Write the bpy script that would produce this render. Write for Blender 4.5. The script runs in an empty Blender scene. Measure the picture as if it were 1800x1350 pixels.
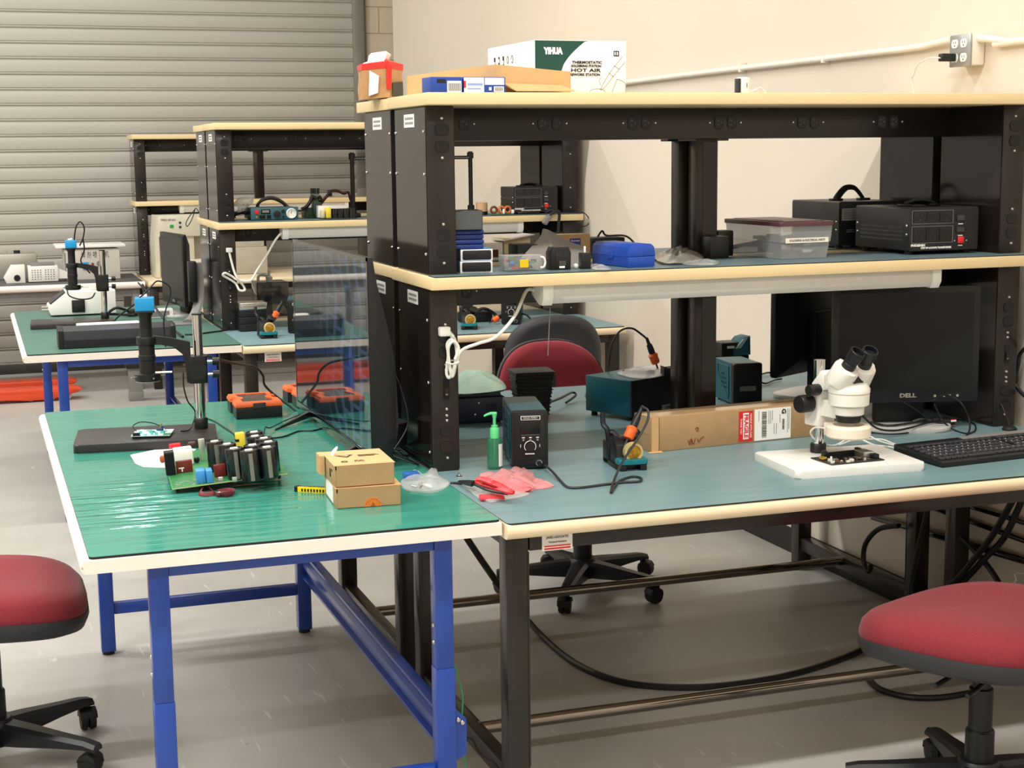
import bpy, bmesh, math, random
from mathutils import Vector as V, Matrix as M
from math import radians as R_, sin, cos, pi
random.seed(7)
COL = bpy.context.scene.collection

# ---------------------------------------------------------------- camera model
F_PX = 2725.7
CAM = V((-1.1034, -3.2602, 1.5718))
def _cam_axes():
    y, p, r = R_(19.088), R_(8.5005), R_(-0.6561)
    Ry = M(((cos(y), -sin(y), 0), (sin(y), cos(y), 0), (0, 0, 1)))
    B = M(((1, 0, 0), (0, 0, -1), (0, 1, 0)))
    Rp = M(((1, 0, 0), (0, cos(p), -sin(p)), (0, sin(p), cos(p))))
    Rr = M(((cos(r), -sin(r), 0), (sin(r), cos(r), 0), (0, 0, 1)))
    return Rr @ Rp @ B @ Ry            # world -> camera (x right, y down, z forward)
W2C = _cam_axes()
def at(px, py, ax, v):
    """measured point of the place: seen at px,py and lying on the plane ax = v"""
    d = W2C.transposed() @ V((px - 900.0, py - 675.0, F_PX))
    i = 'xyz'.index(ax)
    return CAM + d * ((v - CAM[i]) / d[i])

# ---------------------------------------------------------------- materials
def lin(c):
    if isinstance(c, str):
        c = [int(c[i:i + 2], 16) / 255 for i in (0, 2, 4)]
    return tuple(x / 12.92 if x <= .04045 else ((x + .055) / 1.055) ** 2.4 for x in c) + (1.0,)
MATS = {}
def mat(name, col, rough=.5, metal=0, spec=.5, vary=.06, vscale=12, bump=0, bscale=200, coat=0, trans=0, alpha=1, emit=None, estr=0, sheen=0, stretch=None, ior=1.45):
    if name in MATS: return MATS[name]
    m = bpy.data.materials.new(name); m.use_nodes = True
    nt = m.node_tree; b = nt.nodes['Principled BSDF']; L = nt.links.new
    c = lin(col)
    b.inputs['Base Color'].default_value = c
    b.inputs['Roughness'].default_value = rough; b.inputs['Metallic'].default_value = metal
    b.inputs['Specular IOR Level'].default_value = spec; b.inputs['Coat Weight'].default_value = coat
    b.inputs['Coat Roughness'].default_value = .08
    b.inputs['Transmission Weight'].default_value = trans; b.inputs['Alpha'].default_value = alpha
    b.inputs['IOR'].default_value = ior
    if sheen: b.inputs['Sheen Weight'].default_value = sheen; b.inputs['Sheen Roughness'].default_value = .4
    if emit:
        b.inputs['Emission Color'].default_value = lin(emit); b.inputs['Emission Strength'].default_value = estr
    tc = nt.nodes.new('ShaderNodeTexCoord'); src = tc.outputs['Object']
    if stretch:
        mp = nt.nodes.new('ShaderNodeMapping'); mp.inputs['Scale'].default_value = stretch
        L(src, mp.inputs['Vector']); src = mp.outputs['Vector']
    if vary:
        n = nt.nodes.new('ShaderNodeTexNoise'); n.inputs['Scale'].default_value = vscale; n.inputs['Detail'].default_value = 4
        L(src, n.inputs['Vector'])
        r = nt.nodes.new('ShaderNodeMapRange'); r.inputs['From Min'].default_value = .3; r.inputs['From Max'].default_value = .7
        r.inputs['To Min'].default_value = 1 - vary; r.inputs['To Max'].default_value = 1 + vary
        L(n.outputs['Fac'], r.inputs['Value'])
        x = nt.nodes.new('ShaderNodeVectorMath'); x.operation = 'SCALE'; x.inputs[0].default_value = c[:3]
        L(r.outputs['Result'], x.inputs['Scale']); L(x.outputs['Vector'], b.inputs['Base Color'])
    if bump:
        n = nt.nodes.new('ShaderNodeTexNoise'); n.inputs['Scale'].default_value = bscale; n.inputs['Detail'].default_value = 3
        L(src, n.inputs['Vector'])
        bp = nt.nodes.new('ShaderNodeBump'); bp.inputs['Strength'].default_value = bump; bp.inputs['Distance'].default_value = .002
        L(n.outputs['Fac'], bp.inputs['Height']); L(bp.outputs['Normal'], b.inputs['Normal'])
    MATS[name] = m
    return m

# ---------------------------------------------------------------- mesh builder
def spline(pts, n=6, closed=False):
    P = [V(p) for p in pts]
    if len(P) < 3 and not closed: return P
    out = []; N = len(P)
    rng = range(N) if closed else range(N - 1)
    for i in rng:
        if closed: a, b, c, d = P[i - 1], P[i], P[(i + 1) % N], P[(i + 2) % N]
        else: a, b, c, d = P[max(i - 1, 0)], P[i], P[i + 1], P[min(i + 2, N - 1)]
        for k in range(n):
            t = k / n
            out.append(.5 * ((2 * b) + (c - a) * t + (2 * a - 5 * b + 4 * c - d) * t * t + (3 * b - a - 3 * c + d) * t ** 3))
    if not closed: out.append(P[-1])
    return out
class MB:
    def __init__(s, m=None): s.v = []; s.f = []; s.k = []; s.mats = []; s.mi = 0; s.m = m or M.Identity(4)
    def use(s, mt):
        if mt not in s.mats: s.mats.append(mt)
        s.mi = s.mats.index(mt); return s
    def at(s, x=0, y=0, z=0, rz=0, rx=0, ry=0):
        s.m = M.Translation((x, y, z)) @ M.Rotation(rz, 4, 'Z') @ M.Rotation(ry, 4, 'Y') @ M.Rotation(rx, 4, 'X'); return s
    def add(s, vs, fs):
        o = len(s.v); s.v += [s.m @ V(p) for p in vs]; s.f += [tuple(i + o for i in f) for f in fs]; s.k += [s.mi] * len(fs); return s
    def _bm(s, bm):
        bm.verts.index_update(); s.add([v.co.copy() for v in bm.verts], [[v.index for v in f.verts] for f in bm.faces]); bm.free(); return s
    def box(s, x0, x1, y0, y1, z0, z1, bv=0, seg=2):
        vs = [(x, y, z) for z in (z0, z1) for y in (y0, y1) for x in (x0, x1)]
        fs = [(0, 2, 3, 1), (4, 5, 7, 6), (0, 1, 5, 4), (2, 6, 7, 3), (0, 4, 6, 2), (1, 3, 7, 5)]
        if not bv: return s.add(vs, fs)
        bm = bmesh.new(); B = [bm.verts.new(p) for p in vs]
        for f in fs: bm.faces.new([B[i] for i in f])
        bmesh.ops.bevel(bm, geom=bm.edges[:], offset=min(bv, .49 * min(x1 - x0, y1 - y0, z1 - z0)), segments=seg, affect='EDGES', profile=.5)
        return s._bm(bm)
    def prism(s, poly, h0, h1, pl='xy', bv=0, seg=2):
        n = len(poly); a = sum(poly[i][0] * poly[(i + 1) % n][1] - poly[(i + 1) % n][0] * poly[i][1] for i in range(n))
        if a < 0: poly = poly[::-1]
        def co(u, w, h): return {'xy': (u, w, h), 'xz': (u, -h, w), 'yz': (h, u, w)}[pl]
        if pl == 'xz': h0, h1 = -h1, -h0
        vs = [co(u, w, h0) for u, w in poly] + [co(u, w, h1) for u, w in poly]
        fs = [tuple(range(n - 1, -1, -1)), tuple(range(n, 2 * n))] + [(i, (i + 1) % n, (i + 1) % n + n, i + n) for i in range(n)]
        if not bv: return s.add(vs, fs)
        bm = bmesh.new(); B = [bm.verts.new(p) for p in vs]
        for f in fs: bm.faces.new([B[i] for i in f])
        bm.faces.ensure_lookup_table()
        ed = [e for f in bm.faces[:2] for e in f.edges]
        bmesh.ops.bevel(bm, geom=ed, offset=bv, segments=seg, affect='EDGES', profile=.5)
        return s._bm(bm)
    def rrect(s, x0, x1, y0, y1, z0, z1, r, bv=0, pl='xy', n=5):
        return s.prism(rr(x0, x1, y0, y1, r, n), z0, z1, pl, bv)
    def cyl(s, p0, p1, r0, r1=None, n=20, cap=True):
        r1 = r0 if r1 is None else r1; p0 = V(p0); p1 = V(p1); d = (p1 - p0).normalized()
        u = d.orthogonal().normalized(); w = d.cross(u)
        vs = []
        for p, r in ((p0, r0), (p1, r1)):
            for i in range(n):
                t = 2 * pi * i / n; vs.append(p + (u * cos(t) + w * sin(t)) * r)
        fs = [(i, (i + 1) % n, n + (i + 1) % n, n + i) for i in range(n)]
        if cap: fs += [tuple(range(n - 1, -1, -1)), tuple(range(n, 2 * n))]
        return s.add(vs, fs)
    def lathe(s, prof, c=(0, 0, 0), n=28, ax='z', sx=1, sy=1):
        c = V(c); vs = []; K = len(prof)
        for r, h in prof:
            for i in range(n):
                t = 2 * pi * i / n; a, b = r * cos(t) * sx, r * sin(t) * sy
                vs.append(c + V({'z': (a, b, h), 'y': (a, h, -b), 'x': (h, a, b)}[ax]))
        fs = [(k * n + i, k * n + (i + 1) % n, (k + 1) * n + (i + 1) % n, (k + 1) * n + i) for k in range(K - 1) for i in range(n)]
        fs += [tuple(range(n - 1, -1, -1)), tuple((K - 1) * n + i for i in range(n))]
        return s.add(vs, fs)
    def tube(s, pts, r, n=8, closed=False, sm=6, raw=False, flat=1.0):
        P = [V(p) for p in pts] if raw else spline(pts, sm, closed)
        N = len(P); vs = []; up = None
        if isinstance(r, (list, tuple)) and len(r) != N:
            q = r; r = [q[min(int(i / (N - 1) * (len(q) - 1)), len(q) - 2)] * (1 - (u := i / (N - 1) * (len(q) - 1) - min(int(i / (N - 1) * (len(q) - 1)), len(q) - 2))) + q[min(int(i / (N - 1) * (len(q) - 1)), len(q) - 2) + 1] * u for i in range(N)]
        for i, p in enumerate(P):
            if closed: d = P[(i + 1) % N] - P[i - 1]
            else: d = P[min(i + 1, N - 1)] - P[max(i - 1, 0)]
            if d.length < 1e-9: d = V((0, 0, 1))
            d.normalize()
            if up is None: up = d.orthogonal().normalized()
            up = (up - d * up.dot(d)); up = up.normalized() if up.length > 1e-6 else d.orthogonal().normalized()
            w = d.cross(up); rr_ = r[i] if isinstance(r, (list, tuple)) else r
            for k in range(n):
                t = 2 * pi * k / n; vs.append(p + (up * cos(t) + w * sin(t) * flat) * rr_)
        fs = [(i * n + k, i * n + (k + 1) % n, (i + 1) * n + (k + 1) % n, (i + 1) * n + k) for i in range(N - 1) for k in range(n)]
        if closed: fs += [((N - 1) * n + k, (N - 1) * n + (k + 1) % n, (k + 1) % n, k) for k in range(n)]
        else: fs += [tuple(range(n - 1, -1, -1)), tuple((N - 1) * n + k for k in range(n))]
        return s.add(vs, fs)
    def sphere(s, c, r, n=14, sx=1, sy=1, sz=1):
        return s.lathe([(max(r * sin(pi * k / n), 1e-5) , -r * cos(pi * k / n) * sz) for k in range(n + 1)], c, n * 2, sx=sx, sy=sy)
    def quad(s, a, b, c, d): return s.add([a, b, c, d], [(0, 1, 2, 3)])
    def loft(s, rings, cap=True, closed=True):
        n = len(rings[0]); vs = [p for r in rings for p in r]; K = len(rings); e = n if closed else n - 1
        fs = [(k * n + i, k * n + (i + 1) % n, (k + 1) * n + (i + 1) % n, (k + 1) * n + i) for k in range(K - 1) for i in range(e)]
        if cap: fs += [tuple(range(n - 1, -1, -1)), tuple((K - 1) * n + i for i in range(n))]
        return s.add(vs, fs)
    def out(s, name, mt=None, parent=None, ang=35, label=None):
        me = bpy.data.meshes.new(name); me.from_pydata([tuple(p) for p in s.v], [], s.f)
        if mt is not None and not s.mats: s.mats = [mt]
        for x in s.mats: me.materials.append(x)
        me.polygons.foreach_set('material_index', s.k)
        me.update()
        bm = bmesh.new(); bm.from_mesh(me); bmesh.ops.recalc_face_normals(bm, faces=bm.faces[:]); bm.to_mesh(me); bm.free()
        me.shade_smooth(); me.set_sharp_from_angle(angle=R_(ang))
        o = bpy.data.objects.new(name, me); COL.objects.link(o)
        if parent: o.parent = parent
        if label: o['label'] = label
        return o
def rr(x0, x1, y0, y1, r, n=5):
    r = min(r, .499 * (x1 - x0), .499 * (y1 - y0)); P = []
    for cx, cy, a in ((x1 - r, y1 - r, 0), (x0 + r, y1 - r, 90), (x0 + r, y0 + r, 180), (x1 - r, y0 + r, 270)):
        for k in range(n + 1):
            t = R_(a + 90 * k / n); P.append((cx + r * cos(t), cy + r * sin(t)))
    return P
def tag(o, label, cat, group=None, kind=None):
    o['label'] = label; o['category'] = cat
    if group: o['group'] = group
    if kind: o['kind'] = kind
    return o
def thing(name, label, cat, loc=(0, 0, 0), rz=0, group=None):
    o = bpy.data.objects.new(name, None); COL.objects.link(o); o.empty_display_size = .05
    o.location = loc; o.rotation_euler = (0, 0, rz)
    return tag(o, label, cat, group)
def struct(o): o['kind'] = 'structure'; return o
def dup(root, loc=None, rz=None, label=None, group=None, skip=()):
    c = root.copy(); COL.objects.link(c)
    if loc is not None: c.location = loc
    if rz is not None: c.rotation_euler = (0, 0, rz)
    if label: c['label'] = label
    if group: c['group'] = group
    for ch in root.children:
        if ch.name.split('.')[0] in skip: continue
        d = ch.copy(); COL.objects.link(d); d.parent = c
        for g in ch.children:
            e = g.copy(); COL.objects.link(e); e.parent = d
    return c
def text(name, s, size, loc, rot, mt, parent=None, wid=None, al='LEFT', ex=.0003, bold=0, sy=1, off=0):
    cu = bpy.data.curves.new(name, 'FONT'); cu.body = s; cu.size = size; cu.extrude = ex; cu.align_x = al; cu.align_y = 'CENTER'; cu.offset = bold
    cu.resolution_u = 2
    tmp = bpy.data.objects.new(name, cu); COL.objects.link(tmp)
    dg = bpy.context.evaluated_depsgraph_get()
    me = bpy.data.meshes.new_from_object(tmp.evaluated_get(dg), depsgraph=dg)
    bpy.data.objects.remove(tmp); bpy.data.curves.remove(cu)
    me.materials.clear(); me.materials.append(mt)
    o = bpy.data.objects.new(name, me); COL.objects.link(o); o.location = loc; o.rotation_euler = rot
    if parent: o.parent = parent
    if wid:
        xs = [v.co.x for v in me.vertices]
        w = max(xs) - min(xs) if xs else 1
        o.scale = (wid / w, sy, 1)
    return o
FRONT = (pi / 2, 0, 0)            # lettering that faces -Y
LEFTF = (pi / 2, 0, -pi / 2)      # lettering that faces -X
UPF = (0, 0, 0)
def cable(pts, r, mt, name, label, cat='cable', group=None, sm=7, n=8):
    o = MB().tube(pts, r, n=n, sm=sm).out(name, mt); return tag(o, label, cat, group)
# ---------------------------------------------------------------- common materials
HZ = .7418                       # bench mat height
T1Z = .747                       # green table mat height
SZ = 1.2612                      # shelf mat height
TZ = 1.722                       # top shelf height
m_brown = mat('brown_powder_coat', '241f1e', .3, spec=.45, vary=.05, vscale=3, bump=.05, bscale=900, coat=.12)
m_gloss = mat('brown_gloss_panel', '221c1a', .13, spec=.35, vary=.05, vscale=2, bump=.035, bscale=9, coat=.12)
m_lam = mat('maple_laminate', 'e2cb9c', .4, vary=.03, vscale=3, stretch=(1, 30, 30), bump=.01)
m_edge = mat('cream_edge_band', 'ead8b6', .38, vary=.02)
m_white_edge = mat('ivory_edge_band', 'efe9df', .35, vary=.02)
m_blue = mat('blue_powder_coat', '1d429c', .3, vary=.04, coat=.3)
m_chrome = mat('chrome', 'd8d8d8', .08, 1, vary=0)
m_dchrome = mat('dark_chrome_bar', '8a837c', .12, 1, vary=.05)
m_screw = mat('zinc_screw', 'd0cfca', .25, 1, vary=0)
m_blk = mat('black_plastic', '16171a', .4, vary=.08)
m_blk_m = mat('black_matt', '0e0f11', .6, vary=.06)
m_blk_g = mat('black_gloss', '0c0d0f', .1, vary=0, coat=.5)
m_dgrey = mat('dark_grey_plastic', '34353a', .45, vary=.06)
m_grey = mat('grey_plastic', '7d7c7a', .5, vary=.05)
m_white = mat('white_plastic', 'ecebe6', .35, vary=.02)
m_offwhite = mat('off_white_plastic', 'd4d0ca', .4, vary=.03)
m_teal = mat('teal_steel', '12545f', .38, vary=.05)
m_tealb = mat('bright_teal_plastic', '117884', .4, vary=.04)
m_orange = mat('orange_plastic', 'f0692f', .38, vary=.04)
m_red = mat('red_plastic', 'd6232c', .35, vary=.04)
m_paper = mat('white_paper', 'f4f3f0', .6, vary=.02)
m_ink = mat('black_ink', '1c1a19', .6, vary=0)
m_cardb = mat('brown_cardboard', 'ab8b64', .75, vary=.06, vscale=25, bump=.05, bscale=80)
m_cardl = mat('light_cardboard', 'cfa876', .75, vary=.05, vscale=20, bump=.05, bscale=80)
m_cable = mat('black_rubber_cable', '141416', .45, vary=.05)
m_wcable = mat('white_cable', 'e6e4dc', .4, vary=.02)

def mat_mat(name, col, rough, wave=.25, patch=None):   # anti static bench mat: slight long waves and fine scuffs
    m = mat(name, col, rough, vary=.07, vscale=5, stretch=(.6, 6, 1))
    nt = m.node_tree; L = nt.links.new; b = nt.nodes['Principled BSDF']
    tc = nt.nodes.new('ShaderNodeTexCoord'); mp = nt.nodes.new('ShaderNodeMapping'); mp.inputs['Scale'].default_value = (.8, 6, 1); L(tc.outputs['Object'], mp.inputs['Vector'])
    n = nt.nodes.new('ShaderNodeTexNoise'); n.inputs['Scale'].default_value = 5; n.inputs['Detail'].default_value = 2; L(mp.outputs['Vector'], n.inputs['Vector'])
    bp = nt.nodes.new('ShaderNodeBump'); bp.inputs['Strength'].default_value = wave; bp.inputs['Distance'].default_value = .004
    L(n.outputs['Fac'], bp.inputs['Height']); L(bp.outputs['Normal'], b.inputs['Normal'])
    if patch:      # waves deepened around one spot, shaped to draw a glare streak
        d = nt.nodes.new('ShaderNodeVectorMath'); d.operation = 'DISTANCE'; d.inputs[1].default_value = patch; L(tc.outputs['Object'], d.inputs[0])
        r = nt.nodes.new('ShaderNodeMapRange'); r.interpolation_type = 'SMOOTHSTEP'; r.inputs['From Min'].default_value = .1; r.inputs['From Max'].default_value = .5; r.inputs['To Min'].default_value = 1; r.inputs['To Max'].default_value = .3
        bp.inputs['Distance'].default_value = .012
        L(d.outputs['Value'], r.inputs['Value']); L(r.outputs['Result'], bp.inputs['Strength'])
        r2 = nt.nodes.new('ShaderNodeMapRange'); r2.inputs['From Min'].default_value = .1; r2.inputs['From Max'].default_value = .5; r2.inputs['To Min'].default_value = .012; r2.inputs['To Max'].default_value = .003
        L(d.outputs['Value'], r2.inputs['Value']); L(r2.outputs['Result'], bp.inputs['Distance'])
    return m
m_green_mat = mat_mat('green_bench_mat', '3f8f7e', .13, .35, (-.7, .45, .747))
m_green_mat2 = mat_mat('dull_green_bench_mat', '4a7468', .4)
m_blue_mat = mat_mat('blue_bench_mat', '708d92', .36)
m_blue_mat2 = mat_mat('grey_blue_bench_mat', '75939a', .42)
m_shelf_mat = mat_mat('shelf_mat_blue_grey', '5d737a', .42)

# ---------------------------------------------------------------- setting
def floor_mat():
    m = bpy.data.materials.new('painted_concrete'); m.use_nodes = True; nt = m.node_tree; L = nt.links.new; N = nt.nodes.new
    b = nt.nodes['Principled BSDF']; b.inputs['Roughness'].default_value = .38
    tc = N('ShaderNodeTexCoord')
    n1 = N('ShaderNodeTexNoise'); n1.inputs['Scale'].default_value = 1.4; n1.inputs['Detail'].default_value = 8; n1.inputs['Roughness'].default_value = .65
    L(tc.outputs['Object'], n1.inputs['Vector'])
    cr = N('ShaderNodeValToRGB'); cr.color_ramp.elements[0].position = .32; cr.color_ramp.elements[0].color = lin('a2a09b')
    cr.color_ramp.elements[1].position = .68; cr.color_ramp.elements[1].color = lin('b6b4ae')
    L(n1.outputs['Fac'], cr.inputs['Fac'])
    mp = N('ShaderNodeMapping'); mp.inputs['Rotation'].default_value = (0, 0, .8); mp.inputs['Scale'].default_value = (9, 1.2, 1)
    L(tc.outputs['Object'], mp.inputs['Vector'])
    n2 = N('ShaderNodeTexNoise'); n2.inputs['Scale'].default_value = 5; n2.inputs['Detail'].default_value = 6; n2.inputs['Distortion'].default_value = .6
    L(mp.outputs['Vector'], n2.inputs['Vector'])
    r2 = N('ShaderNodeMapRange'); r2.inputs['From Min'].default_value = .66; r2.inputs['From Max'].default_value = .74
    L(n2.outputs['Fac'], r2.inputs['Value'])
    mx = N('ShaderNodeMix'); mx.data_type = 'RGBA'; mx.inputs['B'].default_value = lin('cccac4')
    L(r2.outputs['Result'], mx.inputs['Factor']); L(cr.outputs['Color'], mx.inputs['A'])
    n3 = N('ShaderNodeTexNoise'); n3.inputs['Scale'].default_value = 26; n3.inputs['Detail'].default_value = 3
    L(tc.outputs['Object'], n3.inputs['Vector'])
    r3 = N('ShaderNodeMapRange'); r3.inputs['From Min'].default_value = .74; r3.inputs['From Max'].default_value = .78
    L(n3.outputs['Fac'], r3.inputs['Value'])
    mx2 = N('ShaderNodeMix'); mx2.data_type = 'RGBA'; mx2.inputs['B'].default_value = lin('6b665c')
    L(r3.outputs['Result'], mx2.inputs['Factor']); L(mx.outputs['Result'], mx2.inputs['A'])
    L(mx2.outputs['Result'], b.inputs['Base Color'])
    rr_ = N('ShaderNodeMapRange'); rr_.inputs['To Min'].default_value = .3; rr_.inputs['To Max'].default_value = .5
    L(n1.outputs['Fac'], rr_.inputs['Value']); L(rr_.outputs['Result'], b.inputs['Roughness'])
    return m
m_wall = mat('cream_painted_drywall', 'd8cfc1', .6, vary=.015, vscale=2, bump=.04, bscale=60)
m_cmu = mat('painted_block', 'efe2c8', .7, vary=.03, vscale=4)
m_mortar = mat('block_joint', 'c2b597', .8, vary=.03)
m_ceil = mat('white_ceiling', 'e4e0d8', .8, vary=.02)
m_slat = mat('grey_door_slat', 'b6b3ab', .42, vary=.04, vscale=1.5, stretch=(.3, 1, 6))
m_jamb = mat('grey_door_guide', '8b877d', .45, vary=.06)

YB = 8.62                                            # the back wall
o = MB().box(-7, 1.875, -7, YB + .2, -.1, 0).out('floor', floor_mat()); struct(o)
o = MB().box(-7, 2.2, -7, YB + .2, 4.6, 4.7).out('ceiling', m_ceil); struct(o)
o = MB().box(1.875, 2.0, -7, 7.9, -.1, 4.6).out('wall_right', m_wall); struct(o)
o = MB().box(-7.1, -7, -7, YB + .2, -.1, 4.6).out('wall_left', m_wall); struct(o)
o = MB().box(-7, 2.0, -7.1, -7, -.1, 4.6).out('wall_front', m_wall); struct(o)
b = MB(); xj = 1.83
b.use(m_cmu).box(xj, 2.9, YB, YB + .2, -.1, 4.6)
zz = 0
b.use(m_mortar)
for k in range(22):
    b.box(xj + .002, 2.88, YB - .0015, YB + .01, .2 * k + .085, .2 * k + .093)
for k in range(22):
    xx = 1.95 + (.2 if k % 2 else 0)
    b.box(xx, xx + .008, YB - .0013, YB + .01, .2 * k + .093, .2 * k + .285)
b.use(m_cmu).box(-7, xj, YB, YB + .2, 3.4, 4.6)
struct(b.out('wall_back', None))
# roller door: corrugated slats between two guides
slat = []
zb = .06; pitch = .1105; n = int((3.4 - zb) / pitch)
prof = []
for k in range(n):
    z = zb + k * pitch
    prof += [(.004, z), (.0, z + .004), (.0, z + .007), (.01, z + .009), (.0125, z + .014), (.008, z + .0185), (.006, z + .021), (.013, z + .026), (.0155, z + .04), (.016, z + .066), (.0155, z + .092), (.012, z + .105)]
prof.append((.012, zb + n * pitch))
b = MB(); ring = [[(-6.5, YB + .02 - d, z) for d, z in prof], [(xj - .06, YB + .02 - d, z) for d, z in prof]]
vs = ring[0] + ring[1]; q = len(prof)
b.add(vs, [(i, i + 1, q + i + 1, q + i) for i in range(q - 1)])
door = struct(b.out('door_1', m_slat, ang=20))
MB().box(-6.5, xj - .06, YB - .02, YB + .03, 0, .062, .004).out('bottom_bar', mat('door_bottom_bar', '3a3935', .5), door)
b = MB(); b.use(m_jamb).box(xj - .085, xj, YB - .05, YB + .02, 0, 3.4, .004); b.box(xj - .012, xj + .015, YB - .03, YB + .01, 0, 3.4)
struct(b.out('trim_1', None))
b = MB().box(1.868, 1.8749, -7, 7.9, 0, .1, .002); struct(b.out('baseboard_right', mat('black_rubber_base', '1b1a1a', .5)))

# ---------------------------------------------------------------- light
sc = bpy.context.scene
def area(name, x, y, z, sx, sy, power, col=(1, .962, .91), rot=(0, 0, 0)):
    l = bpy.data.lights.new(name, 'AREA'); l.shape = 'RECTANGLE'; l.size = sx; l.size_y = sy; l.energy = power; l.color = col
    o = bpy.data.objects.new(name, l); COL.objects.link(o); o.location = (x, y, z); o.rotation_euler = rot
    return o
LW = 1.0
COOL = (1, .985, .96)
for yy, lights in ((-.9, ((.1, 165, None), (-3.7, 250, COOL))), (3.3, ((-.7, 150, None), (-3.9, 250, COOL))), (6.9, ((-2.8, 105, COOL), (-5.2, 110, COOL))), (-4.2, ((-.4, 115, None), (-3.6, 150, COOL)))):
    for xx, pw, cl in lights:
        area('ceiling_strip_light', xx, yy, 4.35, 2.4, .16, pw, cl or (1, .955, .895))
area('ceiling_lamp', -.12, 6.9, 4.3, .24, .4, 34, (.86, .94, 1))
w = bpy.data.worlds.new('World'); sc.world = w; w.use_nodes = True
w.node_tree.nodes['Background'].inputs[0].default_value = (.9, .86, .8, 1); w.node_tree.nodes['Background'].inputs[1].default_value = .05
# ---------------------------------------------------------------- camera
cam = bpy.data.cameras.new('Camera'); cam.sensor_width = 36; cam.lens = 36 * F_PX / 1800; cam.clip_start = .05
co = bpy.data.objects.new('Camera', cam); COL.objects.link(co)
rm = W2C.transposed() @ M(((1, 0, 0), (0, -1, 0), (0, 0, -1)))
co.matrix_world = M.Translation(CAM) @ rm.to_4x4(); sc.camera = co
cam.dof.use_dof = False
vs_ = sc.view_settings; vs_.view_transform = 'Standard'; vs_.look = 'None'; vs_.gamma = 1; vs_.use_curve_mapping = False; vs_.exposure = -.55
# ---------------------------------------------------------------- steel workbench (one proto, copied)
def make_bench():
    t = thing('workbench', 'x', 'workbench')
    b = MB(); zt = HZ - .003
    # top with bullnose front edge
    pr = [(.9, zt), (-.018, zt)] + [(-.018 - .0145 * sin(R_(a)), zt - .018 + .018 * cos(R_(a))) for a in range(20, 180, 20)] + [(-.018, zt - .036), (.9, zt - .036)]
    b.use(m_edge).prism(pr, 0, 1.833, 'yz'); b.use(m_lam).box(0.003, 1.83, .9, .909, zt - .036, zt)
    b.out('worktop', None, t)
    MB().box(.07, 1.765, .02, .05, zt - .078, zt - .036, .002).out('front_rail', m_brown, t)
    MB().box(.07, 1.765, .80, .83, zt - .078, zt - .036, .002).out('rear_rail', m_brown, t)
    for x in (.013, 1.765):
        for y in (.02, .78):
            b = MB(); b.box(x, x + .055, y, y + .055, .0, zt - .036, .004)
            b.box(x + .052 if x < 1 else x - .0005, x + .0555 if x < 1 else x + .003, y - .001, y + .002, .14, zt - .08)
            b.use(m_blk_m).box(x + .004, x + .051, y + .004, y + .051, -.0, .012)
            b.mats = [m_brown, m_blk_m]; b.k = [0 if k == 0 and i < len(b.k) - 6 else 1 for i, k in enumerate(b.k)]
            b.out('leg', None, t)
        MB().box(x + .008, x + .047, .075, .78, .075, .125, .003).out('side_rail', m_brown, t)
        MB().box(x + .01, x + .045, .075, .78, zt - .075, zt - .036, .003).out('top_rail', m_brown, t)
    MB().cyl((.05, .37, .11), (1.78, .37, .11), .0165, n=20).out('foot_rail', m_dchrome, t)
    b = MB(); b.use(m_white).box(.10, .175, .0165, .0195, zt - .081, zt - .038)
    b.use(m_red).box(.105, .17, .016, .0175, zt - .072, zt - .069); b.box(.105, .17, .016, .0175, zt - .0785, zt - .0745)
    s = b.out('maker_plate', None, t, label='white plate with red stripes')
    text('lettering', 'JAMES ASSOCIATES', .008, (.1375, .0158, zt - .05), FRONT, m_ink, t, wid=.055, al='CENTER')
    text('lettering', 'Technical Furniture', .006, (.1375, .0158, zt - .061), FRONT, m_ink, t, wid=.045, al='CENTER')
    return t
m_outlet = mat('black_outlet', '191716', .35, vary=0)
def outlet_bm(b, cx, cz, y, horiz=False):
    """one receptacle face, facing -Y"""
    n = 22; P = []
    for k in range(n):
        a = 2 * pi * k / n; P.append((cx + .0175 * cos(a), cz + max(-.0135, min(.0135, .0175 * sin(a)))) if not horiz else (cx + max(-.0135, min(.0135, .0175 * cos(a))), cz + .0175 * sin(a)))
    b.use(m_blk_m).prism([(cx + (u - cx) * 1.13, cz + (w - cz) * 1.13) for u, w in P], y - .0008, y + .004, 'xz')
    b.use(m_outlet).prism(P, y - .002, y + .004, 'xz')
    b.use(m_blk_g)
    if not horiz:
        b.box(cx - .0075, cx - .005, y - .0024, y, cz - .001, cz + .0075); b.box(cx + .005, cx + .0075, y - .0024, y, cz, cz + .007)
        b.cyl((cx, y - .0024, cz - .0075), (cx, y, cz - .0075), .0026, n=10)
    else:
        b.box(cx - .007, cx + .001, y - .0024, y, cz + .005, cz + .0075); b.box(cx - .007, cx, y - .0024, y, cz - .0075, cz - .005)
        b.cyl((cx + .0075, y - .0024, cz), (cx + .0075, y, cz), .0026, n=10)
def screw(b, x, y, z, d='-y', r=.0045):
    b.use(m_screw); dv = {'-y': V((0, -1, 0)), '-x': V((-1, 0, 0)), '+x': V((1, 0, 0))}[d]; p = V((x, y, z))
    b.cyl(p + dv * .0005, p + dv * .0028, r, r * .75, n=10); b.cyl(p + dv * .0027, p + dv * .0036, r * .74, r * .4, n=10)
def duplex(b, cx, cz, y):
    outlet_bm(b, cx, cz + .0215, y); outlet_bm(b, cx, cz - .0215, y)
    screw(b, cx, y - .0003, cz + .05); screw(b, cx, y - .0003, cz - .05)
m_lcdp = mat('black_panel', '0f0f12', .12, vary=0)
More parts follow.
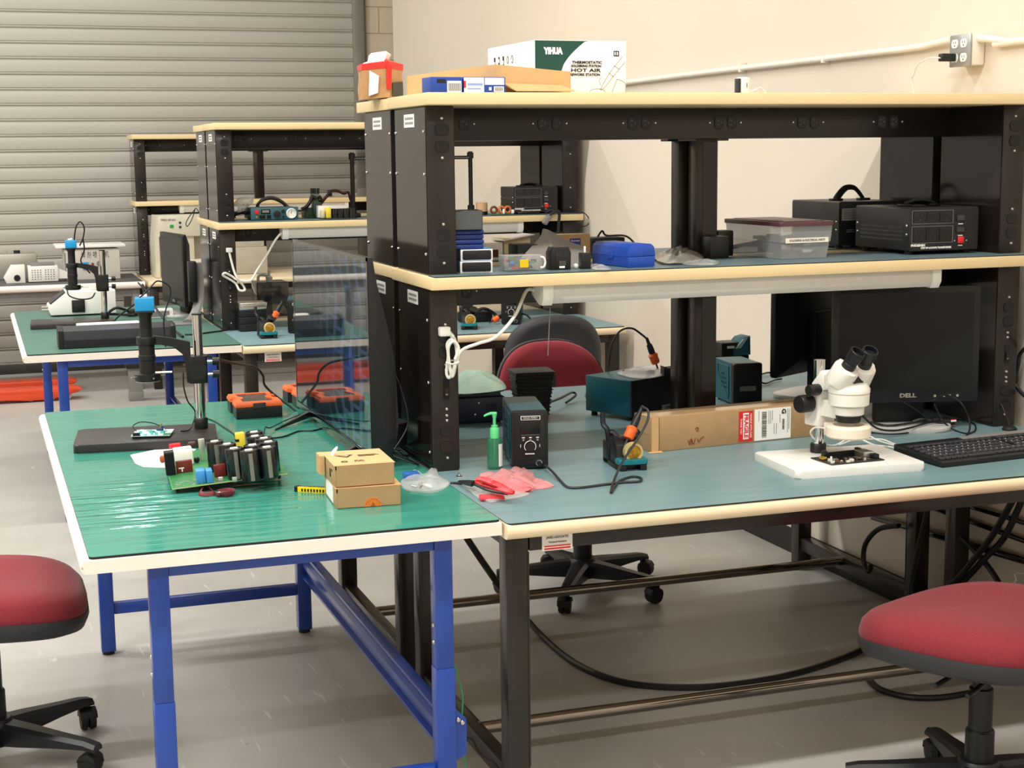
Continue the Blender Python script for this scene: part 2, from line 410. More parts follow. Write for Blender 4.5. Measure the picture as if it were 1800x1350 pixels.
def make_riser():
    t = thing('riser_shelf_unit', 'x', 'shelf unit')
    yf, yb = .588, .892
    zs = 1.258; zl = zs - .0315; z0 = HZ + .0006
    for x0, x1, side in ((.004, .08, -1), (1.749, 1.828, 1)):
        for za, zc, low in ((z0, zl, 1), (zs, TZ - .0305, 0)):
            b = MB()
            b.use(m_brown).box(x0 + .0015, x1 - .0015, yf, yb, za, zc, .002)
            xs = x0 - .0005 if side < 0 else x1 - .001
            b.use(m_gloss).box(xs, xs + .0015, yf + .004, yb - .002, za + .004, zc - .004)
            xi = x1 - .001 if side < 0 else x0 - .0005
            b.box(xi, xi + .0015, yf + .004, yb - .002, za + .004, zc - .004)
            xo = x0 - .0006 if side < 0 else x1 + .0006
            for yy in (yf + .018, yb - .012):
                for zz in ((za + .05, za + .235, zc - .085) if low else (za + .055, za + .26, zc - .065)):
                    screw(b, xo, yy, zz, '-x' if side < 0 else '+x')
            cx = (x0 + x1) / 2 + (.004 if side < 0 else .002)
            if low:
                duplex(b, cx, za + .085, yf)
                screw(b, cx, yf, za + .165); screw(b, cx, yf, za + .148)
                b.use(m_lcdp).box(cx - .008, cx + .008, yf - .002, yf + .001, za + .19, za + .245)
                b.use(m_blk).box(cx - .005, cx + .005, yf - .005, yf, za + .2, za + .222); b.use(m_grey).box(cx - .003, cx + .003, yf - .0055, yf - .004, za + .203, za + .206)
                screw(b, cx, yf, za + .268); screw(b, cx, yf, za + .282)
                outlet_bm(b, cx, za + .315, yf); outlet_bm(b, cx, za + .357, yf); screw(b, cx, yf, za + .388)
            else:
                duplex(b, cx, zc - .082, yf); duplex(b, cx, za + .082, yf)
            b.use(m_blk_m).box(x0 + .001, x1 - .001, yb - .0004, yb + .0008, za + .001, zc - .001)  # black sheet on the back stands in for shade inside a hollow channel
            u = b.out('upright', None, t)
            if 1:
                bb = MB(); sg = side
                bb.use(m_paper).box(min(xo - .0002 * sg, xo + .0008 * sg), max(xo - .0002 * sg, xo + .0008 * sg), yf + .105, yf + .205, zc - .052, zc - .018)
                bb.use(m_grey)
                for k, zz in enumerate((zc - .029, zc - .041)):
                    for j in range(9):
                        bb.box(min(xo, xo + .0012 * sg), max(xo, xo + .0012 * sg), yf + .115 + j * .009, yf + .121 + j * .009, zz - .0035, zz + .003)
                bb.out('warning_label', None, u, label='small white printed sticker')
    # shelf boards
    MB().use(m_lam).box(-.009, 1.833, .515, .912, zl, zs, .002).out('shelf', m_lam, t)
    MB().use(m_lam).box(-.0113, 1.833, .515, .912, TZ - .0305, TZ, .002).out('top_shelf', m_lam, t)
    # power beams
    for za, zc, nn in ((TZ - .118, TZ - .0305, 6), (zl - .075, zl, 6)):
        b = MB(); b.use(m_brown).box(.08, 1.749, .845, .9, za, zc, .002)
        for k in range(nn):
            cx = .165 + .272 * k; cz = (za + zc) / 2 + .002
            outlet_bm(b, cx - .021, cz, .845, True); outlet_bm(b, cx + .021, cz, .845, True)
            screw(b, cx - .05, .845, cz, r=.0038); screw(b, cx + .05, .845, cz, r=.0038)
        b.out('power_beam', None, t)
    for za, zc in ((z0, zl - .075), (zs, TZ - .118)):
        b = MB(); b.use(m_brown).box(.89, .96, .848, .9, za, zc, .002); b.use(m_gloss).box(.912, .957, .8465, .849, za + .01, zc - .01)
        b.use(m_brown).box(.855, .995, .85, .898, zc - .006, zc)
        b.out('centre_post', None, t)
    return t
GB = 'steel workbenches'; GR = 'riser shelves on the workbenches'
OFF2, OFF3 = 3.572, 7.391
bench = make_bench(); tag(bench, 'front dark steel workbench with blue mat and cream edge, carrying the white microscope', 'workbench', GB)
riser = make_riser(); tag(riser, 'front black riser with two cream shelves, holding the clear parts bin', 'shelf unit', GR)
P180 = lambda dy: (1.833, 1.83 + dy, 0)
dup(bench, P180(0), pi, 'dark steel workbench back to back with the front one, red chair behind it', GB)
dup(riser, P180(0), pi, 'black riser backing onto the front one, paper bag on its top shelf', GR)
dup(bench, (0, OFF2, 0), 0, 'middle row dark steel workbench with grey blue mat, behind the big television', GB)
dup(riser, (0, OFF2, 0), 0, 'middle row black riser holding the green gauge unit on its shelf', GR)
dup(bench, P180(OFF2), pi, 'dark workbench behind the middle row bench, backing onto it', GB)
dup(riser, P180(OFF2), pi, 'black riser behind the middle row one, side by side with it', GR)
dup(bench, (0, OFF3, 0), 0, 'rear dark workbench by the roller door carrying the beige machine', GB)
dup(riser, (0, OFF3, 0), 0, 'rear black riser by the roller door above the beige machine', GR)

# ---------------------------------------------------------------- white edged blue tables
def make_table(x0=-.9315, x1=-.006, y1=1.973, dark=False):
    t = thing('work_table', 'x', 'table')
    zt = T1Z - .006; zb = zt - .029
    pr = [(x1, zt), (x0 + .0145, zt)] + [(x0 + .0145 - .0145 * sin(R_(a)), zt - .0145 + .0145 * cos(R_(a))) for a in range(15, 180, 15)] + [(x0 + .0145, zb), (x1, zb)]
    MB().prism(pr, -.008, y1, 'xz', ).out('table_top', m_white_edge, t)
    b = MB(); b.cyl((x0 + .004, -.0085, zt - .0145), (x0 + .004, -.006, zt - .0145), .002, n=8); b.out('edge_screw', m_screw, t)
    w = x1 - x0; xl, xr = x0 + .142, x1 - .107
    for x, s in ((xl, -1), (xr - .042, 1)):
        for y in (.03, y1 - .31):
            b = MB(); b.use(m_blue).box(x, x + .042, y, y + .042, .40, zb, .002); b.box(x - .001, x + .0435, y - .001, y + .0435, .012, .40, .002)
            b.use(m_blk_m).cyl((x + .021, y + .021, 0), (x + .021, y + .021, .014), .019, n=12)
            for zz in (.5, .46): screw(b, x - .0003, y + .02, zz, '-x', .006)
            b.out('leg', None, t)
    for y in (.034, y1 - .306):
        MB().box(xl + .042, xr - .042, y, y + .034, zb - .032, zb, .002).out('top_rail', m_blue, t)
        MB().box(xl + .044, xr - .044, y + .006, y + .034, .13, .166, .002).out('low_rail', m_blue, t)
    # ribbed side beam between the right legs
    P = [(-.004, .188), (-.02, .192), (-.02, .2), (-.006, .204), (-.006, .222), (-.018, .23), (-.018, .248), (-.006, .256), (-.006, .272), (-.02, .276), (-.02, .284), (-.002, .288), (.004, .288), (.004, .188)]
    b = MB(); b.prism([(xr - .008 + u, z) for u, z in P], .09, y1 - .29, 'xz'); b.out('side_beam', m_blue, t)
    b = MB(); b.prism([(xr + .002, .17), (xr + .03, .185), (xr + .03, .27), (xr + .002, .3)], .04, .05, 'xz')
    screw(b, xr + .01, .039, .27, r=.006); screw(b, xr + .02, .039, .262, r=.006)
    b.mats = [m_blue, m_screw]; b.k = [0] * 6 + [1] * (len(b.k) - 6)
    b.out('bracket', None, t)
    for x in (xl, xr - .042):
        MB().box(x + .004, x + .038, .075, y1 - .31, zb - .027, zb, .002).out('side_rail', m_blue, t)
    return t
GT = 'white edged tables with blue legs'
t1 = make_table(); tag(t1, 'front white edged table with blue legs, carrying the big television', 'table', GT)
t2 = dup(t1, (0, OFF2 - .008, 0), 0, 'white edged table with blue legs farther back, holding a long black bar', GT)

# ---------------------------------------------------------------- bench mats
def flat_mat(x0, x1, y0, y1, z, mt, label, name='bench_mat', th=.003, wav=0, group='anti static mats', notch=0):
    b = MB(); b.use(mt)
    n = 24
    def zf(x): return z - wav * (.5 + .5 * sin(x * 13.0) * cos(x * 5.1)) * 0
    P = rr(x0, x1, y0, y1, .012)
    if notch:
        s_ = 1 if notch > 0 else -1; yn = y0 + .06 if s_ > 0 else y1 - .06; ya, yb_ = (y0, y1) if s_ > 0 else (y1, y0)
        P = [(x0, ya), (x1, ya), (x1, yn), (1.745, yn), (1.745, yb_), (.088, yb_), (.088, yn), (x0, yn)]
    b.prism(P, z - .0008, z)
    b.use(m_blk_m).prism(P, z - th, z - .0008)
    o = b.out(name, None); return tag(o, label, 'mat', group)
flat_mat(-.912, -.007, 0, 1.972, T1Z, m_green_mat, 'glossy green mat on the front white edged table', th=.006)
flat_mat(.002, 1.83, -.026, .9135, HZ, m_blue_mat, 'light blue mat on the front bench under the white microscope')
flat_mat(.002, 1.83, .9175, 1.852, HZ, m_blue_mat, 'light blue mat on the bench behind the front one, under the stacked black trays')
flat_mat(-.912, -.007, OFF2 - .008, OFF2 + 1.964, T1Z, m_green_mat2, 'dull green mat on the farther white edged table', th=.006)
flat_mat(.002, 1.83, OFF2 - .026, OFF2 + .9135, HZ, m_blue_mat2, 'grey blue mat on the middle row workbench')
flat_mat(.0, 1.825, .517, .84, SZ, m_shelf_mat, 'blue grey mat on the front middle shelf under the parts bin', 'shelf_mat', notch=1)
flat_mat(.0, 1.825, 1.0, 1.31, SZ, m_shelf_mat, 'blue grey mat on the shelf backing the front one', 'shelf_mat', notch=-1)
flat_mat(.0, 1.825, OFF2 + .517, OFF2 + .84, SZ, m_shelf_mat, 'blue grey mat on the middle row shelf under the gauge unit', 'shelf_mat', notch=1)
# ================================================================ things on the front green table
def W(t): return MB(M.Translation(-V(t.location)))      # build in world coordinates under a thing
def boxes_pcb(b, x0, x1, y0, y1, z, n, mats, smin=.003, smax=.012, h=(.002, .008), seed=1):
    rg = random.Random(seed)
    for _ in range(n):
        w, d = rg.uniform(smin, smax), rg.uniform(smin, smax); x = rg.uniform(x0, x1 - w); y = rg.uniform(y0, y1 - d)
        b.use(rg.choice(mats)).box(x, x + w, y, y + d, z, z + rg.uniform(*h))
m_pcb = mat('green_circuit_board', '2f7d46', .4, vary=.2, vscale=60)
m_pcbb = mat('black_circuit_board', '2b2c2c', .4, vary=.3, vscale=90)
m_solder = mat('solder_silver', 'c9ccc6', .3, .8, vary=.1)
m_gold = mat('brass', 'd9b352', .3, .9, vary=.2, vscale=80)

# digital microscope on a black stand
def scope(loc, rz, label, group):
    t = thing('digital_microscope', label, 'microscope', loc, rz, group)
    MB().rrect(-.2, .2, -.135, .135, 0, .024, .016, .005).out('base', mat('black_crackle_base', '2c2b2c', .38, vary=.1, bump=.1, bscale=400), t)
    px, py = .157, .058
    MB().lathe([(.0195, .024), (.0205, .027), (.0205, .052), (.0185, .055)], (px, py, 0)).out('pole_collar', m_blk, t)
    b = MB(); b.use(m_chrome).cyl((px, py, .05), (px, py, .362), .0145, n=28); b.use(m_blk).cyl((px, py, .362), (px, py, .366), .0148, n=28); b.out('pole', None, t)
    b = MB(); b.rrect(px - .03, px + .025, py - .03, py + .028, .162, .242, .008, .002)
    b.cyl((px - .004, py - .03, .2), (px - .004, py - .058, .2), .0265, n=32); b.cyl((px - .004, py - .058, .2), (px - .004, py - .061, .2), .0225, n=32)
    c = b.out('clamp', m_blk, t)
    b = MB()
    for z, y in ((.222, 0.0), (.182, .012)):
        b.use(m_chrome).cyl((px + .022, py + y, z), (px + .043, py + y, z), .005, n=12); b.use(m_blk).cyl((px + .04, py + y, z), (px + .06, py + y, z), .0115, n=18)
    b.out('knob', None, c)
    lx, ly = .01, .04
    b = MB(); b.prism([(px - .035, .165), (px - .022, .165), (px - .022, .285), (px - .08, .3), (lx + .02, .307), (lx + .02, .285), (px - .07, .272), (px - .045, .25), (px - .038, .225)], ly - .009, ly + .009, 'xz')
    b.lathe([(.0275, .283), (.0285, .285), (.0285, .303), (.0275, .305)], (lx, ly, 0)); b.out('arm', m_blk, t)
    b = MB(); b.lathe([(.023, .2), (.023, .235), (.0245, .237), (.0245, .25), (.023, .252), (.023, .284), (.018, .306), (.0175, .362), (.022, .372), (.022, .376)], (lx, ly, 0)); b.out('lens_tube', m_blk_m, t)
    b = MB(); b.use(m_blk).box(lx - .0275, lx + .0275, ly - .025, ly + .025, .376, .381, .002)
    b.use(mat('camera_blue', '1f93cf', .35, vary=.03)).box(lx - .0275, lx + .0275, ly - .025, ly + .025, .381, .42, .003)
    b.use(m_white).cyl((lx - .013, ly + .004, .42), (lx + .008, ly + .004, .424), .006, n=10); b.out('camera', None, t)
    b = MB(); b.use(m_blk).lathe([(.026, .174), (.038, .177), (.0385, .196), (.026, .2)], (lx, ly, 0))
    b.use(m_white).lathe([(.024, .173), (.035, .1735), (.035, .1745), (.024, .175)], (lx, ly, 0))
    b.use(m_chrome)
    for a in (200, 290, 20): b.cyl((lx + .026 * cos(R_(a)), ly + .026 * sin(R_(a)), .187), (lx + .05 * cos(R_(a)), ly + .05 * sin(R_(a)), .187), .0028, n=8)
    b.use(m_paper).box(lx + .022, lx + .07, ly - .03, ly - .018, .2, .2035)
    b.out('ring_light', None, t)
    return t
GS = 'camera microscopes on black stands'
sc1 = scope((-.655, 1.3, T1Z), R_(-7), 'camera microscope with blue cube on the front green table', GS)
# small board under it
t = thing('circuit_board', 'small white and teal circuit board lying on the black microscope base', 'circuit board', (-.642, 1.262, T1Z + .0245), R_(-14))
MB().box(-.052, .052, -.042, .05, 0, .006, .001).out('carrier', m_blk, t)
b = MB(); b.use(mat('pale_board', 'bfe3e2', .4, vary=.2, vscale=80)).box(-.055, .055, -.045, .053, .006, .0085)
boxes_pcb(b, -.05, .04, -.04, .048, .0085, 26, [mat('board_teal', '57b7b0', .4), mat('board_navy', '27456f', .4), m_white], .004, .013, (.001, .006), 3)
b.use(m_blk).box(-.05, -.03, -.046, -.035, .0085, .016); b.use(mat('board_navy', '27456f')).cyl((.025, .02, .0085), (.025, .02, .024), .004, n=12); b.use(m_gold).cyl((.02, .035, .0085), (.02, .035, .028), .003, n=10)
b.use(m_pcb).box(.035, .055, -.045, -.015, .0086, .0095)
b.out('board', None, t)
MB().tube([(-.05, .03, .009), (-.062, .045, .022), (-.04, .065, .03), (0, .06, .024), (.03, .045, .012)], .0016).out('wire', m_cable, t)

# paper
P = [at(229, 800, 'z', T1Z), at(238, 815, 'z', T1Z), at(252, 821, 'z', T1Z), at(300, 823, 'z', T1Z), at(345, 790, 'z', T1Z), at(300, 785, 'z', T1Z)]
tag(MB().prism([(p.x, p.y) for p in P], T1Z + .0002, T1Z + .0008).out('paper_sheet', m_paper), 'white paper sheet under the big circuit board', 'paper')

# power electronics board with capacitors
loc = at(303, 861, 'z', T1Z + .012)
t = thing('power_circuit_board', 'large green circuit board crowded with black capacitors on green mat', 'circuit board', loc, 0)
rz, ry = R_(-4), R_(-4.2)
BM = M.Rotation(rz, 4, 'Z') @ M.Rotation(ry, 4, 'Y')
bw, bd = .285, .46
b = MB(BM); b.use(m_pcb).box(0, bw, 0, bd, 0, .0025)
b.use(mat('board_edge', 'b9c78c', .5)).box(-.0003, bw + .0003, -.0004, .0005, .0001, .0024); b.box(-.0004, .0004, -.0003, bd + .0003, .0001, .0024)
b.use(m_solder); rg = random.Random(5)
for _ in range(46):
    x, y = rg.uniform(.01, .12), rg.uniform(.012, .07); b.cyl((x, y, .0024), (x, y, .0034), rg.uniform(.0015, .0045), n=8)
b.use(m_blk_m)
for x, y in ((.012, .012), (.012, bd - .012), (bw - .012, bd - .012), (bw - .012, .1)): b.cyl((x, y, -.011 if x < .1 else -.03), (x, y, 0), .004, n=8)
b.out('board', None, t)
m_cap = mat('capacitor_black', '17181b', .25, vary=.05, coat=.3); m_capw = mat('capacitor_stripe', '75746a', .4)
BI = BM.inverted()
def bl(px, py, z):                     # board coordinates of a measured point at height z above the board
    lo, hi = T1Z, 1.0
    for _ in range(40):
        mid = (lo + hi) / 2; p = BI @ (at(px, py, 'z', mid) - loc)
        if p.z < z: lo = mid
        else: hi = mid
    return p
caps = [(1045, 330), (1225, 352), (1445, 315), (810, 245), (960, 278), (1270, 290), (1465, 250), (1410, 207), (1300, 182), (1290, 132)]
for i, (zx, zy) in enumerate(caps):
    p = bl(260 + zx / 6.923, 740 + zy / 6.923, .08)
    b = MB(BM @ M.Translation((p.x, p.y, .0025)))
    b.use(m_cap).lathe([(.0222, 0), (.0232, .002), (.0232, .073), (.022, .0775), (.0205, .078), (.02, .0765)], n=24)
    b.use(m_capw).lathe([(.012, .0766), (.012, .077)], n=16)
    b.use(m_paper).box(-.009, .009, -.004, .004, .077, .0795)
    b.use(m_capw)
    vs = [(.0235 * sin(R_(a)), -.0235 * cos(R_(a)), z) for z in (.003, .072) for a in (-9, -3, 3, 9, 15)]
    b.add(vs, [(k, k + 1, k + 6, k + 5) for k in range(4)])
    b.out('capacitor', None, t)
def comp(name, zx0, zx1, zyb, h, dep, mt, bv=.001, label=None, extra=None):
    p0 = bl(260 + zx0 / 6.923, 740 + zyb / 6.923, .003); p1 = bl(260 + zx1 / 6.923, 740 + zyb / 6.923, .003)
    b = MB(BM); b.use(mt).box(p0.x, p1.x, p0.y, p0.y + dep, .0025, .0025 + h, bv)
    if extra: extra(b, p0.x, p1.x, p0.y, h)
    return b.out(name, None, t, label=label)
m_dred = mat('dark_red_film_capacitor', '6e2422', .4); m_bluec = mat('blue_film_capacitor', '3f8fd0', .4)
def fins(b, x0, x1, y, h):
    b.use(m_blk_m)
    for k in range(7): b.box(x0 + (x1 - x0) * k / 7, x0 + (x1 - x0) * (k + .5) / 7, y - .006, y, .003, h)
comp('heat_sink', 225, 350, 665, .06, .03, m_blk, extra=fins)
comp('film_capacitor', 352, 560, 640, .031, .014, m_dred, label='dark red capacitor with white scribble', extra=lambda b, x0, x1, y, h: b.use(m_paper).box(x0 + .006, x0 + .02, y - .0004, y, .014, .017) and b.box(x0 + .013, x0 + .016, y - .0004, y, .006, .016))
comp('film_capacitor', 600, 718, 765, .032, .04, m_bluec, .002); comp('film_capacitor', 722, 805, 760, .032, .04, m_bluec, .002)
comp('film_capacitor', 815, 965, 690, .032, .012, m_dred, label='dark red capacitor')
comp('transformer_block', 330, 575, 560, .042, .06, m_white, .004, label='white taped transformer')
comp('heat_plate', 640, 720, 490, .06, .008, m_solder)
for zx in (860, 1030): comp('jumper', zx, zx + 62, 745, .013, .003, m_solder)
comp('relay', 150, 215, 520, .02, .02, mat('copper_coil', 'b5533a', .4), .006)
comp('fuse_clip', 260, 415, 340, .012, .02, m_red, .004)
comp('toroid', 565, 640, 515, .016, .012, m_blk, .006)
comp('coil', 490, 600, 340, .018, .02, mat('dark_coil', '4a2f2c', .5), .006)
p = bl(260 + 1132 / 6.923, 740 + 300 / 6.923, .05)
b = MB(BM); b.use(mat('yellow_tape', 'e2cf3f', .4)).box(p.x - .012, p.x + .012, p.y - .012, p.y + .012, .0025, .085, .003); b.use(m_blk).box(p.x - .014, p.x - .004, p.y - .013, p.y + .005, .064, .07); b.out('yellow_transformer', None, t, label='yellow taped transformer')

# dark red wrist strap
z = T1Z
A = [at(x, y, 'z', z + .004) for x, y in ((377, 868), (362, 870), (352, 868), (357, 861), (368, 861), (378, 868), (395, 872), (408, 870), (411, 865), (402, 863), (383, 866))]
for i, p in enumerate(A): p.z = z + (.009 if 2 < i < 5 else .006)
b = MB(); b.use(mat('maroon_strap', '6b1f28', .6, vary=.15, vscale=60)).tube(A, .0062, n=8, sm=7, flat=.25)
q = at(392, 868, 'z', z + .006); b.use(mat('maroon_clip', '56262a', .5)).at(q.x, q.y, z + .001, R_(12)).box(-.018, .018, -.008, .008, 0, .011, .003); b.use(m_white).box(-.014, -.01, -.009, -.004, .011, .0125)
tag(b.out('wrist_strap', None), 'dark red elastic wrist strap curled on the green mat', 'wrist strap')
# yellow utility knife
p = at(519, 859, 'z', z + .006); q = at(580, 862, 'z', z + .006); a = math.atan2(q.y - p.y, q.x - p.x)
t = thing('utility_knife', 'yellow and black utility knife poking out beside the cardboard boxes', 'knife', (p.x, p.y, z), a)
b = MB(); b.use(mat('knife_yellow', 'f2d51f', .35)).rrect(.004, .13, -.009, .009, .0, .013, .006, .003); b.out('handle', None, t)
b = MB(); b.use(m_blk).rrect(0, .012, -.0095, .0095, 0, .0135, .004, .002); b.box(.01, .12, -.003, .003, .0128, .0145, .001)
for k in range(9): b.box(.02 + k * .008, .024 + k * .008, -.0098, -.008, .002, .009)
b.out('grip', None, t)

# two stacked cardboard boxes
def mailer(loc, rz, w, d, h, label, lift=0):
    t = thing('cardboard_box', label, 'box', loc, rz, 'small cardboard boxes on the green table')
    b = MB(); b.box(0, w, 0, d, 0, h, .001); b.out('box_body', m_cardb, t)
    b = MB(); b.prism([(-.002, h + .0005), (w + .002, h + .0005), (w + .002, h + .002), (-.002, h + .002)], 0, d + .001, 'xz')
    b.box(.002, w - .002, -.0022, -.0005, .002, h, 0)
    b.use(m_blk_m).box(.0, .003, -.0026, -.0004, h - .008, h)
    b.mats = [m_cardl, m_blk_m]; b.k = [0] * 6 + [2] * 6 + [1] * 6; b.mats.append(m_cardb)
    b.out('lid_flap', None, t)
    return t
q0 = at(592, 895, 'z', z); q1 = at(705, 887, 'z', z); ab = math.atan2(q1.y - q0.y, q1.x - q0.x); wb = (q1 - q0).length
t = mailer((q0.x, q0.y, z), ab, wb, .19, .047, 'lower cardboard box with orange seal at its front')
b = MB(); b.use(mat('orange_seal', 'd9772c', .6))
b.prism([(wb * .56 + .021 * cos(R_(a)), .0015 + .021 * sin(R_(a))) for a in range(0, 181, 12)], -.0032, -.0024, 'xz'); b.use(mat('seal_ink', 'a85414', .6))
for a in range(20, 170, 20): b.box(wb * .56 + .017 * cos(R_(a)) - .001, wb * .56 + .017 * cos(R_(a)) + .001, -.0035, -.003, .0015 + .016 * sin(R_(a)), .004 + .016 * sin(R_(a)))
b.prism([(wb * .56 - .006, .002), (wb * .56 + .006, .002), (wb * .56, .012)], -.0035, -.003, 'xz')
b.out('round_seal', None, t, label='orange half round seal')
MB().box(-.001, 0, .05, .16, .004, .044).out('address_label', m_paper, t)
t = mailer((q0.x + .0, q0.y + .006, z + .0502), ab + R_(1.5), wb - .012, .18, .05, 'upper cardboard box with printed black triangle on lid')
b = MB(); zz = .0525; b.use(m_ink).add([(.02, .118, zz), (.066, .124, zz), (.046, .09, zz)], [(0, 1, 2)])
b.use(m_cardl).add([(.032, .114, zz + .0003), (.056, .117, zz + .0003), (.046, .1, zz + .0003)], [(0, 1, 2)])
b.out('printed_triangle', None, t)
b = MB(); b.use(m_ink)
for y, n in ((.112, 7), (.104, 8), (.096, 6)): b.box(.075, .075 + n * .0065, y, y + .003, zz, zz + .0002)
b.tube([(.03 + .007 * cos(R_(a)), .04 + .007 * sin(R_(a)), zz) for a in range(0, 360, 30)], .0011, n=4, closed=True)
for cx in (.062, .074): b.tube([(cx + .007 * cos(R_(a)), .042 + .007 * sin(R_(a)), zz) for a in range(60, 301, 30)], .0009, n=4)
b.out('print', None, t)
b = MB(); b.use(m_cardl).box(-.014, -.002, .13, .183, .006, .052); b.out('side_flap', None, t)
MB().tube([(.018, .13, .053), (.022, .128, .062), (.03, .132, .072)], [.006, .0055, .002], n=8).out('tape_tab', m_paper, t)
b = MB(); b.use(m_ink).box(-.0012, -.0002, .04, .047, .03, .036); b.box(-.0012, -.0002, .06, .07, .014, .034); b.out('side_print', None, t)

# orange and black organiser cases
m_clear = mat('smoky_clear_plastic', '8f8a86', .15, trans=.75, vary=0, ior=1.1)
def organiser(loc, rz, label):
    t = thing('organiser_case', label, 'tool case', loc, rz, 'orange and black organiser cases')
    w, d = .15, .205
    o = [(0, 0), (w, 0), (w, .075), (w - .016, .085), (w - .016, .125), (w, .135), (w, d), (0, d), (0, .135), (.016, .125), (.016, .085), (0, .075)]
    MB().prism([(x * .97 + .002, y * .98 + .002) for x, y in o], 0, .036, 'xy', .004).out('case_body', m_blk, t)
    b = MB(); b.prism(o, .036, .047, 'xy', .003)
    bm_in = [(.026, .02), (w - .026, .02), (w - .026, .075), (w - .038, .088), (w - .038, .122), (w - .026, .134), (w - .026, d - .02), (.026, d - .02), (.026, .134), (.038, .122), (.038, .088), (.026, .075)]
    n = 12
    b.add([(x, y, .047) for x, y in [(p[0] * .97 + .002, p[1] * .97 + .002) for p in o]] + [(x, y, .053) for x, y in [(p[0] * .93 + .005, p[1] * .95 + .005) for p in o]] + [(x, y, .053) for x, y in bm_in] + [(x, y, .047) for x, y in bm_in],
          [(r * n + i, r * n + (i + 1) % n, (r + 1) * n + (i + 1) % n, (r + 1) * n + i) for r in range(3) for i in range(n)])
    b.out('lid', m_orange, t)
    MB().prism(bm_in, .0472, .05).out('window', m_clear, t)
    b = MB(); b.box(.055, .095, -.004, .001, .034, .05, .001); b.out('latch', mat('smoky_latch', '3b3a3a', .2), t)
    b = MB(); 
    for x in (.04, .06, .085, .1): b.use(m_solder).cyl((x, .15, .046), (x + .02, .17, .047), .004, n=8)
    return t
p = at(415, 738, 'z', z); organiser((p.x, p.y, z), R_(-1), 'orange and black case nearest the microscope pole')
organiser((-.128, 1.715, z), R_(3), 'orange and black case half hidden behind the television')

# ---------------------------------------------------------------- television seen from its side
def tv_screen():
    m = bpy.data.materials.new('lit_screen'); m.use_nodes = True; nt = m.node_tree; L = nt.links.new; N = nt.nodes.new
    b = nt.nodes['Principled BSDF']; b.inputs['Base Color'].default_value = lin('0b0e12'); b.inputs['Roughness'].default_value = .03; b.inputs['Coat Weight'].default_value = 0; b.inputs['Specular IOR Level'].default_value = .9
    tc = N('ShaderNodeTexCoord'); mp = N('ShaderNodeMapping'); mp.inputs['Scale'].default_value = (1, .33, 1); L(tc.outputs['Object'], mp.inputs['Vector'])
    br = N('ShaderNodeTexBrick'); br.inputs['Scale'].default_value = 9; br.inputs['Mortar Size'].default_value = .045; br.inputs['Color1'].default_value = lin('1c3f55'); br.inputs['Color2'].default_value = lin('2a5a4f'); br.inputs['Mortar'].default_value = lin('6f93b8')
    sw = N('ShaderNodeSeparateXYZ'); L(mp.outputs['Vector'], sw.inputs[0]); cb = N('ShaderNodeCombineXYZ'); L(sw.outputs['Z'], cb.inputs['X']); L(sw.outputs['Y'], cb.inputs['Y'])
    nz = N('ShaderNodeTexNoise'); nz.inputs['Scale'].default_value = 3; nz.inputs['Detail'].default_value = 1; L(cb.outputs[0], nz.inputs['Vector'])
    mx = N('ShaderNodeMix'); mx.data_type = 'VECTOR'; mx.inputs['Factor'].default_value = .12; L(cb.outputs[0], mx.inputs['A']); L(nz.outputs['Color'], mx.inputs['B'])
    L(mx.outputs['Result'], br.inputs['Vector'])
    n2 = N('ShaderNodeTexNoise'); n2.inputs['Scale'].default_value = 2.2; n2.inputs['Detail'].default_value = 2; L(cb.outputs[0], n2.inputs['Vector'])
    r = N('ShaderNodeMapRange'); r.inputs['From Min'].default_value = .4; r.inputs['From Max'].default_value = .62; L(n2.outputs['Fac'], r.inputs['Value'])
    mc = N('ShaderNodeMix'); mc.data_type = 'RGBA'; mc.inputs['A'].default_value = lin('22343c'); L(r.outputs['Result'], mc.inputs['Factor']); L(br.outputs['Color'], mc.inputs['B'])
    L(mc.outputs['Result'], b.inputs['Emission Color']); b.inputs['Emission Strength'].default_value = .3
    return m
t = thing('television', 'large black television standing end on over the green table, screen facing left', 'television', (-.14, 1.155, T1Z))
h0, h1 = .02, .559; L2 = .497
b = MB(); b.use(m_blk).prism([(.0, h0), (.004, h0 - .002), (.03, h0), (.066, h0 + .03), (.074, h0 + .1), (.07, h0 + .26), (.045, h0 + .38), (.024, h0 + .47), (.014, h1), (.0, h1)], -L2, L2, 'xz', .002)
b.out('tv_housing', None, t)
MB().box(-.001, .0, -L2 + .012, L2 - .012, h0 + .022, h1 - .01).out('screen', tv_screen(), t)
b = MB(); b.use(m_blk_g).box(-.0022, .0, -L2, L2, h0, h0 + .02, .001); b.box(-.0018, 0, -L2, L2, h1 - .01, h1); b.box(-.0018, 0, -L2, -L2 + .012, h0, h1); b.box(-.0018, 0, L2 - .012, L2, h0, h1); b.out('bezel', None, t)
for y, s in ((.32, 1), (-.3, 1)):
    b = MB(); b.loft([[(.03, y - .012, .05), (.03, y + .012, .05), (.03, y + .012, .03), (.03, y - .012, .03)], [(.0, y - .014, .03), (.0, y + .014, .03), (.0, y + .014, .012), (.0, y - .014, .012)],
                      [(-.132, y - .135, .004), (-.12, y - .122, .006), (-.12, y - .122, 0), (-.132, y - .135, 0)]]); 
    b.loft([[(.04, y - .012, .06), (.04, y + .012, .06), (.04, y + .012, .03), (.04, y - .012, .03)], [(.1, y + .1, .004), (.11, y + .1, .004), (.11, y + .1, 0), (.1, y + .1, 0)]])
    b.out('foot', m_blk, t)
b = MB(); b.lathe([(.03, -.02), (.055, -.018), (.058, .045), (.03, .05)], (.07, -.38, .06)); b.out('speaker_bulge', m_blk_m, t)

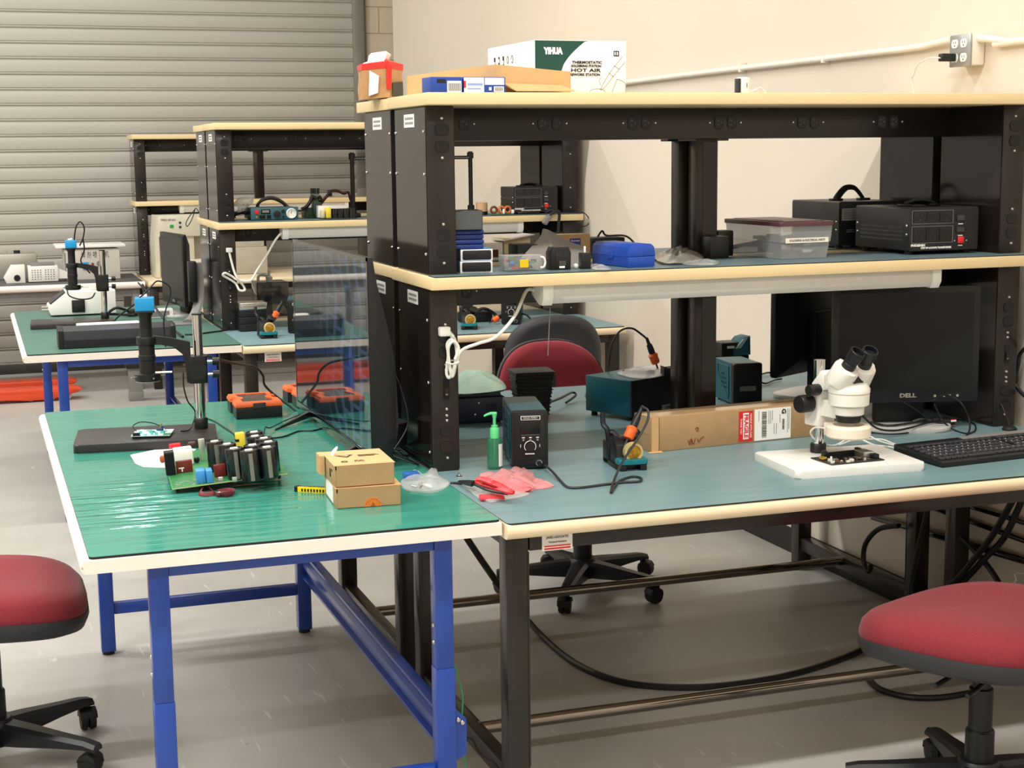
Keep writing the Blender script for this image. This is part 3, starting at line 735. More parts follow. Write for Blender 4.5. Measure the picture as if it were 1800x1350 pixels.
# ---------------------------------------------------------------- black cables on the green table
G1 = 'black cables on the green table'
def zc(pts, z0, r=.0022):
    return [V((*at(x, y, 'z', z0 + (h if len(q) else r))[:2], z0 + (h if len(q) else r))) for x, y, *q in pts for h in ([q[0]] if q else [r])]
cable(zc([(363, 735), (378, 741), (395, 752), (412, 764), (420, 776), (440, 780)], z), .0022, m_cable, 'cable', 'black cable from the microscope pole running to the capacitor board', group=G1)
cable(zc([(462, 780), (466, 752, .02), (475, 752, .012), (500, 740, .006), (527, 729)], z), .002, m_cable, 'cable', 'thin kinked black cable beyond the capacitor board', group=G1)
cable(zc([(480, 770), (500, 767), (525, 758), (550, 757), (566, 753)], z), .0024, m_cable, 'cable', 'black cable lying between capacitor board and television foot', group=G1)
# hanging cable that crosses in front of the far workbench: from the back of the microscope to the television
pts = [at(352, 622, 'y', 1.38), at(385, 632, 'y', 1.5), at(420, 640, 'y', 1.62), at(448, 645, 'y', 1.7), at(462, 660, 'y', 1.73), at(466, 678, 'y', 1.74), at(490, 700, 'y', 1.72), at(515, 718, 'y', 1.68), at(540, 742, 'y', 1.6), at(556, 760, 'y', 1.45)]
pts[-1].z = T1Z + .006; 
cable(pts, .004, m_cable, 'cable', 'thick black cable drooping from the microscope clamp to the television', group=G1)
cable([at(322, 655, 'y', 1.33), at(323, 680, 'y', 1.34), at(330, 705, 'y', 1.35), at(343, 725, 'y', 1.36), V((-.53, 1.30, T1Z + .03)), V((-.56, 1.27, T1Z + .03))], .0022, m_cable, 'cable', 'thin black lead hanging beside the front microscope pole', group=G1)
cable([V((-.655, 1.325, T1Z + .42)), at(262, 508, 'y', 1.36), at(278, 494, 'y', 1.4), at(300, 510, 'y', 1.42), at(288, 560, 'y', 1.42), at(291, 610, 'y', 1.42)], .0022, m_cable, 'cable', 'black lead looping out of the front blue camera', group=G1)
cable([V((-.1, .72, .79)), V((-.05, .68, .775)), V((-.012, .78, .757)), V((-.015, .95, .757)), V((-.05, 1.1, .757))], .003, m_cable, 'cable', 'black cable coming out behind the television base', group=G1)
cable([V((-.085, .64, .80)), V((-.035, .68, .86)), V((-.018, .8, .93)), V((-.02, .9, .99))], .0022, m_cable, 'cable', 'thin black cable rising against the glossy riser side', group=G1)
cable([V((-.09, .63, .785)), V((-.03, .62, .76)), V((-.013, .70, .7495)), V((-.04, .8, .7495)), V((-.03, .9, .7495))], .0026, m_cable, 'cable', 'black cable coiled flat beneath the glossy riser side', group=G1)
# ================================================================ things on the front blue bench
zd = HZ
m_film = None
def film(name, col, alpha, rough=.12):
    if name in MATS: return MATS[name]
    m = bpy.data.materials.new(name); m.use_nodes = True; nt = m.node_tree; L = nt.links.new; N = nt.nodes.new
    out = nt.nodes['Material Output']; pb = nt.nodes['Principled BSDF']; pb.inputs['Base Color'].default_value = lin(col); pb.inputs['Roughness'].default_value = rough; pb.inputs['Specular IOR Level'].default_value = .9
    tr = N('ShaderNodeBsdfTransparent'); mx = N('ShaderNodeMixShader')
    lw = N('ShaderNodeLayerWeight'); lw.inputs['Blend'].default_value = .35
    mr = N('ShaderNodeMapRange'); mr.inputs['To Min'].default_value = alpha; mr.inputs['To Max'].default_value = min(1, alpha + .5)
    L(lw.outputs['Facing'], mr.inputs['Value']); L(mr.outputs['Result'], mx.inputs[0]); L(tr.outputs[0], mx.inputs[1]); L(pb.outputs[0], mx.inputs[2]); L(mx.outputs[0], out.inputs[0])
    MATS[name] = m; return m
m_bagclear = film('clear_bag_film', 'cfd2d2', .2)
m_bagpink = film('pink_bag_film', 'f4a3a5', .3)
m_baggrey = film('grey_static_bag_film', '8d8984', .8, .25)
from mathutils import noise as NZ
def bag(poly, z0, hgt, mt, name, amp=.006, seed=0, n=22, rim=.004, frq=38):
    """crumpled bag: two skins over an outline, bulging in the middle"""
    xs = [p[0] for p in poly]; ys = [p[1] for p in poly]; cx, cy = sum(xs) / len(xs), sum(ys) / len(ys)
    Pl = [V((p[0], p[1], 0)) for p in poly]; ring = [p for p in spline(Pl, 5, True)]
    K = 7; b = MB(); b.use(mt)
    def lay(top):
        rs = []
        for k in range(K + 1):
            f = 1 - k / K; r = []
            for p in ring:
                x, y = cx + (p.x - cx) * f, cy + (p.y - cy) * f
                w = (1 - f ** 2.2)
                nn = NZ.noise(V((x * frq + seed, y * frq, seed * 3.1))) + .5 * NZ.noise(V((x * frq * 2.3, y * frq * 2.3 + seed, 5)))
                z = z0 + .0012 + (hgt * w + amp * nn * (.35 + w) + amp * .4 if top else 0)
                r.append((x, y, max(z, z0 + .0008)))
            rs.append(r)
        return rs
    b.loft(lay(True), cap=False); v0 = lay(False); b.loft(v0, cap=False)
    return b.out(name, None, ang=50)

# soap bottle
p = at(874, 826, 'z', zd)
t = thing('soap_bottle', 'clear green pump soap bottle in front of the soldering station', 'bottle', (p.x, p.y + .018, zd))
m_soap = film('clear_green_soap', '2f8a66', .5, .06)
b = MB(); b.lathe([(.019, 0), (.0205, .002), (.0205, .07), (.0185, .079), (.012, .084)], sx=1, sy=.8); b.out('bottle_body', m_soap, t)
MB().lathe([(.0125, .083), (.0125, .107), (.011, .11), (.0085, .111), (.0085, .117), (.004, .118)], n=20).out('collar', mat('pump_green', '63d38a', .35, vary=.02), t)
b = MB(); b.lathe([(.0042, .116), (.0042, .134), (.007, .146), (.0075, .149), (.006, .151)], n=14); b.tube([(.006, 0, .148), (-.01, 0, .149), (-.025, 0, .145), (-.028, 0, .142)], [.0042, .0042, .003, .0025]); b.out('pump_head', MATS['pump_green'], t)
b = MB(); b.use(m_paper); b.add([(.0207 * cos(R_(a)), .0166 * sin(R_(a)), zz) for zz in (.008, .068) for a in (-75, -60, -45, -30, -15, 0)], [(k, k + 1, k + 7, k + 6) for k in range(5)]); b.out('label', None, t, label='white printed label')
MB().cyl((0, 0, .02), (0, 0, .085), .003, n=8).out('dip_tube', mat('pump_green'  , '63d38a'), t)

# soldering stations
def station(loc, rz, label, w=.094, d=.2, h=.156, front=True, group='teal soldering stations', back=False):
    t = thing('soldering_station', label, 'soldering station', loc, rz, group)
    b = MB(); b.use(m_teal).prism(rr(0, w, .006, h, .004, 2), .006, d, 'xz')
    b.use(m_blk)
    for x in (.012, w - .012):
        for y in (.025, d - .02): b.cyl((x, y, 0), (x, y, .008), .007, n=10)
    b.out('housing', None, t)
    b = MB(); b.use(m_tealb)
    P = [(.035, .03), (.06, .035), (.15, .1), (.16, .13), (.15, .14), (.045, .14), (.035, .13)] 
    ring = [(y * d / .2, z * h / .156) for y, z in P]
    for x, s in ((-.0005, -1), (w + .0005, 1)):
        b.use(m_teal).tube([(x, y, z) for y, z in ring], .002, n=5, closed=True, sm=3)
    b.use(m_blk_m)
    for i in range(6):
        for j in range(4):
            yy, zz = .06 + i * .014 * d / .2, .06 + j * .016
            if zz < .03 + yy * .9: b.cyl((-.0008, yy * d / .2, zz * h / .156), (.0005, yy * d / .2, zz * h / .156), .0028, n=6)
    b.out('side_vents', None, t)
    b = MB(); b.use(m_blk).prism(rr(-.0015, w + .0015, .003, h + .001, .008, 3), -.016, .007, 'xz', .003)
    b.use(m_blk_m).prism(rr(.006, w - .006, .012, h - .006, .006, 3), -.0185, -.014, 'xz', .0015)
    if front:
        b.use(m_lcdp).box(w * .22, w * .78, -.0195, -.018, h * .62, h * .83, .0005)
        b.use(m_grey).box(w * .25, w * .75, -.0192, -.018, h * .595, h * .6)
        b.use(m_blk_g).box(w * .02, w * .98, -.0196, -.0184, h * .19, h * .2)
        b.use(m_white)
        for k in range(3):
            b.box(w * (.27 + .2 * k), w * (.35 + .2 * k), -.0194, -.018, h * .548, h * .562)
        b.tube([(w * (.5 + .16 * cos(R_(a))), -.0188, h * .4 + w * .16 * sin(R_(a))) for a in range(-40, 221, 20)], .0011, n=5)
        for s in (-1, 1): b.tube([(w * (.5 + s * .27), -.0188, h * .4 - .001 * k) for k in range(-6, 3, 2)], .0008, n=4)
        b.box(w * .36, w * .62, -.0192, -.018, h * .265, h * .285)
        b.use(m_blk).cyl((w * .5, -.018, h * .4), (w * .5, -.026, h * .4), w * .12, n=24)
        for k in range(3): b.use(m_grey).cyl((w * (.31 + .2 * k), -.0185, h * .515), (w * (.31 + .2 * k), -.0205, h * .515), .003, n=12)
        b.use(m_chrome).cyl((w * .74, -.018, h * .12), (w * .74, -.024, h * .12), .0085, n=18); b.use(m_blk).cyl((w * .74, -.02, h * .12), (w * .74, -.04, h * .115), .007, .006, n=14)
        b.use(m_white)
    b.out('front_panel', None, t)
    if front:
        b = MB(); b.use(m_white).box(w * .24, w * .79, -.0194, -.018, h * .855, h * .925); b.use(m_blk).box(w * .26, w * .77, -.0198, -.0192, h * .865, h * .915); b.out('name_plate', None, t)
        text('lettering', 'YIHUA 939D+', .006, (w * .51, -.02, h * .889), FRONT, m_white, t, wid=w * .42, al='CENTER')
    return t
p = at(903, 826, 'z', zd); 
st1 = station((p.x, p.y + .014, zd), R_(-13), 'teal soldering station with black knob panel, beside the green soap bottle', d=.235)

# iron stands with brass wool
m_wool = mat('brass_wool', 'b98a2e', .4, .5, vary=.5, vscale=300, bump=.3, bscale=500)
def iron_stand(loc, rz, label):
    t = thing('iron_stand', label, 'iron stand', loc, rz, 'soldering iron stands')
    b = MB(); b.rrect(0, .078, .02, .15, .0, .012, .008, .002); b.prism([(.03, .01), (.15, .01), (.15, .04), (.12, .075), (.06, .075), (.04, .06)], .004, .052, 'yz', .004)
    b.box(.002, .02, -.004, .012, 0, .016, .002); b.box(.058, .076, -.004, .012, 0, .016, .002); b.box(0, .078, .0, .035, .014, .02, .002)
    b.box(.0, .012, .1, .15, .0, .06, .003)
    b.tube([(.008, .12, .055), (.004, .12, .09), (-.004, .13, .105), (-.004, .135, .135)], .007, n=6); b.tube([(.03, .11, .07), (.02, .12, .082), (.008, .125, .08)], .008, n=8)
    b.out('stand_body', m_blk, t)
    b = MB(); b.use(m_tealb).rrect(-.001, .079, -.008, .038, .018, .03, .008, .003); b.use(m_teal).rrect(.008, .07, .0, .03, .0295, .0305, .006); b.out('sponge_tray', None, t)
    b = MB(); b.use(mat('pale_brass', 'e6d59a', .3, .6, vary=.05)).lathe([(.026, .0), (.0265, -.016), (.0245, -.0195), (.0195, -.0195), (.0185, -.016)], (.045, .03, .046), ax='y', n=28)
    b.use(m_wool).lathe([(.019, -.0145), (.0185, -.0168), (.012, -.0185), (.003, -.0185)], (.045, .03, .046), ax='y', n=20); b.out('brass_wool_cup', None, t)
    b = MB(); b.lathe([(.012, 0), (.02, .02), (.02, .026)], n=18)
    b.m = M.Identity(4)
    b = MB(); b.at(.056, .085, .07, 0, R_(32), R_(18)).lathe([(.013, 0), (.0215, .02), (.0215, .026), (.016, .028)], n=20); b.out('funnel', m_blk, t)
    return t
p = at(1088, 829, 'z', zd); is1 = iron_stand((p.x, p.y, zd), R_(-6), 'iron stand with brass wool in front of the long carton')
isl = V((p.x, p.y, zd))
def iron(world, d, label, L=.09, cab=None, s=1):
    """iron resting with its orange collar at world, handle along d"""
    t = thing('soldering_iron', label, 'soldering iron', world, 0, 'orange soldering irons')
    d = V(d).normalized(); q = d.to_track_quat('Z', 'Y').to_matrix().to_4x4()
    b = MB(q); b.use(m_dgrey).cyl((0, 0, -.03), (0, 0, 0), .003, n=10); b.out('tip', None, t)
    b = MB(q); b.lathe([(.012, -.005), (.0145, .0), (.0145, .018), (.0165, .024), (.011, .03)], n=18); b.out('orange_collar', m_orange, t)
    b = MB(q); b.lathe([(.0095, .025), (.0105, .04), (.009, .06), (.0085, L), (.006, L + .012), (.0045, L + .035)], n=16); b.out('handle', m_blk, t)
    if cab:
        o = MB(M.Translation(-V(world))).tube([V(world) + d * (L + .03)] + cab, .0033, n=8, sm=8).out('iron_cable', mat('grey_black_cable', '2d2e30', .45), t)
    return t
yc = at(1098, 770, 'z', zd + .085)
tip = V((.0, .0, .0))
A0 = at(1105, 768, 'y', .455); A1 = at(1126, 722, 'y', .475)
dv = (A1 - A0); cabl = [at(1131, 716, 'y', .47), at(1139, 722, 'y', .455), at(1138, 740, 'y', .44), at(1122, 770, 'y', .42), at(1105, 795, 'y', .38), at(1090, 820, 'y', .335)]
cabl += zc([(1078, 848), (1074, 866), (1080, 857), (1090, 845), (1110, 838), (1126, 840), (1124, 846), (1095, 848), (1060, 852), (1020, 857), (998, 856), (985, 845), (970, 828, .012)], zd, .0035) + [at(958, 818, 'y', .5)]
iron(A0, dv, 'orange and black soldering iron resting in the front iron stand', L=.06, cab=cabl)

# long shipping carton
q0 = at(1145, 796, 'z', zd); q1 = at(1420, 768, 'z', zd); ab = math.atan2(q1.y - q0.y, q1.x - q0.x)
t = thing('shipping_carton', 'long brown carton with FRAGILE sticker lying behind the white microscope', 'box', (q0.x, q0.y, zd), ab)
CL, CD, CHT = .60, .1, .099
b = MB(); b.box(0, CL, 0, CD, 0, CHT, .002); b.out('carton_body', m_cardb, t)
b = MB(); b.use(mat('packing_tape', 'b6976f', .2, vary=.05)).box(-.0006, CL + .0006, .012, .062, CHT, CHT + .0006); b.box(-.0008, .0, .012, .062, .05, CHT + .0005); b.out('tape', None, t)
b = MB(); b.use(m_cardl).prism([(.0, .002), (.022, .004), (.024, .096), (.0, .098)], -.0015, -.0005, 'xz'); b.add([(-.012, -.01, .001), (.03, -.016, .001), (.03, 0, .003), (-.012, 0, .003)], [(0, 1, 2, 3)]); b.use(m_blk_m).box(.0225, .0235, -.0016, -.0003, .004, .098); b.out('end_flap', None, t)
fx0, fx1, gx1 = .284, .334, .46
b = MB(); b.use(m_red).box(fx0, fx1 - .003, -.0012, 0, .006, .093); b.use(m_paper).box(fx0 + .014, fx0 + .033, -.0016, -.001, .012, .088); b.out('fragile_sticker', None, t, label='red FRAGILE sticker')
text('lettering', 'FRAGILE', .019, (fx0 + .0235, -.0018, .05), (pi / 2, pi / 2, 0), m_red, t, wid=.068, al='CENTER', bold=.0006)
text('lettering', 'HANDLE WITH CARE', .008, (fx0 + .040, -.0016, .05), (pi / 2, pi / 2, 0), m_paper, t, wid=.07, al='CENTER')
text('lettering', 'THANK YOU', .008, (fx0 + .007, -.0016, .05), (pi / 2, pi / 2, 0), m_paper, t, wid=.045, al='CENTER')
b = MB(); b.use(m_paper).box(fx1 + .003, gx1, -.0012, 0, .004, .095); b.use(m_ink); rg = random.Random(4)
zz = .012
while zz < .085:
    h = rg.choice((.0008, .0014, .0022)); b.box(fx1 + .027, fx1 + .043, -.0016, -.001, zz, zz + h); zz += h + rg.choice((.0008, .0015))
zz = .03
while zz < .06:
    h = rg.choice((.0006, .0012)); b.box(fx1 + .097, fx1 + .104, -.0016, -.001, zz, zz + h); zz += h + .0008
b.use(m_grey)
for x, z0, z1 in ((.016, .06, .09), (.05, .05, .09), (.056, .05, .088), (.062, .06, .089), (.068, .02, .05), (.076, .018, .05), (.088, .05, .075), (.114, .02, .09), (.119, .03, .088)):
    b.box(fx1 + x, fx1 + x + .0016, -.0016, -.001, z0, z1)
b.out('shipping_label', None, t, label='white barcode shipping label')
text('lettering', 'G', .02, (fx1 + .101, -.0016, .083), (pi / 2, pi / 2, 0), m_ink, t, bold=.0008, al='CENTER')
b = MB(); b.use(mat('marker_brown', '7d3c1e', .7))
for P in ([(.14, .055), (.147, .06), (.15, .052), (.143, .05)], [(.118, .025), (.122, .012), (.124, .027)], [(.128, .012), (.128, .03), (.134, .013), (.141, .03)], [(.148, .027), (.152, .018), (.16, .028), (.168, .032)]): b.tube([(x, -.0008, y) for x, y in P], .0012, n=5)
b.out('marker_scribble', None, t)

# red bags, flush cutters, parts bag
t = thing('parts_bag', 'crumpled plastic bag of red caps in front of the soap bottle', 'bag', (0, 0, 0)); t.location = at(890, 850, 'z', zd)
tl = V(t.location)
def wpoly(pts, z): return [at(x, y, 'z', z)[:2] for x, y in pts]
o = bag(wpoly([(845, 835), (880, 838), (905, 829), (935, 833), (940, 850), (941, 860), (925, 869), (890, 874), (862, 868), (850, 855)], zd), zd, .018, m_bagpink, 'bag_film', .014, 3, frq=26); o.parent = t; o.matrix_parent_inverse = M.Translation(-tl)
b = W(t); rg = random.Random(2)
for k in range(9):
    c = at(rg.uniform(862, 925), rg.uniform(842, 862), 'z', zd + .006); b.m = M.Translation(c - tl) @ M.Rotation(rg.uniform(0, 3), 4, 'Z') @ M.Rotation(rg.uniform(-.3, .3), 4, 'X'); b.use(mat('coral_red_cap', 'e8444f', .4)).box(-.016, .016, -.01, .01, -.004, .006, .003)
b.out('red_caps', None, t)
t = thing('parts_bag', 'small clear bag with red piece at the mat corner, under the cutters', 'bag', at(868, 875, 'z', zd)); tl = V(t.location)
o = bag(wpoly([(818, 852), (835, 858), (860, 866), (885, 872), (920, 868), (928, 872), (880, 882), (858, 884), (838, 875), (823, 862)], zd), zd, .010, m_bagclear, 'bag_film', .006, 9); o.parent = t; o.matrix_parent_inverse = M.Translation(-tl)
b = W(t); c = at(864, 874, 'z', zd + .006); b.m = M.Translation(c - tl) @ M.Rotation(-.2, 4, 'Z'); b.use(MATS['coral_red_cap']).box(-.03, .03, -.02, .014, -.004, .006, .003); b.out('red_piece', None, t)
c0 = at(958, 846, 'z', zd + .004)
o = bag(wpoly([(930, 838), (945, 843), (972, 853), (968, 858), (945, 861), (936, 858)], zd), zd, .008, m_bagpink, 'plastic_bag', .004, 5); tag(o, 'flat pink bag flap spreading right of the red caps', 'bag')
t = thing('flush_cutters', 'red handled flush cutters with black jaws lying across the bags', 'cutters', at(845, 858, 'z', zd + .012)); tl = V(t.location)
za = zd + .03
def cp(x, y, dz=0): return at(x, y, 'z', za + dz)
b = W(t); b.tube([cp(835, 846), cp(848, 851), cp(866, 856), cp(880, 860), cp(895, 864), cp(903, 866)], [.004, .0075, .0085, .009, .0085, .005], n=8, flat=.75); b.use(m_red); b.out('handle', m_red, t)
b = W(t); b.tube([cp(837, 843, .012), cp(850, 843, .014), cp(866, 849, .012), cp(880, 855, .006), cp(893, 861)], [.005, .0085, .0085, .008, .005], n=8, flat=.75); b.use(m_red).out('handle', mat('salmon_handle', 'ee8d86', .4), t, label='worn pale red handle')
b = W(t); b.tube([cp(806, 846, -.02), cp(820, 848, -.01), cp(832, 850, -.004)], [.003, .008, .01], n=8, flat=.5); b.tube([cp(832, 850, -.006), cp(860, 862, -.006), cp(892, 868, -.006)], .004, n=6); b.out('jaws', m_blk, t)
cable(zc([(792, 849), (800, 849, .003), (812, 850, .004)], zd) , .003, m_cable, 'cable', 'short black lead between clear bag and cutters', group=None)
t = thing('parts_bag', 'clear zip bag with blue and brown bits right of the cardboard boxes', 'bag', at(748, 848, 'z', T1Z)); tl = V(t.location)
o = bag(wpoly([(705, 848), (722, 833), (742, 838), (765, 826), (772, 838), (790, 852), (768, 866), (735, 866), (712, 862)], T1Z), T1Z, .013, m_bagclear, 'bag_film', .009, 21, frq=26); o.parent = t; o.matrix_parent_inverse = M.Translation(-tl)
b = W(t); c = at(722, 838, 'z', T1Z + .01); b.m = M.Translation(c - tl); b.use(mat('blue_bits', '255fa8', .4)).box(-.018, .022, -.012, .02, -.007, .012, .004); b.out('blue_piece', None, t)
b = W(t)
for k in range(8):
    c = at(rg.uniform(722, 758), rg.uniform(849, 860), 'z', T1Z + .005); b.m = M.Translation(c - tl) @ M.Rotation(rg.uniform(0, 3), 4, 'Z'); b.use(rg.choice([mat('brown_bits', '8c4f4a', .4), m_solder])).cyl((-.01, 0, .001), (.01, 0, .002), .004, n=8)
b.out('small_parts', None, t)
# ground snap
p = at(807, 837, 'z', zd)
for (px, py, zz, lab, k) in ((807, 837, zd, 'metal snap stud on the blue mat beside the riser foot', 1), (786, 481, SZ, 'metal snap stud at the curled shelf mat corner', 1)):
    p = at(px, py, 'z', zz); b = MB(); b.use(m_blk).lathe([(.0078, 0), (.0078, .0012), (.006, .0015)], (p.x, p.y, zz), n=20); b.use(m_screw).lathe([(.006, .0012), (.0058, .003), (.0035, .004), (.003, .0075), (.0015, .0085)], (p.x, p.y, zz), n=18)
    tag(b.out('snap_stud', None), lab, 'snap stud')

# ---------------------------------------------------------------- white stereo microscope
bx = at(1400, 843, 'z', zd); bq = at(1628, 827, 'z', zd); ab = math.atan2(bq.y - bx.y, bq.x - bx.x)
pole = at(1438, 794, 'z', zd + .022)
head = at(1490, 806, 'z', zd + .022)
t = thing('stereo_microscope', 'white binocular microscope standing on its own white base plate', 'microscope', (pole.x, pole.y, zd)); tl = V(t.location)
b = W(t); b.m = M.Translation(bx - tl) @ M.Rotation(ab, 4, 'Z'); b.rrect(0, (bq - bx).length, 0, .272, 0, .021, .014, .004); b.out('base_plate', m_white, t)
b = MB(); b.lathe([(.021, .021), (.0215, .024), (.0215, .043), (.0195, .046)], n=28); b.out('pole_collar', m_blk, t)
b = MB(); b.cyl((0, 0, .04), (0, 0, .272), .0155, n=30); b.out('pole', m_chrome, t)
f = V((head.x - pole.x, head.y - pole.y, 0)); hd = f.length; f.normalize(); fa = math.atan2(f.y, f.x)
def zat(py): return at(1490, py, 'y', head.y).z - zd
HM = M.Rotation(fa, 4, 'Z')                       # local x = towards the user
m_mw = mat('microscope_white', 'eeece5', .32, vary=.02, coat=.2)
b = MB(HM); b.use(m_mw).rrect(-.028, .032, -.03, .032, zat(756), zat(694), .01, .003); b.rrect(.02, hd - .02, -.02, .02, zat(737), zat(708), .006, .002)
b.out('focus_mount', None, t)
lft = V((0, 1, 0)) if False else None
b = MB(HM); 
for y, z, r, l, xx in ((-.03, zat(716), .024, .042, 0.004), (-.026, zat(690), .0155, .036, .03)):
    b.use(m_white).cyl((xx, y + .004, z), (xx, y - .004, z), r * .8, n=18); b.use(m_blk).lathe([(r * .9, 0), (r, -.003), (r, -l + .004), (r * .9, -l), (r * .5, -l - .001)], (xx, y - .003, z), ax='y', n=24)
b.out('focus_knob', None, t)
hx = hd
b = MB(HM); c = (hx, 0, 0)
b.use(m_mw).lathe([(.035, zat(729)), (.0395, zat(727)), (.041, zat(714)), (.038, zat(711))], c, n=36)
b.use(m_blk).lathe([(.031, zat(741)), (.035, zat(727))], c, n=36); b.lathe([(.037, zat(713.5)), (.049, zat(711))], c, n=36)
b.use(m_mw).lathe([(.048, zat(712)), (.0525, zat(710)), (.0535, zat(692)), (.05, zat(690)), (.0545, zat(689)), (.0545, zat(682)), (.047, zat(673)), (.025, zat(669))], c, n=44)
b.prism([(.002, zat(690)), (.05, zat(690)), (.05, zat(662)), (.036, zat(656)), (.002, zat(680))], -.03, .03, 'xz', .005)
b.m = HM @ M.Translation((hx - .014, 0, 0))
b.use(m_mw).prism([(-.04, zat(686)), (.046, zat(686)), (.046, zat(676)), (.015, zat(652)), (-.04, zat(662))], -.036, .036, 'xz', .005)
b.out('body', None, t)
b = MB(HM @ M.Translation((hx - .014, 0, 0))); b.prism([(.03, zat(678)), (.052, zat(678)), (.044, zat(660)), (.03, zat(656))], -.016, .016, 'xz'); b.out('badge', m_blk, t)
inc = R_(35)                                      # eyepieces lean towards the user
for s in (-1, 1):
    bmx = HM @ M.Translation((hx + .006, s * .032, zat(659))) @ M.Rotation(inc, 4, 'Y') @ M.Rotation(s * R_(7), 4, 'X')
    b = MB(bmx); b.use(m_mw).rrect(-.034, .034, -.031, .031, -.026, .03, .028, .006); b.out('prism_housing', None, t)
    b = MB(bmx); b.use(m_blk).lathe([(.0185, .028), (.0185, .043), (.017, .045), (.017, .053), (.0195, .055), (.0205, .07), (.0208, .083), (.019, .085), (.017, .0845), (.016, .072)], n=26); b.use(m_lcdp).lathe([(.016, .07), (.0159, .0705)], n=26)
    b.out('eyepiece', None, t)
b = MB(HM); b.use(mat('ring_ivory', 'efe4d0', .4, vary=.02)); b.lathe([(.042, zat(768)), (.054, zat(768)), (.0585, zat(765)), (.0585, zat(750)), (.055, zat(747)), (.04, zat(746)), (.037, zat(749)), (.037, zat(762))], c, n=44)
b.rrect(hx - .075, hx - .045, -.02, .02, zat(770), zat(748), .006, .002)
b.use(m_screw)
for a in (60, 180, 300): b.cyl((hx + .037 * cos(R_(a)), .037 * sin(R_(a)), zat(749)), (hx + .053 * cos(R_(a)), .053 * sin(R_(a)), zat(749)), .0025, n=8)
b.out('ring_light', None, t)
# board under it
p0 = at(1462, 818, 'z', zd + .022); p1 = at(1555, 809, 'z', zd + .022); p2 = at(1425, 804, 'z', zd + .022); a0 = math.atan2(p1.y - p0.y, p1.x - p0.x)
t = thing('circuit_board', 'black circuit board on the white microscope base', 'circuit board', (p0.x, p0.y, zd + .0212), a0)
w, d = (p1 - p0).length, (p2 - p0).length * .9
b = MB(); b.use(m_pcbb).box(0, w, 0, d, .001, .003); boxes_pcb(b, .005, w - .03, .005, d * .6, .003, 30, [m_blk, m_solder, mat('chip_brown', '7a5a4a', .4), m_white], .003, .011, (.001, .008), 8)
b.out('board', None, t)
b = MB(); b.use(m_blk).box(.03, w - .025, d - .022, d - .012, .003, .016); b.box(.026, .036, d - .026, d - .008, .003, .022, .002); b.box(w - .032, w - .02, d - .026, d - .008, .003, .022, .002); b.out('slot', None, t)
b = MB(); b.use(m_solder).box(w - .04, w - .008, d * .35, d * .8, .003, .019, .002); b.out('usb_port', None, t)
b = MB(); b.use(m_blk).box(w - .022, w - .006, d * .15, d * .36, .003, .015, .001); b.out('jack', None, t)
b = MB(); b.use(m_white).cyl((.018, d * .3, .003), (.018, d * .3, .017), .0028, n=8); b.use(m_gold).box(.006, .02, d * .5, d * .72, .003, .012, .003); b.out('capacitor', None, t)
# white cords
GW = 'white cords by the microscope'
def wcp(L_): return zc(L_, zd, .003)
cable([at(1448, 752, 'y', head.y + .03), at(1432, 752, 'y', head.y + .08), at(1425, 762, 'y', head.y + .1), at(1440, 778, 'y', head.y + .12)] + wcp([(1466, 783, .006), (1490, 772, .02), (1520, 764, .03), (1545, 775, .02), (1580, 785), (1600, 790)]), .0026, m_wcable, 'power_cable', 'white cord from the ring light looping behind the pole', 'cord', GW)
cable(wcp([(1475, 782, .008), (1500, 774, .016), (1530, 772, .014), (1552, 773, .014), (1575, 782)]), .0022, m_wcable, 'power_cable', 'thin white cord bowed behind the black circuit board', 'cord', GW)
b = MB(); P = wcp([(1480, 762, .034), (1505, 768, .03), (1535, 782, .012), (1560, 785), (1585, 791)]); b.use(m_wcable).tube(P, .0032); q = P[-1]; b.at(q.x, q.y, zd, R_(10)).box(-.006, .022, -.014, .014, .0, .016, .003)
P2 = wcp([(1592, 786, .008), (1620, 780, .006), (1650, 778, .005), (1666, 777, .005)]); b.m = M.Identity(4); b.tube(P2, [.0045, .0045, .0045, .003]); q = P2[2]; b.at(q.x - .02, q.y - .004, zd).box(-.003, .003, -.004, .003, .0, .01, .001)
tag(b.out('power_cable', None), 'thick white cord with connector block lying by the keyboard', 'cord', GW)

# ---------------------------------------------------------------- keyboard
p = at(1656, 823, 'z', zd); q = at(1800, 806, 'z', zd); ak = math.atan2(q.y - p.y, q.x - p.x)
t = thing('keyboard', 'black wired keyboard at the right end of the blue bench', 'keyboard', (p.x, p.y, zd), ak)
KW, KD = .45, .2; 
b = MB(); b.prism([(0, .002), (0, .013), (.004, .016), (KD, .03), (KD, .012)], 0, KW, 'yz', .002); b.out('body', m_blk, t)
b = MB(); b.use(m_dgrey)
for r in range(6):
    y = .014 + r * .0245 + (.006 if r == 5 else 0); x = .008; k = 0
    while x < KW - .012:
        wk = .0165
        if r == 0 and .1 < x < .19: wk = .095
        if r in (1, 2, 3) and x < .01: wk = .024 + .004 * r
        zt = .016 + y * .07
        if not (.288 < x < .296 or .352 < x < .358): b.at(x, y, zt).prism(rr(0, wk, 0, .0185, .003, 1), 0, .007, 'xy', .0015, 1)
        x += wk + .0026; k += 1
b.out('keys', None, t)
b = MB(); rg = random.Random(9); b.use(m_white)
for r in range(1, 5):
    for k in range(21):
        if rg.random() < .75:
            x, y = .013 + k * .0191, .02 + r * .0245; b.box(x, x + .002, y, y + .005, .0232 + y * .07, .0236 + y * .07)
b.out('key_legends', None, t)
MB().prism([(.175, .0255), (.2005, .028), (.2005, .0315), (.175, .0295)], .22, KW, 'yz').out('media_strip', m_grey, t)

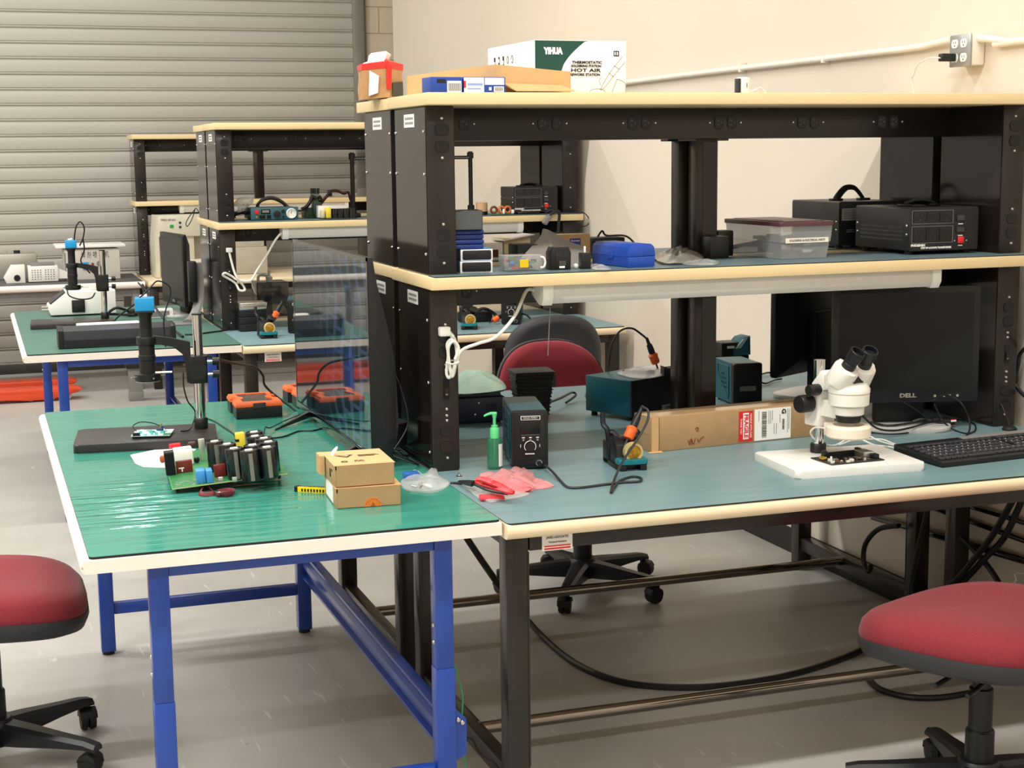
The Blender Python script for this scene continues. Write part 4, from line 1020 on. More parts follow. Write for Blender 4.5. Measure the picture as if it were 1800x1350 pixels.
# ---------------------------------------------------------------- black monitors
def monitor(loc, rz, label, w=.44, h=.352, z0=.075, group='black desktop monitors', stand=True, tilt=0):
    t = thing('desktop_monitor', label, 'monitor', loc, rz, group)
    b = MB(); b.use(m_blk).rrect(-w / 2, w / 2, z0, z0 + h, .0, .018, .008, .003, 'xz')
    b.out('bezel', None, t)
    b = MB(); b.use(m_lcdp_s).box(-w / 2 + .018, w / 2 - .018, -.0008, .002, z0 + .038, z0 + h - .018); b.out('screen', None, t)
    b = MB(); b.use(m_blk_m).loft([[(x * w / 2, .018, z0 + h / 2 + z * h / 2) for x, z in ((-1, -1), (1, -1), (1, 1), (-1, 1))], [(x * w * .42, .035, z0 + h / 2 + z * h * .44) for x, z in ((-1, -1), (1, -1), (1, 1), (-1, 1))], [(x * w * .3, .06, z0 + h / 2 + z * h * .34) for x, z in ((-1, -1), (1, -1), (1, 1), (-1, 1))]]); b.out('back_shell', None, t)
    b = MB(); b.use(m_blk_m).box(-.075, .075, .05, .085, .012, z0 + h * .62, .008); b.out('neck', None, t)
    b = MB(); b.use(mat('silver_stand', 'b9b8b4', .35)).rrect(-.14, .14, -.07, .13, 0, .014, .07, .004); b.out('stand_base', None, t)
    b = MB(); b.use(m_screw)
    for x in (.07, .098, .115, .138): b.cyl((w / 2 - .2 + x, -.0003, z0 + .018), (w / 2 - .2 + x, -.003, z0 + .018), .0042, n=12)
    b.out('buttons', None, t)
    text('lettering', 'DELL', .017, (-.016, -.0006, z0 + .02), FRONT, m_screw, t, wid=.05, al='LEFT', bold=.0008)
    text('lettering', 'DELL', .028, (.17, .0362, z0 + h * .9), (pi / 2, 0, pi), m_grey, t, wid=.075, bold=.001)
    return t
m_lcdp_s = mat('dark_lcd', '131516', .3, vary=0, spec=.35)
ang = R_(-16)
c = at(1593, 600, 'y', .655)
mon1 = monitor((c.x, c.y, zd), ang, 'black monitor with dark blank screen behind the keyboard', z0=at(1593, 707, 'y', .655).z - zd, h=at(1593, 504, 'y', .655).z - at(1593, 707, 'y', .655).z, w=.44)
c2 = at(1416, 600, 'y', 1.36); dup(mon1, (c2.x, 1.36, zd), R_(209), 'black monitor seen from behind, left of the blank screen')
# cable heap behind the microscope
GC = 'black cables by the monitor'
for i, (P, r, lab) in enumerate((
    ([(1515, 730, .05), (1540, 752, .03), (1570, 757, .02), (1600, 752, .02), (1640, 742, .02), (1668, 748, .01)], .003, 'black cable bundle lead nearest the monitor stand'),
    ([(1530, 742, .02), (1560, 748, .018), (1600, 744, .02), (1640, 738, .02), (1665, 744, .012)], .0035, 'black cable bundle lead across the silver stand base'),
    ([(1520, 758, .006), (1560, 763, .003), (1600, 760, .003), (1626, 750, .006), (1628, 735, .03), (1610, 720, .06), (1585, 705, .09)], .0022, 'thin black cable looping under the monitor bezel'),
    ([(1642, 710, .085), (1652, 730, .05), (1662, 745, .02), (1680, 757), (1700, 762), (1714, 757), (1712, 745), (1690, 738, .006), (1672, 738, .012)], .0026, 'black cable loop right of the dark plug'),
    ([(1640, 704, .1), (1655, 695, .11), (1675, 698, .1), (1692, 712, .08), (1703, 735, .04), (1704, 757, .01), (1692, 772), (1674, 779)], .0026, 'black cable arching down in front of monitor buttons'),
    ([(1300, 640, .0)], 0, ''))):
    if r: cable(zc(P, zd, r), r, m_cable, 'cable', lab, group=GC)
t = thing('power_plug', 'black cable plug heap with red and white tag', 'plug', at(1665, 750, 'z', zd)); tl = V(t.location)
b = MB(); b.box(-.03, .02, -.015, .03, 0, .026, .008); b.box(-.05, -.02, 0, .03, .006, .03, .008); b.tube([(-.05, .01, .02), (-.08, .02, .024), (-.1, .03, .016)], .007); b.out('plug_body', m_blk, t)
b = MB(); b.use(m_paper).box(.002, .02, -.0165, -.0145, .017, .022); b.use(m_red).box(.002, .02, -.0165, -.0145, .022, .0245); b.use(m_grey).box(.004, .018, -.0165, -.0145, .004, .006); b.out('tag', None, t)
# mouse like puck at the right riser foot
p = at(1779, 757, 'z', zd); t = thing('cable_puck', 'small black puck on the mat at the right riser foot', 'puck', (p.x, p.y + .012, zd))
MB().lathe([(.0215, 0), (.022, .004), (.017, .011), (.008, .0145), (.002, .015)], n=24).out('puck_body', m_blk_m, t)
MB().tube([(0, 0, .013), (.006, .02, .03), (.012, .04, .045), (.01, .06, .07), (-.004, .075, .082)], .0018).out('lead', m_cable, t)
cable([V((1.855, .3, .008)), V((1.855, .3, .5)), V((1.85, .33, .72)), at(1795, 690, 'x', 1.846), at(1787, 665, 'x', 1.846), at(1790, 640, 'x', 1.848), at(1799, 615, 'x', 1.85), V((1.85, .45, 1.05))], .006, m_cable, 'cable', 'thick black cable loop against the wall right of the riser', group=GC)
# ================================================================ things on the front shelves
z = SZ
def place(px, py, zz): p = at(px, py, 'z', zz); return (p.x, p.y, zz)
def hgt(px, py0, py1, zz): p = at(px, py0, 'z', zz); return at(px, py1, 'y', p.y).z - zz
# left stack: two black and white cartons, two blue cases, one grey box
def retail(loc, rz, label, g='black fronted boxes on the left of the shelf'):
    t = thing('small_box', label, 'box', loc, rz, g)
    MB().box(0, .085, 0, .13, 0, .03, .001).out('sleeve', mat('sky_blue_box', '3f8fc6', .5), t)
    b = MB(); b.use(m_grey).rrect(.001, .084, -.0006, .001, .001, .029, .004, 0) if False else None
    b.use(m_paper).box(.0, .085, -.001, .0005, 0, .03, .0004); b.use(m_blk).prism(rr(.005, .081, .003, .0275, .004), -.003, .0, 'xz', .001)
    b.out('front', None, t, label='black front with pale rim'); return t
p = place(809, 480, z)
retail((p[0], p[1], z), R_(-10), 'lower black fronted box at the left end of the shelf')
retail((p[0] + .003, p[1] + .004, z + .0305), R_(-8), 'upper black fronted box under the blue cases')
m_navyb = mat('navy_case', '1d3478', .4)
def bcase(loc, rz, label, lx=.085):
    t = thing('plastic_case', label, 'case', loc, rz, 'blue plastic cases at the left of the shelf')
    MB().box(0, lx, 0, .12, 0, .0125, .004).out('case_base', m_navyb, t); MB().box(-.001, lx + .001, -.001, .121, .0128, .025, .005).out('lid', m_navyb, t); return t
bcase((p[0] - .018, p[1] + .006, z + .0612), R_(-4), 'lower dark blue case stacked on black fronted boxes')
bcase((p[0] - .018, p[1] + .006, z + .0865), R_(-4), 'upper dark blue case under the grey box')
t = thing('grey_box', 'open grey box topmost on the dark blue cases', 'box', (p[0] - .03, p[1] - .004, z + .1122), R_(-6))
b = MB(); b.box(0, .09, 0, .08, 0, .002); b.box(0, .002, 0, .08, 0, .05); b.box(.088, .09, 0, .08, 0, .05); b.box(0, .09, 0, .002, 0, .05); b.box(0, .09, .078, .08, 0, .05); b.out('box_shell', m_grey_b if False else mat('slate_box', '4d5052', .5), t)
b = MB(); b.box(-.028, .03, .0, .08, .047, .05); b.out('flap', m_blk, t)
# grey static bag leaning
def leaning_bag(pts, ydep, mt, label, th=.008):
    """a soft bag standing up against something: measured outline at depth ydep(px)"""
    P = [at(x, y, 'y', yd) for x, y, yd in pts]
    c = sum(P, V()) / len(P); ring = spline(P, 5, True); b = MB(); K = 6
    for sgn in (-1, 1):
        rs = []
        for k in range(K + 1):
            f = 1 - k / K
            rs.append([c + (q - c) * f + V((0, sgn * th * (1 - f * f) + .004 * NZ.noise(q * 40 + V((k, 0, sgn))) * (1 - f), 0)) for q in ring])
        b.loft(rs, cap=False)
    return tag(b.out('static_bag', mt), label, 'bag')
leaning_bag([(903, 472, .66), (948, 418, .74), (958, 402, .76), (1002, 425, .76), (1030, 436, .74), (1024, 462, .68), (985, 474, .66), (940, 474, .64)], 0, m_baggrey, 'grey shielding bag slumped behind the clear parts case')
# clear component case with yellow label
p = place(893, 478, z); t = thing('component_case', 'small clear organiser case with yellow label on the shelf', 'case', p, R_(3))
b = MB(); b.box(0, .1, 0, .07, 0, .042, .004); b.out('case_shell', m_clear2 if False else film('clear_case', 'd7d9d6', .18, .06), t)
b = MB(); rg = random.Random(6)
for k in range(26):
    x, y, zz = rg.uniform(.005, .08), rg.uniform(.004, .05), rg.uniform(.003, .03); b.use(rg.choice([m_white, m_paper, m_grey, m_blk, m_red, MATS['camera_blue'], m_pcb])).box(x, x + rg.uniform(.006, .016), y, y + .012, zz, zz + rg.uniform(.004, .009))
b.out('small_parts', None, t)
MB().box(.034, .058, -.0012, 0, .01, .031).out('yellow_label', mat('yellow_sticker', 'f5c51b', .5), t)
MB().tube([(.093, -.001, .008), (.1, -.006, .01), (.104, -.006, .022), (.1, -.006, .034), (.093, -.001, .036)], .003).out('handle', m_white, t)
# black box behind
p = place(905, 468, z); o = MB().box(p[0] - .01, p[0] + .05, .72, .80, z, z + .062, .003).out('black_box', m_blk_m); tag(o, 'plain black box behind the clear organiser case', 'box')
# black charger cap
p = place(969, 475, z); t = thing('black_holder', 'black chamfered holder with white sticker standing on the shelf', 'holder', p, R_(-4))
b = MB(); b.prism([(0, 0), (.055, 0), (.056, .045), (.05, .06), (.006, .06), (-.001, .045)], 0, .05, 'xz', .003); b.box(.012, .044, -.002, .01, .003, .045, .002); b.out('holder_body', m_blk, t)
b = MB(); b.use(m_paper).box(.022, .037, -.003, -.0018, .005, .0105); b.use(m_grey)
for k in range(3): b.box(.022, .04, -.003, -.0018, .014 + k * .004, .0152 + k * .004)
b.out('sticker', None, t)
p = place(1014, 473, z); o = MB().sphere((p[0], p[1] + .008, z + .0075), .0075).out('white_ball', m_white); tag(o, 'small white ball between black holder and black post box', 'ball')
p = place(1022, 473, z); t = thing('black_post_box', 'small black upright box left of the blue case with a white stick', 'box', p, R_(-6))
MB().box(0, .027, 0, .03, 0, .043, .002).out('box_body', m_blk, t); MB().box(.01, .0155, .01, .014, .04, .06, .001).out('stick', m_white, t)
# blue plastic box
p = at(1105, 471, 'z', z); q = at(1044, 463, 'z', z); t = thing('plastic_case', 'bright blue ridged plastic case on the middle of the shelf', 'case', (p.x, p.y, z), R_(24))
L_ = .2; m_bb = mat('bright_blue_case', '1f49ab', .4)
P = [(0, .002), (.004, 0), (.078, 0), (.082, .002), (.084, .029), (-.002, .029)]; Pt = [(-.003, .0295), (.085, .0295), (.081, .054), (.072, .062), (.012, .062), (.001, .054)]
MB().prism(P, 0, L_, 'xz', .002).out('case_base', m_bb, t)
b = MB(); b.prism(Pt, 0, L_, 'xz', .003); b.box(-.006, -.001, .08, .11, .02, .04, .001); b.out('lid', m_bb, t)
t.rotation_euler.z = R_(7)
# brown box and black box on the rear shelf
p = place(1004, 456, z); t = thing('carton', 'small brown carton with blue label on the rear shelf', 'box', (p[0], 1.02, z), R_(-4))
b = MB(); b.box(-.008, .085, 0, .07, 0, .068, .001); b.out('carton_body', m_cardb, t); MB().box(.022, .055, -.001, 0, .035, .057).out('blue_label', m_navyb, t)
text('lettering', 'Eventek', .007, (.0385, -.0012, .05), FRONT, m_paper, t, wid=.026, al='CENTER')
p = at(1040, 418, 'y', 1.06); o = MB().box(p.x, p.x + .1, 1.04, 1.12, z, p.z, .003).out('black_box', m_blk_m); tag(o, 'low black box right of the brown carton on rear shelf', 'box')
cable([V((p.x + .02, 1.06, p.z + .003)), V((p.x + .03, 1.05, p.z + .02)), V((p.x + .045, 1.05, p.z + .006)), V((p.x + .1, 1.03, p.z + .003)), V((p.x + .13, 1.0, z + .02)), V((p.x + .15, .98, z + .004))], .003, m_cable, 'cable', 'black lead lying over the low black box')
# folded cardboard piece and paper on the rear shelf
p = at(880, 440, 'y', 1.08); t = thing('cream_box', 'open cream carton and flap behind the grey shielding bag', 'box', (p.x, 1.02, z), R_(6))
b = MB(); b.box(.0, .085, .02, .1, 0, .062, .001); b.out('box_body', mat('cream_card', 'c9bb98', .7), t); b = MB(); b.prism([(-.01, .055), (.09, .07), (.09, .072), (-.01, .057)], .0, .09, 'xz'); b.out('flap', m_offwhite, t)
MB().box(-.06, -.005, .02, .09, 0, .05, .001).out('sleeve', m_offwhite, t); MB().box(-.05, -.02, .0185, .02, .008, .03).out('window', mat('dark_red_window', '4a1a16', .3), t)
# grey bag heaps right of the blue case
def sbag(pts, h, mt, label, seed, amp=.006, zz=SZ): 
    o = bag([at(x, y, 'z', zz)[:2] for x, y in pts], zz, h, mt, 'static_bag', amp, seed, frq=34); return tag(o, label, 'bag', 'grey bags right of the blue case')
sbag([(1150, 452), (1185, 446), (1225, 442), (1238, 452), (1225, 462), (1190, 466), (1160, 464)], .02, m_baggrey, 'heap of grey shielding bags right of the blue case', 11, .01)
sbag([(1195, 464), (1235, 458), (1262, 460), (1258, 466), (1225, 468)], .006, m_bagclear, 'flat clear bag spilling right of the grey heap', 15, .004)
sbag([(1040, 466), (1062, 468), (1075, 474), (1060, 476), (1042, 474)], .006, m_bagclear, 'tiny clear bag at the foot of the blue case', 19, .003)
# clear bin with maroon lid
p = at(1378, 458, 'z', z); q = at(1456, 456, 'z', z)
c = V((p.x + .02, p.y, 0)); rz = R_(3)
c0 = at(1372, 457, 'z', z); t = thing('parts_bin', 'clear plastic bin with maroon lid and white name strip', 'bin', (c0.x, c0.y, z), rz)
bw, bd, bh = .172, .31, .1
def shell(b, x0, x1, y0, y1, z0, z1, fl, th=.002):
    o = [(x0, y0), (x1, y0), (x1, y1), (x0, y1)]; u = [(x0 + fl, y0 + fl), (x1 - fl, y0 + fl), (x1 - fl, y1 - fl), (x0 + fl, y1 - fl)]
    b.loft([[(a, c, z0) for a, c in u], [(a, c, z0 + .045) for a, c in [(x0 + fl * .55, y0 + fl * .55), (x1 - fl * .55, y0 + fl * .55), (x1 - fl * .55, y1 - fl * .55), (x0 + fl * .55, y1 - fl * .55)]], [(a, c, z0 + .047) for a, c in [(x0 + fl * .35, y0 + fl * .35), (x1 - fl * .35, y0 + fl * .35), (x1 - fl * .35, y1 - fl * .35), (x0 + fl * .35, y1 - fl * .35)]], [(a, c, z1) for a, c in o]], cap=False)
    b.add([(a, c, z0) for a, c in u], [(0, 1, 2, 3)])
b = MB(); shell(b, 0, bw, 0, bd, .001, bh, .012); b.out('bin_tub', film('bin_plastic', 'b9bcbd', .42, .3), t)
b = MB(); b.rrect(-.006, bw + .006, -.006, bd + .006, bh - .006, bh + .006, .012, .002); b.rrect(.014, bw - .014, .014, bd - .014, bh + .005, bh + .008, .01, .002); b.out('lid', mat('maroon_lid', '56343a', .35), t)
b = MB(); b.use(mat('cream_tape', 'e9e6d6', .5)).box(.018, bw - .012, .0022, .0036, .046, .06); b.out('name_strip', None, t)
text('lettering', 'SOLDERING & ELECTRICAL PARTS', .008, (bw / 2 + .003, .0018, .053), FRONT, m_ink, t, wid=.118, al='CENTER', sy=1.1)
b = MB(); rg = random.Random(12)
for k in range(34):
    x, y, zz = rg.uniform(.02, bw - .05), rg.uniform(.02, bd - .06), rg.uniform(.004, .05)
    b.m = M.Translation((x, y, zz)) @ M.Rotation(rg.uniform(-.8, .8), 4, 'Z') @ M.Rotation(rg.uniform(-.5, .5), 4, 'X')
    b.use(rg.choice([m_paper, mat('beige_bits', 'b49c86', .6), m_grey, mat('slate_bits', '5d6a70', .6), m_baggrey])).box(0, rg.uniform(.015, .04), 0, rg.uniform(.02, .05), 0, rg.uniform(.003, .015), .001)
b.out('bin_contents', None, t)
# black adapters behind the bin
for i, (x0, y0, x1, y1, yy) in enumerate(((1248, 415, 1282, 445, .78), (1262, 405, 1290, 418, .86))):
    a = at(x0, y1, 'y', yy); c = at(x1, y0, 'y', yy); o = MB().box(a.x, c.x, yy, yy + .06, z, max(c.z, z + .03), .004).out('power_adapter', m_blk); tag(o, ('black power adapter behind the left end of the clear bin', 'black adapter behind the first adapter beside the centre post')[i], 'adapter')
o = MB().cyl((1.0, .95, z + .012), (1.2, .8, z + .06), .006, n=10).out('grey_rod', m_grey); tag(o, 'thin grey rod leaning behind the clear bin', 'rod')

# step transformers with carry handles
def transformer(loc, rz, label, front=True, w=.235, d=.29, h=.137):
    t = thing('step_transformer', label, 'transformer', loc, rz, 'black step transformers with handles')
    b = MB(); b.use(m_blk).prism(rr(0, w, .012, h, .005, 2), .004, d, 'xz'); b.use(m_lcdp)
    for k in range(4): b.box(-.0008, .0002, .03, d - .03, .04 + k * .012, .046 + k * .012)
    for y in (.012, d - .012):
        for zz in (.06, .085): screw(b, -.0002, y, zz, '-x', .004)
    b.use(m_blk_m)
    for x in (.02, w - .02):
        for y in (.03, d - .03): b.cyl((x, y, 0), (x, y, .013), .012, n=12)
    b.out('housing', None, t)
    b = MB(); b.box(0.02, .05, d * .28, d * .36, h, h + .006, .001) if False else None
    cx = w / 2
    b.use(m_blk); yc_ = d * .45; hk = 1 if not front else .25
    b.box(cx - .07, cx - .03, yc_ - .012, yc_ + .012, h, h + .007, .002); b.box(cx + .03, cx + .07, yc_ - .012, yc_ + .012, h, h + .007, .002)
    b.tube([(cx - .05, yc_, h + .004), (cx - .034, yc_, h + .02 * hk + .004), (cx - .014, yc_, h + .036 * hk + .004), (cx + .014, yc_, h + .036 * hk + .004), (cx + .034, yc_, h + .02 * hk + .004), (cx + .05, yc_, h + .004)], .0055, n=8, flat=2.2)
    b.out('carry_handle', None, t)
    b = MB(); b.use(m_blk).prism(rr(-.0005, w + .0005, .0115, h + .0005, .005, 2), -.002, .005, 'xz')
    if front:
        for r, (z0, z1) in enumerate(((.024 + .008, .078), (.087, .126))):
            zz0, zz1 = (.034, .083) if r == 0 else (.09, .129)
            b.use(m_grey)
            for a0, a1, c0, c1 in ((.008, .148, zz0, zz0 + .001), (.008, .148, zz1 - .001, zz1), (.008, .009, zz0, zz1), (.147, .148, zz0, zz1)): b.box(a0, a1, -.003, -.0018, c0, c1)
            for k in range(3):
                x0 = .012 + k * .045
                b.use(m_lcdp).box(x0, x0 + .041, -.0035, -.0018, zz0 + .004, zz1 - .004)
                b.use(m_blk_g); cx, cz = x0 + .02, (zz0 + zz1) / 2
                for dx, dz in ((0, .009), (-.008, -.008), (.008, -.008)) if r == 0 else ((0, -.008), (-.008, .006), (.008, .006)): b.box(cx + dx - .002, cx + dx + .002, -.0042, -.003, cz + dz - .004, cz + dz + .004)
        for zz in (.094, .06): b.use(m_lcdp).box(.158, .19, -.0045, -.0018, zz, zz + .022, .001); b.use(m_dgrey).box(.162, .186, -.005, -.0044, zz + .004, zz + .018); b.use(m_white).box(.166, .182, -.003, -.0018, zz - .008, zz - .0055)
        for x in (.155, .196): b.use(m_white).box(x - .0015, x + .0015, -.003, -.0018, .037, .0395)
        b.use(m_white).box(.168, .182, -.003, -.0018, .023, .0252)
    b.out('front_panel', None, t)
    if front:
        MB().box(.165, .186, -.006, -.0018, .03, .05, .002).out('power_switch', m_red, t, label='red rocker switch')
        text('lettering', 'PHOENIX', .009, (.006, -.0022, .0275), FRONT, m_white, t, wid=.05, bold=.0006)
        text('lettering', 'STEP UP & DOWN TRANSFORMER', .0075, (.04, -.0022, .0195), FRONT, m_white, t, wid=.105, bold=.0004)
    else:
        b = MB(); b.use(m_grey).box(.01, .075, -.003, -.0018, .088, .126); b.use(m_blk)
        for k in range(5): b.box(.016, .068, -.0034, -.0028, .095 + k * .006, .0965 + k * .006)
        b.out('rating_plate', None, t, label='grey rating plate')
        b = MB(); b.use(m_grey)
        for k in range(4): b.box(.085 + k * .009, .0885 + k * .009, -.003, -.0018, .095, .112)
        b.box(.03, .055, -.003, -.0018, .058, .06); b.box(.026, .058, -.003, -.0018, .052, .054); b.out('vent_marks', None, t)
    return t
p = at(1610, 450, 'z', z); q = at(1722, 439, 'z', z)
transformer((p.x - .002, .64, z), R_(0), 'black step transformer with sockets and red switch on the front shelf')
p2 = at(1466, 438, 'z', z)
transformer((1.447, .985, z), R_(0), 'black step transformer behind the clear bin, grey plate on its end', False, h=.146)

# ---------------------------------------------------------------- under shelf lamps
def lamp(loc, label, x0, x1, cord=True):
    t = thing('shelf_lamp', label, 'lamp', loc, 0, 'white lamps under the riser shelves')
    P = [(0, 0), (.0, -.032), (.012, -.05), (.03, -.05), (.085, -.028), (.085, 0)]
    MB().prism(P, x0 + .03, x1 - .03, 'yz', .001).out('lamp_housing', m_offwhite, t)
    for a, c in ((x0, x0 + .03), (x1 - .03, x1)):
        MB().prism([(-.002, .0), (-.002, -.034), (.011, -.054), (.032, -.054), (.088, -.03), (.088, 0)], a, c, 'yz', .002).out('end_cap', m_white, t)
    return t
zl = 1.258 - .0315
xl = at(972, 520, 'y', .54).x; xr = at(1653, 490, 'y', .54).x
lm = lamp((0, .535, zl), 'white shelf lamp under the front middle shelf with coiled white cord', xl - .03, xr)
# its cord and plug on the riser post
cp = [V((xl - .032, .60, zl - .018)), at(925, 512, 'y', .62), at(905, 555, 'y', .56), at(872, 592, 'y', .53), at(840, 604, 'y', .535), at(812, 616, 'y', .555), at(802, 640, 'y', .565)]
b = MB(); b.tube(cp, .0045, n=10); o = b.out('lamp_cord', m_wcable, lm); o.matrix_parent_inverse = M.Translation(-V(lm.location))
b = MB(); x0 = .048; yq = .578
def cc(pts): return [at(x, y, 'y', yq - k) for x, y, k in pts]
b.tube(cc([(795, 590, 0), (800, 600, 0), (803, 625, .004), (796, 650, .006), (790, 664, .004), (785, 655, .002), (788, 625, 0), (786, 605, 0), (794, 597, .006), (803, 612, .012), (801, 640, .014), (795, 662, .01), (790, 640, .01), (788, 612, .014), (797, 600, .018), (806, 612, .018), (800, 632, .02)]), .0042, n=8)
b.tube(cc([(786, 638, .024), (795, 640, .026), (806, 637, .022), (806, 634, .0), (790, 634, -.002), (785, 637, .01)]), .0025, n=6, closed=True)
b.tube(cc([(788, 583, .004), (796, 592, .002)]), .006, n=8)
o = b.out('coiled_cord', m_wcable, lm); o.matrix_parent_inverse = M.Translation(-V(lm.location))
a = at(773, 592, 'y', .57); c = at(792, 577, 'y', .57); o = MB().box(a.x, c.x, .566, .5875, a.z, c.z + .004, .004).out('plug', m_white, lm); o.matrix_parent_inverse = M.Translation(-V(lm.location))
o = MB().cyl(at(967, 540, 'y', .56), at(963, 625, 'y', .56), .0012, n=6).out('pull_string', m_grey, lm); o.matrix_parent_inverse = M.Translation(-V(lm.location))

# ================================================================ top shelf
z = TZ
# white rework station carton
yF = .69; a = at(941, 158, 'y', yF); c = at(1103, 160, 'y', yF)
t = thing('rework_station_box', 'large white carton with dark green corner standing on the top shelf', 'box', (a.x, yF, z), R_(2))
w = (c.x - a.x) * 1.0; h = at(941, 70, 'y', yF).z - z; d = .36
MB().box(0, w, 0, d, 0, h, .001).out('carton_body', m_paper, t)
m_gcorner = mat('print_green', '17493f', .5, vary=.02)
b = MB(); b.use(m_gcorner)
P = [(0, h - .001), (0, h * .42)] + [(w * (.28 + .26 * k / 10), h * (.42 + .56 * (k / 10) ** .62)) for k in range(0, 11)] + [(w * .585, h - .001)]
b.prism(P, -.0006, .0, 'xz'); b.out('green_corner', None, t, label='dark green printed corner')
text('lettering', 'YIHUA', .022, (w * .1, -.0012, h * .8), FRONT, m_paper, t, wid=w * .21, bold=.0018)
for s_, zz, sz, ww, x in (('THERMOSTATIC', .60, .0085, .33, .40), ('SOLDERING STATION', .535, .0075, .33, .39), ('HOT AIR', .455, .011, .33, .385), ('REWORK STATION', .375, .0085, .33, .375)):
    text('lettering', s_, sz, (w * x, -.0008, h * zz), FRONT, m_ink, t, wid=w * ww, bold=.0003, sy=1.15)
b = MB(); b.use(mat('print_grey', '77736d', .6))
def ln(P, r=.0007): b.tube([(w * x, -.0003, h * y) for x, y in P], r, n=4, sm=4)
ln([(.96, .72), (.82, .42), (.74, .2)]); ln([(.99, .62), (.86, .36), (.77, .16)]); ln([(.8, .42), (.86, .34)]); ln([(.86, .55), (.93, .48)]); ln([(.74, .2), (.71, .1)]); ln([(.77, .16), (.715, .09)])
ln([(.62 + .085 * cos(R_(q)) + .06, .06 + .06 * sin(R_(q))) for q in range(0, 361, 30)]); ln([(.9, .3), (.99, .22), (.99, .02)]); ln([(.9, .3), (.86, .14), (.84, .02)]); ln([(.72, .33), (.7, .26), (.72, .18)])
b.use(m_ink); b.box(w * .86, w * .92, -.0008, 0, h * .72, h * .82); b.use(m_paper)
for k in range(2): b.box(w * (.868 + .026 * k), w * (.882 + .026 * k), -.001, -.0006, h * .74, h * .8)
b.out('line_drawing', None, t)
b = MB(); b.use(m_ink)
for k in range(5):
    y = d * (.86 - k * .095); zz = h * .62; q = .011
    if k < 3: b.box(-.0008, 0, y - q, y, zz, zz + .026); b.use(m_paper).box(-.0012, -.0006, y - q + .002, y - .002, zz + .004 + (k % 2) * .006, zz + .014 + (k % 2) * .006); b.use(m_ink)
    else: b.tube([(-.0003, y - q / 2 + .006 * cos(R_(e)), zz + .014 + .010 * sin(R_(e))) for e in range(0, 360, 40)], .001, n=4, closed=k == 3)
b.out('print', None, t)
# open cardboard tray
t = thing('cardboard_tray', 'open shallow brown cardboard tray on the top shelf with a loose flap', 'box', (0, 0, z)); 
A = at(870, 113, 'y', .575); Bp = at(1003, 122, 'y', .60); Cp = at(722, 131, 'y', .86); 
h1_ = A.z - z; b = MB(); b.use(m_cardl)
F0 = V((A.x, .575, 0)); F1 = V((Bp.x, .60, 0)); B0 = V((.035, .87, 0)); B1 = F1 + (B0 - F0)
def wallp(p, q, h0, h1, out_=(0, 0)):
    n = V((-(q - p).y, (q - p).x, 0)).normalized() * .003
    b.add([p, q, q + n, p + n, p + V((out_[0], out_[1], h0)), q + V((out_[0], out_[1], h1)), q + n + V((out_[0], out_[1], h1)), p + n + V((out_[0], out_[1], h0))], [(0, 1, 2, 3), (4, 5, 6, 7), (0, 1, 5, 4), (1, 2, 6, 5), (2, 3, 7, 6), (3, 0, 4, 7)])
wallp(F0, F1, h1_, h1_ * .78); wallp(F1, B1, h1_ * .78, h1_ * .7); wallp(B1, B0, h1_ * .7, h1_ * .7); wallp(B0, F0, h1_ * .78, h1_)
b.add([F0 + V((0, 0, .002)), F1 + V((0, 0, .002)), B1 + V((0, 0, .002)), B0 + V((0, 0, .002))], [(0, 1, 2, 3)])
b.out('tray_body', None, t)
b = MB(); b.add([(F0.x + .02, F0.y, .022), (F1.x - .03, F1.y - .01, .018), (F1.x - .015, F1.y - .07, .003), (F0.x + .04, F0.y - .05, .003), (F0.x + .02, F0.y, .026), (F1.x - .03, F1.y - .01, .022), (F1.x - .015, F1.y - .07, .0055), (F0.x + .04, F0.y - .05, .0055)], [(0, 1, 2, 3), (4, 5, 6, 7), (0, 1, 5, 4), (1, 2, 6, 5), (2, 3, 7, 6), (3, 0, 4, 7)]); b.out('loose_flap', m_cardl, t)
# two small blue and white cartons
def bw_box(px0, px1, py0, py1, yy, label, first):
    a = at(px0, py1, 'y', yy); c = at(px1, py0, 'y', yy); w, h = c.x - a.x, c.z - a.z
    h = at(px0, py0, 'y', yy).z - z
    t = thing('lamp_carton', label, 'box', (a.x, yy, z), R_(2), 'blue and white cartons on the top shelf')
    b = MB(); b.use(mat('carton_blue', '24469b', .45)).box(0, w, 0, .07, 0, h, .0008); b.use(m_paper)
    b.out('carton_body', None, t)
    b = MB(); b.use(m_paper)
    if first: b.box(w * .52, w * .97, -.0006, 0, h * .03, h * .75); b.use(m_ink).box(w * .2, w * .48, -.0006, 0, h * .62, h * .86)
    else: b.box(-.0006, w * .48, -.0006, 0, .0, h * .96); b.box(w * .5, w * .97, -.0006, 0, h * .5, h * .95); b.box(w * .72, w * .96, -.0006, 0, h * .05, h * .4); b.box(w * .6, w * .66, -.0006, 0, h * .15, h * .35); b.use(mat('print_blue', '8fa6d8', .5)).box(w * .08, w * .4, -.001, -.0005, h * .2, h * .3); b.box(w * .08, w * .44, -.001, -.0005, h * .45, h * .6); b.use(m_red).box(-.0008, w * .04, -.001, -.0004, h * .3, h * .75)
    b.use(m_ink); x = w * (.56 if first else .74); e = w * (.94 if first else .94)
    while x < e: b.box(x, x + .0009, -.001, -.0005, h * .1, h * (.6 if first else .35)); x += .0021
    b.out('printed_label', None, t)
bw_box(757, 813, 135, 157, .532, 'small blue carton with barcode at the front of the top shelf', True)
bw_box(816, 889, 135, 157, .535, 'small white and blue carton right of the barcode one', False)
